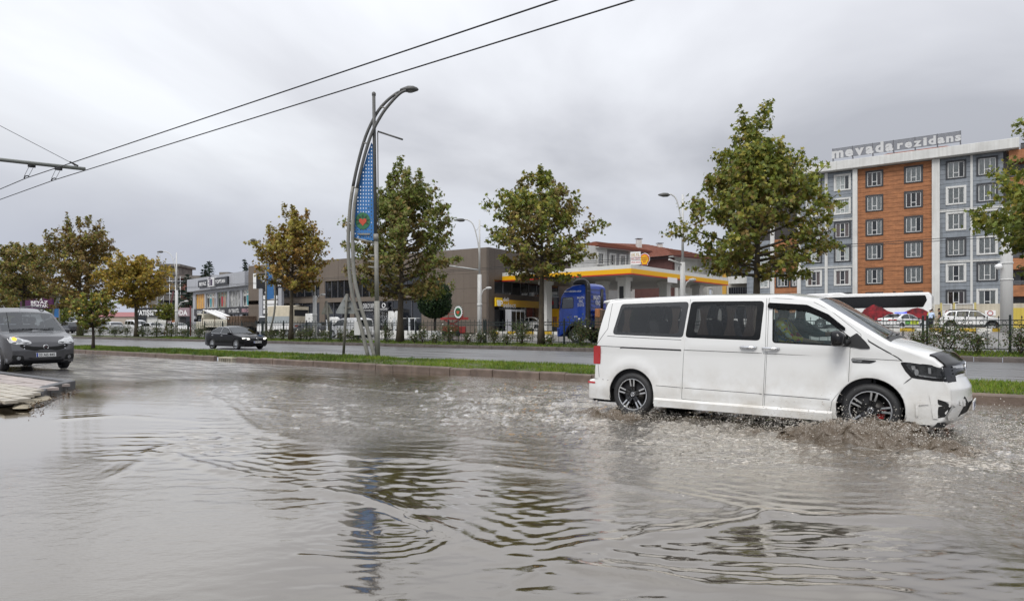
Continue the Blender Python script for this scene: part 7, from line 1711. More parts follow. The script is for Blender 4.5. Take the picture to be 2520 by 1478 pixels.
for j, (u, rx_, rz_) in enumerate(((-.34, .05, .05), (-.22, .12, .09), (-.02, .20, .15), (.18, .19, .14), (.33, .10, .08), (.38, .02, .02))):
 for k in range(12): a = 6.2832 * k / 12; V.append((hd[0] + u, hd[1] + rx_ * math.cos(a), hd[2] + .03 * u + rz_ * math.sin(a) * (1 if math.sin(a) > 0 else .55)))
for j in range(5): F_ += [(j * 12 + k, j * 12 + (k + 1) % 12, j * 12 + 12 + (k + 1) % 12, j * 12 + 12 + k) for k in range(12)]
mb.add(V, F_ + [tuple(range(11, -1, -1)), tuple(range(60, 72))], 0, True); o = mb.build('lamp_head', M_lampd, lp)
MB().lathe([(.001, -.105), (.12, -.085), (.16, -.03), (.14, 0)], (hd[0] + .05, hd[1], hd[2]), n=12).build('lens', mat('lamp_lens', (.16, .16, .15), .15), o)
mb = MB(); mb.tube([lq(930, 323), lq(991, 343, -.25)], .035, 8); mb.build('cross_arm', M_lampd, lp)
mb = MB(); mb.tube([lq(929.5, 325), lq(931, 560)], .022, 6); mb.build('banner_rail', M_lampd, lp)
# the banner sheet with its rows of holes, in a frame
bl_ = [(914, 350), (921, 362), (920, 592), (871, 584), (871.5, 535), (878, 485), (890, 425), (904, 378)]
q_ = [lq(x, y, .0) for x, y in bl_]; outb = [(p[0], p[2]) for p in q_]
M_ban = mat('banner_blue', (.030, .155, .40), .5, var=.10, vs=2); holes_ = []
hp = .105; xs_ = np.arange(min(p[0] for p in outb) + .05, max(p[0] for p in outb), hp); zs_ = np.arange(min(p[1] for p in outb) + .15, max(p[1] for p in outb), hp * 1.32); em_c = (lq(893, 543)[0], lq(893, 543)[2]); er = .285
G_ = np.array([(x, z) for z in zs_ for x in xs_]); ok_ = inpoly(G_, outb) & (edist(G_, outb) > .045) & (np.hypot(G_[:, 0] - em_c[0], G_[:, 1] - em_c[1]) > er + .03)
for g_ in G_[ok_]: holes_.append([(g_[0] + .021 * math.cos(a), g_[1] + .030 * math.sin(a)) for a in np.linspace(0, 6.2832, 7)[:-1]])
vs_ = []; es_ = []
for poly in [outb] + holes_: b0 = len(vs_); vs_ += [Vector(p) for p in poly]; es_ += [(b0 + i, b0 + (i + 1) % len(poly)) for i in range(len(poly))]
v2, _, f2, orig, _, _ = geometry.delaunay_2d_cdt(vs_, es_, [], 0, 1e-6); V2 = np.array([tuple(p) for p in v2]); T2 = np.array([f for f in f2 if len(f) == 3]); c2 = V2[T2].mean(1); keep = inpoly(c2, outb)
hc = np.array([np.mean(h, 0) for h in holes_]); dd = np.abs(c2[:, None] - hc[None]) / np.array([.020, .028]); keep &= ~((dd ** 2).sum(-1).min(1) < .75)
mb = MB(); mb.add([(p[0], .0, p[1]) for p in V2], T2[keep].tolist()); bo = mb.build('banner', M_ban, lp, fix=False)
mb = MB(); mb.tube([lq(871, 585, -.02), lq(922, 597, -.02)], .035, 6); mb.build('banner_foot', M_lampg, lp)
MB().box(em_c[0] - .17, em_c[0] + .28, -.05, -.01, outb[3][1] + .10, outb[3][1] + .16).build('tag_strip', M_lampg, lp)
def emblem(par, c, r_, y):
 o = MB().prism(ell(c[0], c[1], r_, r_ * 1.15, 24), y - .012, y).build('emblem', mat('emblem_green', (.03, .15, .06), .5), par)
 for k in range(7): a = R(-30 + 40 * k); d = Vector((math.cos(a), math.sin(a))); q = Vector((-d.y, d.x)); pc = Vector(c) + d * r_ * .62; MB().prism([tuple(pc - d * r_ * .3), tuple(pc + q * r_ * .16), tuple(pc + d * r_ * .34), tuple(pc - q * r_ * .16)], y - .018, y - .013).build('leaf', mat('emblem_dark', (.012, .05, .025), .5), o)
 hpts = [(c[0] + r_ * .52 * (math.sin(t) ** 3), c[1] - r_ * .10 + r_ * .036 * (13 * math.cos(t) - 5 * math.cos(2 * t) - 2 * math.cos(3 * t) - math.cos(4 * t))) for t in np.linspace(0, 6.2832, 25)[:-1]]
 MB().prism(hpts, y - .026, y - .019).build('fruit', mat('emblem_red', (.52, .07, .03), .5), o); return o
emblem(lp, em_c, er, -.005)
MB().box(lq(884, 820)[0] - .22, lq(884, 820)[0] + .02, .10, .30, lq(884, 824)[2], lq(884, 790)[2]).build('switch_box', M_lampw, lp, bev=.01)
# --- trolley wires and the bracket arm
def wire(t, s0, s1, z, lb, r_=.012, sag=.0, sx=None):
 pts = [tuple(st(s, t, z - sag * math.sin(math.pi * (s - s0) / (s1 - s0)))) for s in np.linspace(s0, s1, 16)]
 o = MB().tube(pts, r_, 5).build('trolley_wire', M_wire); return tag(o, lb, 'overhead wire', 'trolleybus wires')
ZW = 5.80
def sw(x, y): a, z = ROAD.hit(x, y, 0); return a
def on_wire(x, y):                       # point at wire height on the ray through the plan
 Y = (ZW - EYE) * FPX / (HZP - y); return Vector(((x - CXP) / FPX * Y, Y, ZW))
def two(pts, lb, r_=.0125):
 a, b, c = [on_wire(*p) for p in pts]; pre = a + (a - b) * 1.2; post = c + (c - b) * .6
 o = MB().tube([tuple(pre), tuple(a), tuple(b), tuple(c), tuple(post)], r_, 5).build('trolley_wire', M_wire); return tag(o, lb, 'overhead wire', 'trolleybus wires')
two([(0, 465), (65, 437.5), (1370, 0)], 'upper of the two near trolley wires crossing the sky'); two([(0, 490.5), (132, 443), (1558, 0)], 'lower of the two near trolley wires crossing the sky')
HA, HB = on_wire(66, 437), on_wire(133, 442.5)
arm = thing('bracket_arm', 'grey bracket arm carrying the two near trolley wires on hangers', 'wire bracket', (HB.x, HB.y, ZW))
def am(x, y, Y): q = at(x, y, Y); return (q.x - HB.x, q.y - HB.y, q.z - ZW)
Y1, Y2 = HA.y, HB.y
mb = MB(); mb.tube([am(-260, 363, Y1 - 3.2), am(0, 392.5, Y1 - .6), am(210, 415.5, Y2 + .5)], .055, 10); mb.build('arm', mat('arm_grey', (.20, .21, .19), .5), arm)
mb = MB(); mb.tube([am(-300, 150, Y1 - 3), am(0, 309, Y1 - .4), am(175, 400, Y2 + .3), am(190, 412, Y2 + .35)], .008, 5); mb.build('stay_wire', M_wire, arm)
mb = MB(); mb.obox(am(172, 398, Y2 + .3), am(192, 408, Y2 + .35), .04, .05); mb.build('stay_clamp', M_wire, arm)
for k, (x0, y0, x1, y1, Yw) in enumerate(((78, 402, 65, 437, Y1), (144, 409, 132, 443, Y2))):
 hb_ = MB(); hb_.obox(am(x0 - 7, y0 + 5, Yw), am(x0 + 7, y0 + 6, Yw), .10, .09); h_ = hb_.build('hanger', M_wire, arm)
 for dx in (-6, 6): mb = MB(); mb.tube([am(x0 + dx, y0 + 6, Yw), am(x1 + dx * .9, y1 - 4, Yw)], .007, 4); mb.build('hanger_link', M_wire, h_)
 mb = MB(); mb.tube([am(x1 - 6, y1 + 1, Yw), am(x1 - 3, y1 - 4, Yw), am(x1 + 4, y1 - 5, Yw), am(x1 + 7, y1 - 2, Yw)], .018, 5); mb.build('wire_clamp', M_wire, h_)
for t_, lb in ((40.0, 'upper far trolley wire strung before the shops'), (40.7, 'lower far trolley wire strung before the shops')): wire(t_, road_at(380, t_), road_at(2700, t_), 5.85 if t_ < 40.5 else 5.8, lb, .016)
# --- white lighting columns, each with a swan neck
def column(lb, x, yb, ytop, xl, yl, t, low=None, thick=1.0, arm_x=None):
 p = st(road_at(x, t), t, terr(t)); Y = p.y; o = thing('lighting_column', lb, 'street lamp', p, 0, 'white lighting columns')
 def q(a, b): v = at(a, b, Y); return (v.x - p.x, 0, v.z - p.z)
 zt = q(x, ytop)[2]; zm = q(x, ytop)[2] * .55
 mb = MB(); mb.tube([(0, 0, -.1), (0, 0, zm * .55), (0, 0, zm)], [.17 * thick, .155 * thick, .14 * thick], 12); mb.lathe([(.14 * thick, -.12), (.175 * thick, -.1), (.175 * thick, .1), (.14 * thick, .12)], (0, 0, zm * .55), n=12); mb.build('shaft', M_lampw, o)
 mb = MB(); mb.tube([(0, 0, zm), (0, 0, zt)], [.075 * thick, .055 * thick], 10); mb.build('upper_shaft', M_lampw, o)
 if xl is not None:
  e = q(xl, yl); b0 = q(x, yl + (ytop - yl) * -1.0 + 28) if False else (0, 0, zm * 1.22); d = e[0]
  mb = MB(); mb.tube(smooth([b0, (d * .10, 0, b0[2] + (e[2] - b0[2]) * .45), (d * .38, 0, b0[2] + (e[2] - b0[2]) * .88), (d * .75, 0, e[2] + .02), (d, 0, e[2])]), .04, 8); mb.tube([(0, 0, zt - .4), (d * .18, 0, zt - .75), (d * .30, 0, b0[2] + (e[2] - b0[2]) * .78)], .018, 5); mb.build('swan_neck', M_lampw, o)
  s_ = 1 if d > 0 else -1; MB().lathe([(.001, -.36), (.05, -.3), (.12, -.05), (.11, .2), (.04, .32), (.001, .34)], (d + s_ * .2, 0, e[2]), axis='X', n=10).build('lamp_head', M_lampd, o)
 if low:
  e = q(*low); d = e[0]; mb = MB(); mb.tube(smooth([(0, 0, e[2] - .75), (d * .25, 0, e[2] - .45), (d * .5, 0, e[2] - .12), (d, 0, e[2])]), .035, 8); mb.build('low_arm', M_lampw, o)
  s_ = 1 if d > 0 else -1; MB().lathe([(.001, -.22), (.06, -.18), (.10, 0), (.08, .16), (.001, .22)], (d + s_ * .1, 0, e[2] + .03), axis='X', n=10).build('low_lamp', M_lampw, o)
 if arm_x is not None:
  a = q(*arm_x); mb = MB(); mb.tube([(0, 0, a[2] - .25), (a[0], -.6, a[2])], .05, 8); mb.build('wire_arm', M_lampw, o)
 return o
column('white lighting column before the clothes shop, lamp neck bent left', 434.5, 800, 621, 399, 619, 36.4, (456, 741), 1.0)
column('white lighting column between the golden tree and the black triangle sign', 774.5, 800, 640, None, None, 36.4, (792, 725), 1.15, arm_x=(720, 640))
column('white lighting column at the corner of the brown showroom', 1180, 800, 540, 1140, 541, 36.4, (1199, 709), 1.0, arm_x=(1108, 655))
column('white lighting column before the canopy end, rising behind the people carrier', 1680, 800, 478, 1643, 479, 36.4, (1700, 689), 1.0, arm_x=(1640, 640))
big = thing('lighting_column', 'thick pale column with a round camera lamp beside the white off-road car', 'column', st(road_at(2477, 60.5), 60.5, 1.0), 0, 'white lighting columns'); kk = st(road_at(2477, 60.5), 60.5).y / FPX
mb = MB(); mb.tube([(0, 0, 0), (0, 0, 5.5), (0, 0, 9.2)], [13.5 * kk, 12.8 * kk, 9 * kk], 16); mb.build('shaft', M_lampw, big);
for z in (5.0, 3.8): MB().lathe([(13.2 * kk, -.05), (14.6 * kk, -.04), (14.6 * kk, .04), (13.2 * kk, .05)], (0, 0, z), n=16).build('collar', M_lampw, big)
o = MB().lathe([(.001, .2), (.2, .12), (.25, 0), (.2, -.15), (.001, -.25)], (-22 * kk, -.1, EYE + (HZP - 655) * kk - 1.0), n=12).build('camera_lamp', M_swhite, big); MB().tube([(-22 * kk, -.1, EYE + (HZP - 650) * kk - 1.0), (0, 0, EYE + (HZP - 646) * kk - 1.0)], .05, 6).build('bracket', M_lampw, big)
# more bowed posts of the first kind, farther along the median
def bowed(lb, x, yb, ytop, t, s=1):
 p = st(road_at(x, t), t, .22); Y = p.y; o = thing('street_lamp', lb, 'street lamp', p, 0, 'bowed lamp posts with blue banners'); h = EYE + (HZP - ytop) / FPX * Y - .22
 mb = MB(); mb.tube([(0, 0, 0), (0, 0, h)], [.10, .065], 10); mb.build('post', M_lampg, o)
 P_ = [(-.10, .0), (-.42, .12), (-.72, .28), (-.80, .45), (-.68, .62), (-.30, .80), (.25, .93), (.70, .985)] if s > 0 else [(.10, 0), (.42, .12), (.72, .28), (.80, .45), (.62, .62), (.2, .80), (-.45, .95), (-.95, 1.0)]
 for dy in (-.1, .1): mb = MB(); mb.tube(smooth([(a, dy, b * h * .99) for a, b in P_]), .055, 8); mb.build('bowed_pipe', M_lampg, o)
 MB().lathe([(.001, -.3), (.1, -.2), (.16, 0), (.1, .25), (.001, .3)], (P_[-1][0] + s * .2, 0, h * .99), axis='X', n=10).build('lamp_head', M_lampd, o)
 MB().prism([(0, h * .80), (0, h * .40), (-.70 * s, h * .41), (-.60 * s, h * .62)], -.01, .01).build('banner', M_ban, o); mb = MB(); mb.tube([(0, 0, h * .86), (-.9 * s, -.2, h * .88)], .03, 6); mb.build('cross_arm', M_lampd, o); return o
bowed('bowed lamp post with a wide blue banner left of the golden rust tree', 655, 830, 588, 35.2, -1); bowed('bowed lamp post seen through the tall brown tree at the left', 146, 850, 716, 37.0, 1)
# --- warning triangles seen from behind
M_sback = mat('sign_back', (.24, .255, .25), .5, var=.2, vs=3, streak=.4); M_srust = mat('sign_back_worn', (.13, .13, .10), .6, col2=(.24, .24, .21), vs=4); M_spole = mat('sign_pole', (.12, .115, .095), .5, var=.3, vs=4)
def tri(lb, foot, top, tri_px, m, z):
 p = gnd(foot[0], foot[1], z); Y = p.y; o = thing('warning_sign', lb, 'road sign', p, 0, 'warning triangles seen from behind'); q = lambda x, y: (lambda v: (v.x - p.x, v.z - p.z))(at(x, y, Y))
 b, t_ = q(*foot), q(*top); mb = MB(); mb.tube([(b[0], 0, 0), (t_[0], 0, t_[1])], 4.2 * Y / FPX / 2 * 1.6, 8); mb.build('pole', M_spole, o)
 mb = MB(); mb.prism(rpoly([q(*v) for v in tri_px], .07, 3), .07, .085); pl_ = mb.build('plate', m, o)
 for f in (.35, .7): zc_ = t_[1] - f * (t_[1] - q(*tri_px[1])[1]); MB().box(t_[0] - .12, t_[0] + .12, -.02, .07, zc_ - .02, zc_ + .02).build('bracket', M_spole, o)
tri('back of a grey warning triangle on a pole in the near median', (845, 876), (854, 722), [(852, 719), (823, 771), (881, 771)], M_sback, .24)
tri('back of a rusty warning triangle leaning on the far verge', (813, 834), (803, 740), [(803, 737), (789, 773), (820, 771)], M_srust, .33)
# round civic sign on the fence
p = st(road_at(1128, TF + .1), TF + .1, .36); em = thing('civic_emblem_sign', 'small round green and red civic emblem on a stick at the fence', 'sign', p, YAW); k = p.y / FPX; zc_ = EYE + (HZP - 767) * k - .36
MB().tube([(0, 0, 0), (0, 0, zc_ - .4)], .03, 6).build('pole', M_iron, em); o = MB().prism(ell(0, zc_, 13.5 * k, 15.5 * k, 24), -.02, .02).build('rim', M_swhite, em)
for q in range(18): a = 6.2832 * q / 18; MB().lathe([(.001, -.05), (.06, 0), (.001, .05)], (13.5 * k * math.cos(a), 0, zc_ + 15.5 * k * math.sin(a)), n=6).build('boss', mat('emblem_dark', (.012, .05, .025), .5), o)
emblem(em, (0, zc_), 9.5 * k, -.03)
# DEKOYAPI pylon, purple billboard, feather flag, red lift
pyl = Fr(st(road_at(652, 46.5), 46.5).to_2d(), R(-25)); pyo = thing('pylon_sign', 'tall grey pylon with a black DEKOYAPI board above white name plates', 'sign', (pyl.o.x, pyl.o.y, .6), R(-25)); xx = lambda x: pyl.hit(x, 0)[0]; pz_ = lambda y: pyl.hit(652, y)[1] - .6
a0, a1 = xx(631), xx(706); MB().box(a0 - .45, a1, 0, .5, pz_(708), pz_(672)).build('board', M_sblack, pyo); MB().box(a0 - .50, a0 - .02, -.02, .52, pz_(708.5), pz_(671.5)).build('board_side', M_swhite, pyo)
mb = MB(); lettering(mb, 'DEKOYAPI', (a0 + a1) / 2 + .1, -.01, pz_(685), (a1 - a0) * .86, pz_(677) - pz_(685), bold=.03); mb.build('lettering', M_swhite, pyo, fix=False); mb = MB(); lettering(mb, '"Tam havanızda yaşam"', (a0 + a1) / 2 + .1, -.01, pz_(692.5), (a1 - a0) * .74, .28); mb.build('lettering', M_swhite, pyo, fix=False); mb = MB(); lettering(mb, '444 4 44', (a0 + a1) / 2 + .3, -.01, pz_(705), (a1 - a0) * .5, pz_(699) - pz_(705)); mb.build('lettering', M_swhite, pyo, fix=False)
MB().box(xx(636), xx(645), .05, .45, 0, pz_(708)).build('leg', M_silver, pyo); MB().box(xx(684), xx(692), .05, .45, 0, pz_(708)).build('leg', M_silver, pyo)
for k, y in enumerate((719, 731, 743, 754, 766)): o = MB().box(xx(648), xx(682), .0, .4, pz_(y + 4.5), pz_(y - 4.5)).build('name_plate', M_sblack if k == 0 else M_swhite, pyo); mb = MB(); mb.box(xx(652), xx(657), -.012, 0, pz_(y + 2), pz_(y - 2)); mb.build('plate_mark', M_swhite if k == 0 else M_ink, o)
bbf = Fr(st(road_at(92, 45), 45).to_2d(), R(-15)); bbo = thing('billboard', 'plum coloured billboard reading BEYAZ TOPTAN on a post, behind the grey car', 'billboard', (bbf.o.x, bbf.o.y, .5), R(-15)); xx = lambda x: bbf.hit(x, 0)[0]; pz_ = lambda y: bbf.hit(92, y)[1] - .5
MB().box(xx(50), xx(128.5), 0, .3, pz_(758.5), pz_(727)).build('board', mat('plum', (.075, .012, .065), .45), bbo)
for tx, y in (('BEYAZ', 746.5), ('TOPTAN', 755.5)): mb = MB(); lettering(mb, tx, (xx(78) + xx(116)) / 2, -.012, pz_(y), xx(116) - xx(74), pz_(0) - pz_(7.2), bold=.03); mb.build('lettering', M_swhite, bbo, fix=False)
mb = MB(); mb.prism([(xx(97), pz_(737.5)), (xx(104), pz_(737.5)), (xx(104), pz_(729)), (xx(101.5), pz_(733))], -.02, -.005); mb.box(xx(89), xx(98), -.02, -.005, pz_(736), pz_(735)).box(xx(92), xx(98), -.02, -.005, pz_(733.5), pz_(732.5)); mb.build('emblem', M_swhite, bbo)
MB().box(xx(92) - .15, xx(92) + .15, .05, .3, 0, pz_(758.5)).build('post', M_lampd, bbo); o = MB().box(xx(89), xx(102), -.1, 0, pz_(772), pz_(763)).build('small_board', M_swhite, bbo)
for y in (765.5, 768.5): MB().box(xx(90), xx(101), -.11, -.1, pz_(y + .8), pz_(y)).build('stripe', M_ink, o)
def feather(lb, x, yb, yt, t, wd_, m):
 p = st(road_at(x, t), t, terr(t)); k = p.y / FPX; z = lambda y: EYE + (HZP - y) * k - p.z; o = thing('feather_flag', lb, 'flag', p, 0, 'feather flags'); MB().tube(smooth([(0, 0, 0), (-.1 * wd_ * k, 0, z(yb)), (.1 * wd_ * k, 0, z((yb + yt) / 2)), (.6 * wd_ * k, 0, z(yt))]), .03, 6).build('pole', M_lampd, o)
 MB().prism(rpoly([(-.1 * wd_ * k, z(yb)), (.62 * wd_ * k, z(yb)), (1.3 * wd_ * k, z((yb * .3 + yt * .7))), (1.25 * wd_ * k, z(yt + 2)), (.7 * wd_ * k, z(yt)), (.2 * wd_ * k, z(yt * .7 + yb * .3))], .2, 4), -.01, .01).build('sail', m, o)
 for q in range(4): MB().box(.1 * wd_ * k, (.65 + .08 * q) * wd_ * k, -.025, -.012, z(yb - 3 - q * (yb - yt) * .2), z(yb - 4.5 - q * (yb - yt) * .2)).build('print_line', M_cur, o)
feather('pink feather flag right of the grey car roof', 127, 792, 774, 40, 10, mat('flag_pink', (.45, .17, .24), .7)); feather('pale pink feather flag before the clothes shop window', 416, 794, 762, 44, 8, mat('flag_pale', (.60, .42, .46), .7))
for (x0, y0, x1, y1, lb) in ((404, 795, 427, 716, 'slanting dark red steel prop left of the white column before the clothes shop'), (469, 800, 469, 752, 'upright dark red steel pole before the white flatbed')):
 t = 38.5; p = st(road_at(x0, t), t, terr(t)); v = at(x1, y1, p.y); o = MB().tube([(0, 0, 0), (v.x - p.x, 0, v.z - p.z)], .075, 8).build('steel_pole', mat('maroon_paint', (.13, .02, .025), .5), None, p); tag(o, lb, 'pole', 'dark red steel poles')
p = st(road_at(1118, 47), 47, .5); k = p.y / FPX; lf = thing('scissor_lift', 'red scissor lift platform by the blank brown wall', 'work platform', p, YAW); M_lift = mat('lift_red', (.42, .05, .045), .5); z = lambda y: EYE + (HZP - y) * k - .5; wl = 36 * k
MB().box(-wl, wl, -.4, .4, z(786), z(780)).build('deck', M_lift, lf); MB().box(-wl * .8, wl * .8, -.4, .4, .3, .9).build('chassis', M_lift, lf)
for (xa, xb) in ((-wl, wl), ):
 for y in (764.5, 772): mb = MB(); mb.tube([(xa, -.38, z(y)), (xb, -.38, z(y))], .03, 6); mb.build('rail', M_lift, lf)
for x in (-wl, -wl * .3, wl * .4, wl): mb = MB(); mb.tube([(x, -.38, z(782)), (x, -.38, z(764.5))], .03, 6); mb.build('stanchion', M_lift, lf)
for s_ in (-1, 1): mb = MB(); mb.obox((-wl * .7 * s_, -.3, .8), (wl * .7 * s_, -.3, z(786)), .06, .12); mb.build('scissor_leg', M_lift, lf)
MB().box(wl * .45, wl, -.42, -.36, z(782), z(765)).build('panel', M_lift, lf)
for x in (-wl * .6, wl * .6): MB().lathe([(.001, -.1), (.25, -.1), (.25, .1), (.001, .1)], (x, -.45, .25), axis='Y', n=14).build('wheel', M_tyre, lf)
# white fountain wall with big stand-up letters and falling water
fo = Fr(st(0, 41.6).to_2d(), YAW); fwl = thing('fountain', 'long white fountain basin with white spouting troughs before the brown showroom', 'fountain', st(0, 41.6, .40), YAW); fX = lambda x: fo.hit(x, 0)[0]; fZ = lambda x, y: fo.hit(x, y)[1] - .40
M_fw = mat('fountain_white', (.74, .74, .72), .6)
MB().box(fX(782), fX(1075), 0, .5, -.3, fZ(920, 812)).build('basin', M_fw, fwl)
for (xa, xb, yt) in ((856, 873, 783), (965, 988, 781), (1002, 1022, 781), (800, 815, 786)):
 q = MB().box(fX(xa), fX(xb), .1, .6, fZ(xa, yt + 2), fZ(xa, yt)).build('trough', M_fw, fwl)
 for x in (xa + 2, xb - 3): mb = MB(); mb.box(fX(x), fX(x + 3.5), .05, .12, fZ(x, 812), fZ(x, yt)); mb.build('falling_water', mat('falling_water', (.60, .63, .66), .3, var=.3, vs=6, stretch=(4, 4, .4)), q)
for ch, xa, xb, y0, y1, lb in (('B', 733, 755, 808, 771, 'giant white letter B left of the white lighting column'), ('m', 786, 812, 806, 768, 'giant white letter m right of the white lighting column'), ('M', 937, 960, 806, 765, 'giant white slanting letter M right of the curved lamp post')):
 mb = MB(); lettering(mb, ch, (fX(xa) + fX(xb)) / 2, .9, 0, fX(xb) - fX(xa), fZ(xa, y1) - fZ(xa, y0), depth=.35, bold=.06, shear=.0); o = mb.build('giant_letter', M_fw, None, st(0, 41.6, .40 + fZ(xa, y0)), (0, 0, YAW), fix=False); tag(o, lb, 'letter', 'giant white letters by the fountain')
r = np.random.default_rng(77); n = 900; P = np.stack([r.normal((fX(925) + fX(960)) / 2, .9, n), r.normal(.3, .3, n), fZ(930, 800) + np.abs(r.normal(0, .75, n))], 1); D = r.normal(0, 1, (n, 3)); V, F, Cc = leaves_at(P, D, .05, [(.7, .72, .75)], r, None); o = link('fountain_spray', np_mesh('fountain_spray', V, F, mat('spray', (.7, .72, .75), .4), False), None, st(0, 41.6, .40), (0, 0, YAW)); tag(o, kind='stuff')
# fuel pumps, fridges and poster stands under the canopy
def pump(x, t, lb):
 p = st(road_at(x, t), t, GC); o = thing('fuel_pump', lb, 'fuel pump', p, YAW, 'fuel pumps'); MB().box(-.55, .55, -.3, .3, .1, 2.2).build('cabinet', M_swhite, o, bev=.03); MB().box(-.7, .7, -.5, .5, 0, .1).build('plinth', M_conc, o); MB().box(-.40, .40, -.315, -.30, 1.3, 1.8).build('display', M_gblack, o)
 for k in range(4): mb = MB(); mb.tube(smooth([(-.42 + .28 * k, -.32, 1.9), (-.42 + .28 * k, -.42, 1.2), (-.38 + .28 * k, -.40, .7), (-.34 + .28 * k, -.34, 1.5)]), .03, 6); mb.build('hose', M_black, o)
pump(1345, 58.5, 'white fuel pump with black hoses right of the russet plane trunk'); pump(1226, 62, 'white fuel pump left of the drink fridges')
for k, (x, lb) in enumerate(((1232, 'tall grey drinks fridge nearest the shop door'), (1243, 'second drinks fridge outside the shop'), (1254, 'drinks fridge with a white light edge, farthest from the shop door'))):
 v = FK.w(fx_(x), -1.2, GB); o = thing('drinks_fridge', lb, 'fridge', v, FK.yaw, 'fridges outside the shop'); MB().box(-.45, .45, -.35, .35, .05, 2.3).build('case', M_silver, o, bev=.02); MB().box(-.38, .38, -.365, -.35, .3, 2.1).build('glass_door', M_gblack, o); MB().box(.40, .44, -.37, -.35, .2, 2.2).build('light_strip', M_swhite, o)
for k, (x, t, lb) in enumerate(((1366, 57.5, 'yellow poster stand left of the blue lorry cab'),)):
 p = st(road_at(x, t), t, GC); o = thing('poster_stand', lb, 'poster stand', p, YAW); MB().box(-.45, .45, -.05, .05, .4, 2.4).build('board', M_cy, o); MB().box(-.5, .5, -.06, -.05, 2.2, 2.6).build('header', M_sblack, o); MB().box(-.3, .3, -.2, .2, 0, .4).build('foot', M_mull, o); MB().box(-.25, .25, -.065, -.051, .9, 1.4).build('print', M_org, o)
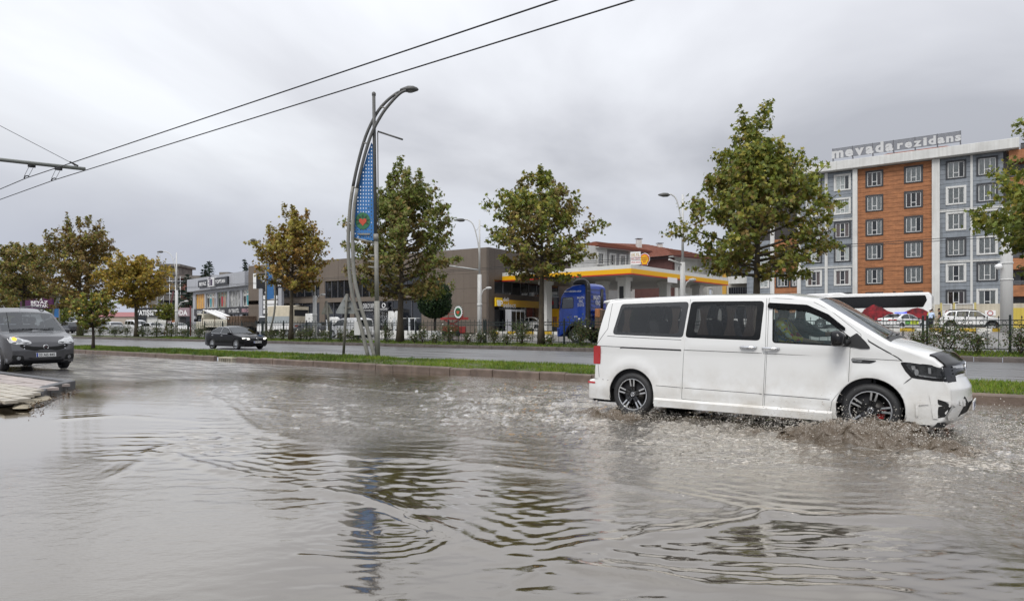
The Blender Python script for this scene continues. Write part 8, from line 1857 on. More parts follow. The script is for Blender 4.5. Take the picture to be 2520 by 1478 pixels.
# ================================================================== LORRIES AND COACH
M_blue = mat('lorry_blue', (.008, .055, .38), .3, coat=.5, var=.15, vs=2); M_cream = mat('tarp_cream', (.58, .52, .40), .8, var=.12, vs=2, streak=.3); M_tgrey = mat('tarp_grey', (.30, .33, .34), .8, var=.1, vs=2); M_rust = mat('rusty_metal', (.12, .08, .055), .8, var=.5, vs=3)
def drive_lorry():
 tn = 36.5; sF = road_at(1371, tn); c = st(sF + 1.12, tn + 1.25, terr(37.5)); o = thing('lorry', 'bright blue tractor lorry with black snorkel behind the fence, facing the fuel station', 'lorry', c, YAW + math.pi)
 P = rpoly([(1.02, .42, .03), (1.12, .55, .08), (1.14, 1.0, .1), (1.10, 2.0, .3), (.90, 3.02, .3), (.55, 3.45, .3), (.05, 3.68, .3), (-.95, 3.76, .12), (-1.12, 3.60, .12), (-1.14, 1.3, .05), (-1.12, 1.02, .02), (-1.0, 1.0, .01)], .05, 4)
 W = widthf(1.22, 1.12, -1.14, lf=.4, df=.14, lr=.2, dr=.03, zb=2.9, th=.22, tuck=.02, zt=.5)
 b = Body(P[1:], W, .06, (.05, .07, .02), .12, 11, .9); win = rpoly([(.80, 2.20), (.70, 2.86), (.02, 2.88), (-.06, 2.80), (-.06, 2.22)], .07, 3)
 bd = b.skin(lambda i, f: False, 3); b.patch(bd, b.side_poly([(-.27, .52, .66)]), [win], 0, .15, sides=(-1, 1)); bd.build('cab', M_blue, o)
 mb = MB(); b.patch(mb, win, [], -.01, .2); pair(mb, 'window', G_car, o); mb = MB(); b.patch(mb, offs(win, -.03), [offs(win, .01)], .005, .3); pair(mb, 'window_frame', M_black, o)
 panel = rpoly([(-.30, 2.25), (-.30, 2.98), (-.92, 2.98), (-.92, 2.25)], .08, 3); mb = MB(); b.patch(mb, panel, [offs(panel, .02)], .006, .3); pair(mb, 'panel_edge', M_blue, o)
 bv = b.bvh(); mb = MB(); drape(bv, mb, rpoly([(-.95, 2.1), (-.90, 2.95), (.90, 2.95), (.95, 2.1)], .08, 3), 'front', .006, .15); mb.build('windscreen', G_dark, o)
 mb = MB(); drape(bv, mb, rpoly([(-.8, 1.1), (.8, 1.1), (.8, 1.8), (-.8, 1.8)], .05, 3), 'front', .006, .15); mb.build('grille', M_black, o)
 def left_txt(tx, x, z, w_, h_): mb = MB(); lettering(mb, tx, 0, 0, 0, w_, h_, bold=.02, xf=lambda p: (x - p[0], b.y(x - p[0], z + p[2]) + .008, z + p[2])); mb.build('lettering', M_swhite, o, fix=False)
 left_txt('www.malatyavinc.com.tr', .02, 3.22, 1.25, .13); left_txt('MALATYA', -.61, 2.78, .52, .15); left_txt('VİNÇ', -.61, 2.56, .30, .15)
 for z in (2.46, 2.38, 2.30): left_txt('0422 000 00 00', -.61, z, .48, .05)
 left_txt('520', -.25, 1.62, .22, .1)
 for k in range(7): z = 1.7 + .28 * k; MB().box(-1.19, -1.13, -1.0, 1.0, z, z + .06).build('rib', M_blue, o)
 for tx, z, w_ in (('MALATYA', 2.75, 1.1), ('VİNÇ', 2.42, .65)): mb = MB(); lettering(mb, tx, 0, 0, 0, w_, .26, bold=.02, xf=lambda p: (-1.20, -(p[0]) + .1, z + p[2])); mb.build('lettering', M_swhite, o, fix=False)
 mb = MB(); pts = [(-1.14, 1.20, 1.1)] + [(-1.12, 1.21, 1.1 + .14 * k) for k in range(1, 17)]; mb.tube(pts, [.155 + (.02 if k % 2 else 0) for k in range(17)], 10); mb.tube(smooth([(-1.12, 1.21, 3.3), (-1.08, 1.18, 3.62), (-.80, 1.05, 3.84), (-.2, .95, 3.86), (.15, .93, 3.72)]), [.16] * 8 + [.18] * 4 + [.17, .14, .10, .05, .02], 10); mb.build('snorkel', M_black, o)
 mb = MB(); mb.tube([(-.27 + .74 * math.cos(a), 1.20, .52 + .74 * math.sin(a)) for a in np.linspace(.05, math.pi - .05, 14)], .07, 6); pair(mb, 'wing', M_black, o)
 for sg in (-1, 1): arch_mb = MB(); arch_liner(arch_mb, -.27, .52, .68, sg * 1.18, sg * .5); arch_mb.build('wheel_housing', M_dark, o)
 mb = MB(); mb.box(.95, 1.16, -1.2, 1.2, .40, .98); mb.build('bumper', M_blue, o, bev=.04); MB().box(1.0, 1.3, 1.2, 1.42, 2.2, 2.95).build('mirror', M_black, o, bev=.04); MB().box(.75, .95, -.2, .2, 3.3, 3.42).build('roof_light', mat('lamp_orange', (.6, .2, .12), .3), o)
 add_wheels(o, [(-.27, s_ * 1.08, .51) for s_ in (-1, 1)] + [(-3.7, s_ * 1.02, .51) for s_ in (-1, 1)], .51, .30, .32, '8'); MB().box(-6, .9, -.45, .45, .62, .95).build('chassis', M_dark, o)
 MB().box(-2.0, -1.5, -.9, 1.1, .9, 2.1).build('crane_base', M_rust, o, bev=.05); MB().box(-1.9, -1.55, .7, 1.15, 1.6, 2.15).build('crane_arm', mat('crane_orange', (.40, .16, .06), .6, var=.4, vs=4), o, bev=.04); MB().tube([(-1.6, .3, 2.0), (-1.6, .3, 3.4)], .10, 8).build('exhaust', M_black, o)
 MB().box(-6.0, -2.2, -1.2, 1.2, 1.5, 1.75).build('deck', M_dark, o)
drive_lorry()
def cab_box(o, x0, x1, hw, z0, z1, m, win=True):
 P = rpoly([(x1 - .05, z0, .02), (x1, z0 + .2, .05), (x1, z0 + (z1 - z0) * .45, .1), (x1 - .35, z1, .15), (x0, z1, .08), (x0, z0, .02)], .05, 3); W = widthf(hw, x1, x0, lf=.3, df=.1, lr=.1, dr=.01, zb=z0 + (z1 - z0) * .5, th=.12)
 b = Body(P[1:] , W, .05, (.03, .05, .01), .12, 9, .9); zb, zt = z0 + (z1 - z0) * .48, z1 - .14; wn = rpoly([(x0 + .25, zb), (x1 - .14, zb), (x1 - .38, zt), (x0 + .25, zt)], .05, 3); bd = b.skin(); b.patch(bd, b.side_poly([]), [wn], 0, .15, sides=(-1, 1)); bd.build('cab', m, o)
 mb = MB(); b.patch(mb, wn, [], -.008, .2); pair(mb, 'window', G_dark, o); bv = b.bvh(); mb = MB(); drape(bv, mb, rpoly([(-hw * .85, zb), (hw * .85, zb), (hw * .8, zt), (-hw * .8, zt)], .05, 3), 'front', .008, .12); mb.build('windscreen', G_dark, o); mb = MB(); mb.box(x1 - .25, x1 - .1, hw + .02, hw + .2, zb, zb + .35); pair(mb, 'mirror', M_black, o)
# covered pick-up, its open back towards us
p = st(road_at(684, 41.2), 41.2 + 1.0, terr(41.5)); pk = thing('pickup', 'white pick-up with a tall cream canvas cover behind the golden rust tree', 'pick-up truck', p, YAW + math.pi + R(9))
cab_box(pk, 1.6, 3.3, .95, .45, 2.05, P_white); x0, x1, hw = -2.0, 1.55, 1.05
MB().box(x0, x1, -hw, hw, .65, 1.30).build('bed', P_white, pk, bev=.03); MB().box(x0, x1, -hw - .02, -hw, 1.32, 2.0).box(x0, x1, hw, hw + .02, 1.32, 2.0).build('cover_skirt', M_tgrey, pk)
mb = MB(); mb.add([(x0, -hw, 2.0), (x0, -hw, 3.0), (x0, 0, 3.12), (x0, hw, 3.0), (x0, hw, 2.0), (x1, -hw, 2.0), (x1, -hw, 3.0), (x1, 0, 3.12), (x1, hw, 3.0), (x1, hw, 2.0)], [(0, 1, 6, 5), (1, 2, 7, 6), (2, 3, 8, 7), (3, 4, 9, 8), (5, 6, 7, 8, 9)]); mb.build('cover', M_cream, pk, bev=.0)
MB().box(x0 - .03, x0, -hw, hw, 1.32, 2.02).build('tailboard', M_cream, pk); MB().box(x0 - .03, x0, -hw, hw, 2.66, 2.98).build('cover_flap', M_cream, pk); MB().box(x0 - .02, x0, hw - .12, hw, 2.0, 2.7).build('cover_post', M_cream, pk)
MB().box(x0 + .06, x0 + .1, -hw + .02, hw - .02, 1.32, 2.66).build('load_space', M_void, pk)
for s_ in (-1, 1): MB().box(x0 - .035, x0 - .001, s_ * .55 - .32, s_ * .55 + .32, .95, 1.12).build('tail_lettering', mat('tail_red', (.5, .10, .05), .5, var=.7, vs=9), pk)
add_wheels(pk, [(2.35, s_ * .82, .34) for s_ in (-1, 1)] + [(-1.0, s_ * .82, .34) for s_ in (-1, 1)], .34, .20, .22, '6'); MB().box(-1.9, 3.0, -.6, .6, .35, .65).build('chassis', M_dark, pk)
# cream flatbed lorry with poles on its bed
p = st(road_at(522, 44.5), 45.5, terr(44.5)); fb = thing('lorry', 'cream flatbed lorry with boarded sides and a load of white poles before the grey shop', 'lorry', p, YAW + math.pi)
cab_box(fb, 2.2, 3.9, 1.0, .6, 2.5, P_cream); MB().box(-3.4, 2.1, -1.05, 1.05, .85, 1.05).build('bed', P_cream, fb)
for k in range(3):
 for xx_ in ((-3.4, -.7), (-.65, 2.05)): MB().box(xx_[0], xx_[1], 1.02, 1.06, 1.07 + .25 * k, 1.29 + .25 * k).build('side_board', P_cream, fb)
for xx_ in (-3.4, -.68, 2.06): MB().box(xx_ - .05, xx_ + .05, 1.0, 1.09, .9, 1.95).build('stake', M_rust, fb)
mb = MB(); mb.box(2.0, 2.1, -1.0, -.92, 1.0, 2.9).box(2.0, 2.1, .92, 1.0, 1.0, 2.9).box(2.0, 2.1, -1, 1, 2.8, 2.9); mb.build('headboard', P_cream, fb)
for k in range(7): MB().tube([(2.4, -.75 + .25 * k, 2.95 - .05 * (k % 2)), (-2.6, -.7 + .25 * k, 1.75 + .05 * (k % 3))], .085, 7).build('pole', M_swhite, fb)
add_wheels(fb, [(2.9, s_ * .85, .40) for s_ in (-1, 1)] + [(-1.9, s_ * .85, .40) for s_ in (-1, 1)], .40, .24, .25, '6'); MB().box(-3.2, 3.4, -.5, .5, .5, .85).build('chassis', M_dark, fb)
p = st(road_at(578, 45.5), 46.2, terr(45)); sk = thing('skip_trailer', 'rusty brown ribbed skip trailer between the flatbed and the covered pick-up', 'trailer', p, YAW + math.pi); MB().box(-1.9, 1.9, -1, 1, .9, 2.15).build('tub', M_rust, sk, bev=.05)
for k in range(7): MB().box(-1.8 + .6 * k - .05, -1.8 + .6 * k + .05, 1.0, 1.08, .9, 2.12).build('rib', M_rust, sk)
add_wheels(sk, [(x, s_ * .85, .38) for x in (-1.0, .9) for s_ in (-1, 1)], .38, .22, .22, '6'); MB().box(-1.8, 1.8, -.5, .5, .5, .9).build('chassis', M_dark, sk)
# long white coach with the red mountain print
tn = 76.0; sA, sB = road_at(1952, tn), road_at(2294, tn); Lb = sB - sA; c = st((sA + sB) / 2, tn + 1.27, 1.15); co = thing('coach', 'long white touring coach with black window band and red mountain print, before the residence', 'coach', c, YAW + math.pi); hx = Lb / 2
P = rpoly([(hx - .15, .35, .03), (hx, .6, .15), (hx - .02, 1.5, .2), (hx - .35, 3.1, .5), (hx - 1.2, 3.72, .5), (hx - 4.6, 3.78, .3), (hx - 5.0, 3.62, .2), (-hx + .3, 3.60, .25), (-hx, 3.2, .2), (-hx - .02, .9, .1), (-hx + .05, .38, .05)], .1, 5)
W = widthf(1.27, hx, -hx, lf=1.0, df=.12, lr=.5, dr=.06, zb=2.0, th=.05); b = Body(P[1:], W, .10, (.05, .12, .05), .3, 9, .9); bd = b.skin(); b.patch(bd, b.side_poly([(hx - 2.7, .5, .58), (-hx + 3.2, .5, .58)]), [], 0, .4, sides=(-1, 1)); bd.build('body', P_white, co)
zc = lambda y: ROAD.hit(2150, y, tn)[1] - 1.15
band = rpoly([(hx - .25, 2.05), (hx - .55, 2.6), (hx - 1.2, 3.25), (-hx + .55, 3.28), (-hx + .42, 2.8), (-hx + .75, 2.12)], .18, 4); mb = MB(); b.patch(mb, band, [], .012, .3); pair(mb, 'window_band', M_gblack, co)
bv = b.bvh(); mb = MB(); drape(bv, mb, rpoly([(-1.0, 2.0), (1.0, 2.0), (.95, 3.2), (-.95, 3.2)], .15, 4), 'back', .012, .2); mb.build('rear_window', M_gblack, co); mb = MB(); drape(bv, mb, rpoly([(-1.1, 1.3), (1.1, 1.3), (1.05, 3.2), (-1.05, 3.2)], .15, 4), 'front', .012, .2); mb.build('windscreen', M_gblack, co)
for k in range(2): mb = MB(); mb.box(-hx - .03, -hx + .02, .85 - 2 * .85 * k - .12, .85 - 2 * .85 * k + .12, .9, 1.6); mb.build('tail_light', M_red, co)
M_mtn = mat('mountain_print', (.012, .008, .010), .4, vs=1.9, detail=6, col2=(.42, .02, .03))
m7 = lambda x, y: (lambda q: ((sA + sB) / 2 - q[0], q[1] - 1.15))(ROAD.hit((3300 + x / 3.166) / 1.6254, (1150 + y / 3.166) / 1.6254, tn))
for poly in ([(450, 320), (500, 270), (560, 240), (590, 218), (628, 208), (665, 225), (705, 238), (750, 268), (800, 292), (850, 312), (880, 330), (840, 420), (520, 420)], [(990, 312), (1050, 290), (1100, 265), (1170, 250), (1240, 266), (1290, 290), (1312, 310), (1290, 420), (1040, 420)]):
 pp_ = [m7(*q) for q in poly]; pp_ = [(x + random.uniform(-.05, .05), z) for x, z in densify(pp_, .5)]; mb = MB(); b.patch(mb, pp_, [], .014, .35, sides=(1,)); mb.build('mountain_print', M_mtn, co)
mb = MB(); lettering(mb, 'Temsa', 0, 0, 0, .9, .22, xf=lambda p: (-hx - .05, -p[0] + .55, 2.0 + p[2])); mb.build('lettering', M_ink, co, fix=False)
for x in np.linspace(-hx + 1.2, hx - 1.4, 6): MB().box(x - .12, x + .12, .9, 1.1, 3.62, 3.72).build('roof_vent', M_black, co)
for x in (hx - 2.0, -hx + 1.6): mb = MB(); b.patch(mb, rpoly([(x, 1.95), (x - .9, 1.95), (x - .9, 1.65), (x, 1.65)], .05, 3), [rpoly([(x - .03, 1.92), (x - .87, 1.92), (x - .87, 1.68), (x - .03, 1.68)], .05, 3)], .012, .3, sides=(1,)); mb.build('hatch', M_mull, co)
mb = MB(); mb.tube([(hx - .6, 1.1, 3.3), (hx + .25, 1.3, 3.35), (hx + .35, 1.35, 3.0)], .08, 8); pair(mb, 'mirror', M_black, co)
add_wheels(co, [(hx - 2.7, s_ * 1.1, .50) for s_ in (-1, 1)] + [(-hx + 3.2, s_ * 1.1, .50) for s_ in (-1, 1)], .50, .29, .3, '8'); MB().box(-hx + .5, hx - .5, -1, 1, .3, .6).build('chassis', M_dark, co)
# far traffic seen past the end of the residence wall: none
# ================================================================== PEOPLE
M_skin = mat('skin', (.38, .22, .15), .55); M_hair = mat('hair_dark', (.012, .009, .008), .6); M_shoe = mat('shoe_black', (.015, .015, .015), .5); M_denim = mat('denim', (.05, .07, .12), .85, var=.2, vs=10); M_navy = mat('trousers_navy', (.018, .02, .03), .85); M_tee = mat('tee_black', (.012, .012, .014), .85); M_sky = mat('shirt_pale_blue', (.45, .55, .72), .8); M_hiviz = mat('vest_hiviz', (.62, .75, .08), .6, var=.2, vs=6)
def floral():
 m = bpy.data.materials.new('shirt_floral'); m.use_nodes = True; t = m.node_tree; b = t.nodes['Principled BSDF']; tc = t.nodes.new('ShaderNodeTexCoord'); v = t.nodes.new('ShaderNodeTexVoronoi'); v.inputs['Scale'].default_value = 26; t.links.new(tc.outputs['Object'], v.inputs['Vector'])
 r_ = t.nodes.new('ShaderNodeValToRGB'); r_.color_ramp.interpolation = 'CONSTANT'; e = r_.color_ramp.elements; e[0].color = (.62, .46, .03, 1); e[1].position = .42; e[1].color = (.50, .05, .05, 1)
 for p_, c_ in ((.55, (.60, .45, .04, 1)), (.72, (.05, .16, .30, 1)), (.82, (.62, .60, .52, 1))): q = r_.color_ramp.elements.new(p_); q.color = c_
 sp = t.nodes.new('ShaderNodeSeparateColor'); t.links.new(v.outputs['Color'], sp.inputs[0]); t.links.new(sp.outputs[0], r_.inputs[0]); t.links.new(r_.outputs[0], b.inputs['Base Color']); b.inputs['Roughness'].default_value = .8; MATS['shirt_floral'] = m; return m
M_floral = floral()
def person(label, loc, yaw, J, mats, hair=M_hair, cap=None, beard=False, extra=None):
 names = list(J); idx = {n: i for i, n in enumerate(names)}
 rad = dict(pelvis=(.155, .13), waist=(.135, .105), chest=(.165, .115), neck0=(.075, .075), neck=(.056, .058), head0=(.068, .075), head=(.078, .095), head1=(.072, .088), top=(.035, .04), shl=(.072, .072), shr=(.072, .072), ell=(.048, .048), elr=(.048, .048), wrl=(.032, .032), wrr=(.032, .032), hal=(.040, .022), har=(.040, .022), hil=(.098, .098), hir=(.098, .098), knl=(.063, .063), knr=(.063, .063), anl=(.043, .043), anr=(.043, .043), hel=(.045, .04), her=(.045, .04), tol=(.036, .028), tor=(.036, .028))
 E = [('pelvis', 'waist'), ('waist', 'chest'), ('chest', 'neck0'), ('neck0', 'neck'), ('neck', 'head0'), ('head0', 'head'), ('head', 'head1'), ('head1', 'top'), ('chest', 'shl'), ('shl', 'ell'), ('ell', 'wrl'), ('wrl', 'hal'), ('chest', 'shr'), ('shr', 'elr'), ('elr', 'wrr'), ('wrr', 'har'), ('pelvis', 'hil'), ('hil', 'knl'), ('knl', 'anl'), ('anl', 'hel'), ('hel', 'tol'), ('pelvis', 'hir'), ('hir', 'knr'), ('knr', 'anr'), ('anr', 'her'), ('her', 'tor')]
 V = [Vector(J[n]) for n in names]; Ed = [(idx[a], idx[b]) for a, b in E]; R_ = [rad[n] for n in names]
 for s_ in ('l', 'r'):                                  # five fingers of unequal length on each hand
  h = Vector(J['ha' + s_]); w_ = Vector(J['wr' + s_]); d = (h - w_).normalized(); q = d.cross(Vector((0, 0, 1)) if abs(d.z) < .8 else Vector((1, 0, 0))).normalized(); dn = d.cross(q)
  for f, (o_, ln) in enumerate(((-.030, .062), (-.010, .075), (.010, .070), (.030, .055))):
   a, b = h + q * o_ + d * .02, h + q * o_ * 1.1 + d * (.02 + ln * .55); c = b + d * ln * .4 - dn * .018; k = len(V); V += [a, b, c]; R_ += [(.011, .011), (.010, .010), (.008, .008)]; Ed += [(idx['ha' + s_], k), (k, k + 1), (k + 1, k + 2)]
  k = len(V); V += [w_ + d * .035 - q * .035, w_ + d * .075 - q * .055]; R_ += [(.014, .014), (.011, .011)]; Ed += [(idx['wr' + s_], k), (k, k + 1)]
 me = bpy.data.meshes.new('skeleton'); me.from_pydata([tuple(v) for v in V], Ed, []); o = bpy.data.objects.new('person', me); COL.objects.link(o)
 sk = o.modifiers.new('skin', 'SKIN'); sk.use_smooth_shade = True; su = o.modifiers.new('sub', 'SUBSURF'); su.levels = 1; su.render_levels = 1
 for i, v in enumerate(me.skin_vertices[0].data): v.radius = R_[i]; v.use_root = (i == idx['pelvis'])
 dg = bpy.context.evaluated_depsgraph_get(); ev = o.evaluated_get(dg); m2 = bpy.data.meshes.new_from_object(ev, depsgraph=dg); bpy.data.objects.remove(o); bpy.data.meshes.remove(me); m2.name = 'person'
 m2.materials.clear()
 for mm in mats: m2.materials.append(mm)
 reg = {'shl': 0, 'shr': 0, 'ell': 0, 'elr': 0, 'chest': 0, 'waist': 0, 'neck0': 0, 'pelvis': 1, 'hil': 1, 'hir': 1, 'knl': 1, 'knr': 1, 'anl': 1, 'anr': 1, 'hel': 3, 'her': 3, 'tol': 3, 'tor': 3}
 pts = []; rg = []
 for a, b in E:
  for f in (0, .2, .4, .6, .8, 1): pts.append(Vector(J[a]).lerp(Vector(J[b]), f)); na = a if f < .5 else b; rg.append(reg.get(na, 2) if not (na in ('ell', 'elr') and extra == 'short') else 2)
 pts = np.array([tuple(p) for p in pts]); rg = np.array(rg); C_ = np.array([tuple(p.center) for p in m2.polygons]); n_ = np.array([((pts - c) ** 2).sum(1).argmin() for c in C_]); m2.polygons.foreach_set('material_index', rg[n_].astype(np.int32)); m2.polygons.foreach_set('use_smooth', np.ones(len(m2.polygons), bool))
 o = link('person', m2, None, loc, (0, 0, yaw)); tag(o, label, 'person')
 hd = Vector(J['head']); up = (Vector(J['top']) - Vector(J['head0'])).normalized(); fw = Vector((1, 0, 0)); fw = (fw - up * fw.dot(up)).normalized(); lf = up.cross(fw)
 def hp(f, l, u): return hd + fw * f + lf * l + up * u
 if cap: MB().lathe([(.085, .0), (.098, .02), (.092, .07), (.05, .105), (.001, .11)], tuple(hp(0, 0, .035)), n=12).add([tuple(hp(.07, -.06, .045)), tuple(hp(.16, -.04, .04)), tuple(hp(.16, .04, .04)), tuple(hp(.07, .06, .045))], [(0, 1, 2, 3)]).build('cap', cap, o)
 else: MB().lathe([(.086, -.01), (.094, .03), (.085, .075), (.05, .11), (.001, .118)], tuple(hp(-.012, 0, .03)), n=12).build('hair', hair, o)
 if beard: MB().lathe([(.001, -.05), (.045, -.035), (.05, .0), (.04, .02)], tuple(hp(.045, 0, -.075)), n=8).build('beard', hair, o)
 MB().add([tuple(hp(.088, -.013, -.025)), tuple(hp(.088, .013, -.025)), tuple(hp(.115, 0, -.03)), tuple(hp(.09, 0, .02))], [(0, 1, 2), (1, 3, 2), (3, 0, 2)], 0, True).build('nose', mats[2], o)
 for s_ in (-1, 1): MB().lathe([(.001, -.008), (.011, 0), (.001, .008)], tuple(hp(.086, s_ * .034, .012)), n=8).build('eye', M_gblack, o); MB().lathe([(.001, -.03), (.017, 0), (.001, .03)], tuple(hp(-.005, s_ * .088, -.005)), n=6).build('ear', mats[2], o)
 MB().box(-.006, .006, -.025, .025, -.005, .005).build('mouth', mat('lips', (.25, .09, .07), .5), o, tuple(hp(.082, 0, -.062)))
 return o
def stand(h=1.75, lean=0.0, arms=None, step=.0):
 k = h / 1.75; J = dict(pelvis=(0, 0, .95), waist=(.01 + lean * .2, 0, 1.10), chest=(.01 + lean * .55, 0, 1.32), neck0=(.01 + lean * .8, 0, 1.46), neck=(.02 + lean * .9, 0, 1.51), head0=(.035 + lean, 0, 1.575), head=(.04 + lean * 1.05, 0, 1.635), head1=(.035 + lean * 1.1, 0, 1.69), top=(.03 + lean * 1.1, 0, 1.73))
 for s_, y in (('l', 1), ('r', -1)):
  J['sh' + s_] = (.0 + lean * .75, .185 * y, 1.40); J['el' + s_] = (-.02 + lean * .8, .235 * y, 1.13); J['wr' + s_] = (.06 + lean, .25 * y, .90); J['ha' + s_] = (.085 + lean, .25 * y, .83)
  J['hi' + s_] = (0, .095 * y, .90); J['kn' + s_] = (.02 + step * y, .11 * y, .50); J['an' + s_] = (-.02 + step * y * 1.5, .12 * y, .10); J['he' + s_] = (-.03 + step * y * 1.5, .12 * y, .045); J['to' + s_] = (.15 + step * y * 1.5, .14 * y, .03)
 J.update(arms or {}); return {n: tuple(c * k for c in v) for n, v in J.items()}
def spot(x, t): return st(road_at(x, t), t, 1.10)
person('bearded man in a black t-shirt and jeans talking beside the off-road car', spot(2313, 66.5), YAW + R(170), stand(1.80, .03, dict(elr=(.02, -.26, 1.13), wrr=(.22, -.16, 1.10), har=(.29, -.12, 1.12))), [M_tee, M_denim, M_skin, M_shoe], beard=True, extra='short')
person('officer in yellow high visibility vest and white cap beside the coach tail', spot(2288, 67.2), YAW - R(30), stand(1.78, .02, dict(ell=(.10, .24, 1.16), wrl=(.28, .12, 1.18), hal=(.34, .08, 1.20))), [M_hiviz, M_navy, M_skin, M_shoe], cap=M_swhite)
person('person in a pale blue shirt bending forward before the officer in the vest', spot(2290, 65.4), YAW + R(75), stand(1.72, .22, dict(ell=(.30, .22, 1.10), wrl=(.42, .14, .98), hal=(.47, .12, .93), elr=(.30, -.22, 1.10), wrr=(.42, -.14, .98), har=(.47, -.12, .93))), [M_sky, M_navy, M_skin, M_shoe])
def seated(x, y, z, hands):
 J = dict(pelvis=(0, 0, .10), waist=(-.03, 0, .26), chest=(-.07, 0, .47), neck0=(-.08, 0, .61), neck=(-.07, 0, .66), head0=(-.055, 0, .725), head=(-.045, 0, .785), head1=(-.05, 0, .84), top=(-.055, 0, .88))
 for s_, q in (('l', 1), ('r', -1)):
  J['sh' + s_] = (-.07, .20 * q, .55); J['hi' + s_] = (.03, .10 * q, .09); J['kn' + s_] = (.46, .13 * q, .14); J['an' + s_] = (.56, .13 * q, -.28); J['he' + s_] = (.55, .13 * q, -.33); J['to' + s_] = (.70, .13 * q, -.34)
 J.update(hands); return {n: (v[0] + x, v[1] + y, v[2] + z) for n, v in J.items()}
person('passenger in a yellow floral shirt in the front seat of the white people carrier', VO, vyaw, seated(.58, -.50, .93, dict(elr=(.12, -.27, .34), wrr=(.36, -.20, .30), har=(.43, -.18, .29), ell=(.10, .24, .32), wrl=(.30, .10, .27), hal=(.36, .08, .26))), [M_floral, M_navy, M_skin, M_shoe])
person('driver in a teal top at the wheel of the white people carrier', VO, vyaw, seated(.58, .42, .93, dict(elr=(.20, -.24, .38), wrr=(.44, -.16, .40), har=(.50, -.14, .42), ell=(.20, .24, .38), wrl=(.44, .16, .40), hal=(.50, .14, .42))), [mat('top_teal', (.09, .17, .18), .8), M_navy, M_skin, M_shoe])
DO = dob.location.copy()
person('driver in dark clothes behind the windscreen of the grey boxy car', DO, DY, seated(.12, .42, .62, dict(elr=(.20, -.24, .38), wrr=(.44, -.14, .36), har=(.50, -.12, .38), ell=(.20, .24, .38), wrl=(.44, .14, .36), hal=(.50, .12, .38))), [M_tee, M_navy, M_skin, M_shoe])
# ================================================================== SPLASH
def splash_mat(name, col, tr=.35, rough=.12):
 m = bpy.data.materials.new(name); m.use_nodes = True; t = m.node_tree; b = t.nodes['Principled BSDF']; L = t.links.new
 geo = t.nodes.new('ShaderNodeNewGeometry'); at_ = t.nodes.new('ShaderNodeAttribute'); at_.attribute_name = 'thin'; n = t.nodes.new('ShaderNodeTexNoise'); n.inputs['Scale'].default_value = 95; n.inputs['Detail'].default_value = 6; n.inputs['Roughness'].default_value = .7; L(geo.outputs['Position'], n.inputs['Vector'])
 ma = t.nodes.new('ShaderNodeMath'); ma.operation = 'MULTIPLY_ADD'; L(at_.outputs['Fac'], ma.inputs[0]); ma.inputs[1].default_value = .22; L(n.outputs[0], ma.inputs[2])
 mr = t.nodes.new('ShaderNodeMapRange'); mr.inputs[1].default_value = .55; mr.inputs[2].default_value = .72; L(ma.outputs[0], mr.inputs[0])
 mc = t.nodes.new('ShaderNodeMixRGB'); L(mr.outputs[0], mc.inputs[0]); mc.inputs[1].default_value = (*col, 1); mc.inputs[2].default_value = (.56, .51, .44, 1); L(mc.outputs[0], b.inputs['Base Color']); b.inputs['Roughness'].default_value = rough
 bp = t.nodes.new('ShaderNodeBump'); bp.inputs['Strength'].default_value = .5; bp.inputs['Distance'].default_value = .010; L(n.outputs[0], bp.inputs['Height']); L(bp.outputs[0], b.inputs['Normal'])
 tp = t.nodes.new('ShaderNodeBsdfTransparent'); mx = t.nodes.new('ShaderNodeMixShader'); n2 = t.nodes.new('ShaderNodeTexNoise'); n2.inputs['Scale'].default_value = 26; n2.inputs['Detail'].default_value = 5; L(geo.outputs['Position'], n2.inputs['Vector'])
 m2 = t.nodes.new('ShaderNodeMath'); m2.operation = 'MULTIPLY_ADD'; L(at_.outputs['Fac'], m2.inputs[0]); m2.inputs[1].default_value = .66; L(n2.outputs[0], m2.inputs[2])
 m3 = t.nodes.new('ShaderNodeMapRange'); m3.inputs[1].default_value = .72; m3.inputs[2].default_value = .86; L(m2.outputs[0], m3.inputs[0]); L(m3.outputs[0], mx.inputs[0]); L(b.outputs[0], mx.inputs[1]); L(tp.outputs[0], mx.inputs[2]); L(mx.outputs[0], t.nodes['Material Output'].inputs[0]); return m
M_spl = splash_mat('splash_water', (.085, .060, .036))
def vl(x, y, z): return VM @ Vector((x, y, z))
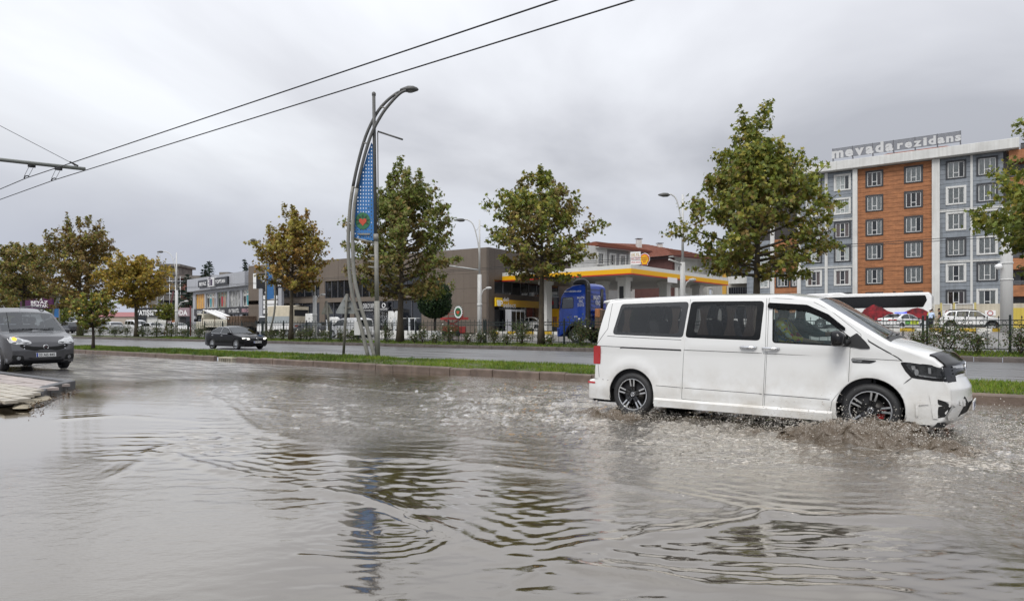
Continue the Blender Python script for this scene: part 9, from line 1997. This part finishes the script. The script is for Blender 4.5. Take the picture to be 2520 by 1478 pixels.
def sheet(x0, x1, ybase, ycrest, hf, seed, nx=170, nv=34, fold=.10):
 u = np.linspace(0, 1, nx); v = np.linspace(0, 1, nv); Ug, Vg = np.meshgrid(u, v, indexing='ij'); X = x0 + (x1 - x0) * Ug; H_ = hf(Ug) * (1 + .55 * fbm(Ug * 9, Ug * 0 + seed, 3, seed))
 prof_z = np.sin(np.minimum(Vg, .78) / .78 * math.pi / 2) - np.maximum(Vg - .78, 0) * .9; prof_y = Vg ** 1.2
 Y = ybase(Ug) + (ycrest(Ug) - ybase(Ug)) * prof_y - fold * np.maximum(Vg - .7, 0); Z = H_ * prof_z
 n1, n2 = fbm(X * 7, Vg * 4 + seed, 4, seed, .6), fbm(X * 15, Vg * 9 + seed, 3, seed + 3)
 Y = Y + .085 * n1 * np.minimum(1, Vg * 3); Z = Z + (.05 * n2 + .03 * n1) * np.minimum(1, Vg * 2) - .05
 P = np.stack([X, Y, Z], -1).reshape(-1, 3); M4 = np.array(VM); P = P @ M4[:3, :3].T + M4[:3, 3]; P[:, 2] += .0
 i = np.arange(nx * nv).reshape(nx, nv); F = np.stack([i[:-1, :-1], i[1:, :-1], i[1:, 1:], i[:-1, 1:]], -1).reshape(-1, 4); thin = np.clip((Vg - .45) / .5, 0, 1) * .9 + .5 * np.clip(np.abs(Ug - .5) * 2 - .8, 0, 1) / .2
 o = link('splash', np_mesh('splash', P, F, M_spl, True, {'thin': np.clip(thin, 0, 1).ravel()})); tag(o, kind='stuff'); return o
bump_ = lambda a, c, w_: (lambda u: a * np.exp(-((u - c) / w_) ** 2))
sheet(.15, 2.95, lambda u: -1.62 - .25 * np.sin(u * 3.1), lambda u: -1.24 - .30 * np.sin(u * 3.0), lambda u: .08 + .25 * np.exp(-((u - .50) / .30) ** 2) + .10 * np.exp(-((u - .86) / .10) ** 2), 3)
sheet(.6, 2.7, lambda u: -1.30 + 0 * u, lambda u: -1.06 + 0 * u, lambda u: .10 + .24 * np.exp(-((u - .55) / .3) ** 2), 8, 120, 24, .05)
sheet(-2.75, -1.05, lambda u: -1.35 - .15 * np.sin(u * 3.1), lambda u: -1.10 + 0 * u, lambda u: .05 + .13 * np.exp(-((u - .45) / .35) ** 2), 5, 120, 22, .05)
# drops, each a small blob
M_drop = mat('water_drop', (.60, .56, .50), .12, spec=.6)
OCT_V = np.array([(1, 0, 0), (-1, 0, 0), (0, 1, 0), (0, -1, 0), (0, 0, 1), (0, 0, -1)], float); OCT_F = np.array([(0, 2, 4), (2, 1, 4), (1, 3, 4), (3, 0, 4), (2, 0, 5), (1, 2, 5), (3, 1, 5), (0, 3, 5)])
def drops(n, fn, smin, smax, seed):
 r = np.random.default_rng(seed); P = fn(r, n); M4 = np.array(VM); P = P @ M4[:3, :3].T + M4[:3, 3]; s_ = smin + (smax - smin) * r.random(n) ** 3; st_ = np.stack([r.uniform(.7, 2.0, n), r.uniform(.7, 1.4, n), r.uniform(.6, 1.5, n)], 1) * s_[:, None]
 V = (P[:, None] + OCT_V[None] * st_[:, None]).reshape(-1, 3); F = (np.arange(n)[:, None, None] * 6 + OCT_F[None]).reshape(-1, 3); o = link('spray_drops', np_mesh('spray_drops', V, F, M_drop, True)); tag(o, kind='stuff')
def f1(r, n):
 x = np.clip(r.normal(1.55, .72, n), -.2, 3.1); z = np.abs(r.normal(.0, .13, n)) * (1.35 - np.abs(x - 1.6) * .35) + .03 + .10 * r.random(n); y = -1.12 - np.abs(r.normal(.18, .26, n)); return np.stack([x, y, z], 1)
def f2(r, n): x = r.uniform(2.55, 3.6, n); z = np.abs(r.normal(0, .22, n)) * np.exp(-(x - 2.6) * .6) + .02; y = r.normal(-.25, .55, n); return np.stack([x, y, z], 1)
def f3(r, n): x = r.normal(-1.9, .55, n); z = np.abs(r.normal(0, .075, n)) + .03; y = -1.0 - np.abs(r.normal(.12, .2, n)); return np.stack([x, y, z], 1)
def f4(r, n): x = r.uniform(-1.3, .6, n); z = np.abs(r.normal(0, .05, n)) + .03; y = -1.0 - np.abs(r.normal(.15, .3, n)); return np.stack([x, y, z], 1)
drops(4500, f1, .0015, .008, 1); drops(2600, f2, .0015, .009, 2); drops(1700, f3, .0015, .007, 3); drops(1100, f4, .0015, .007, 4)
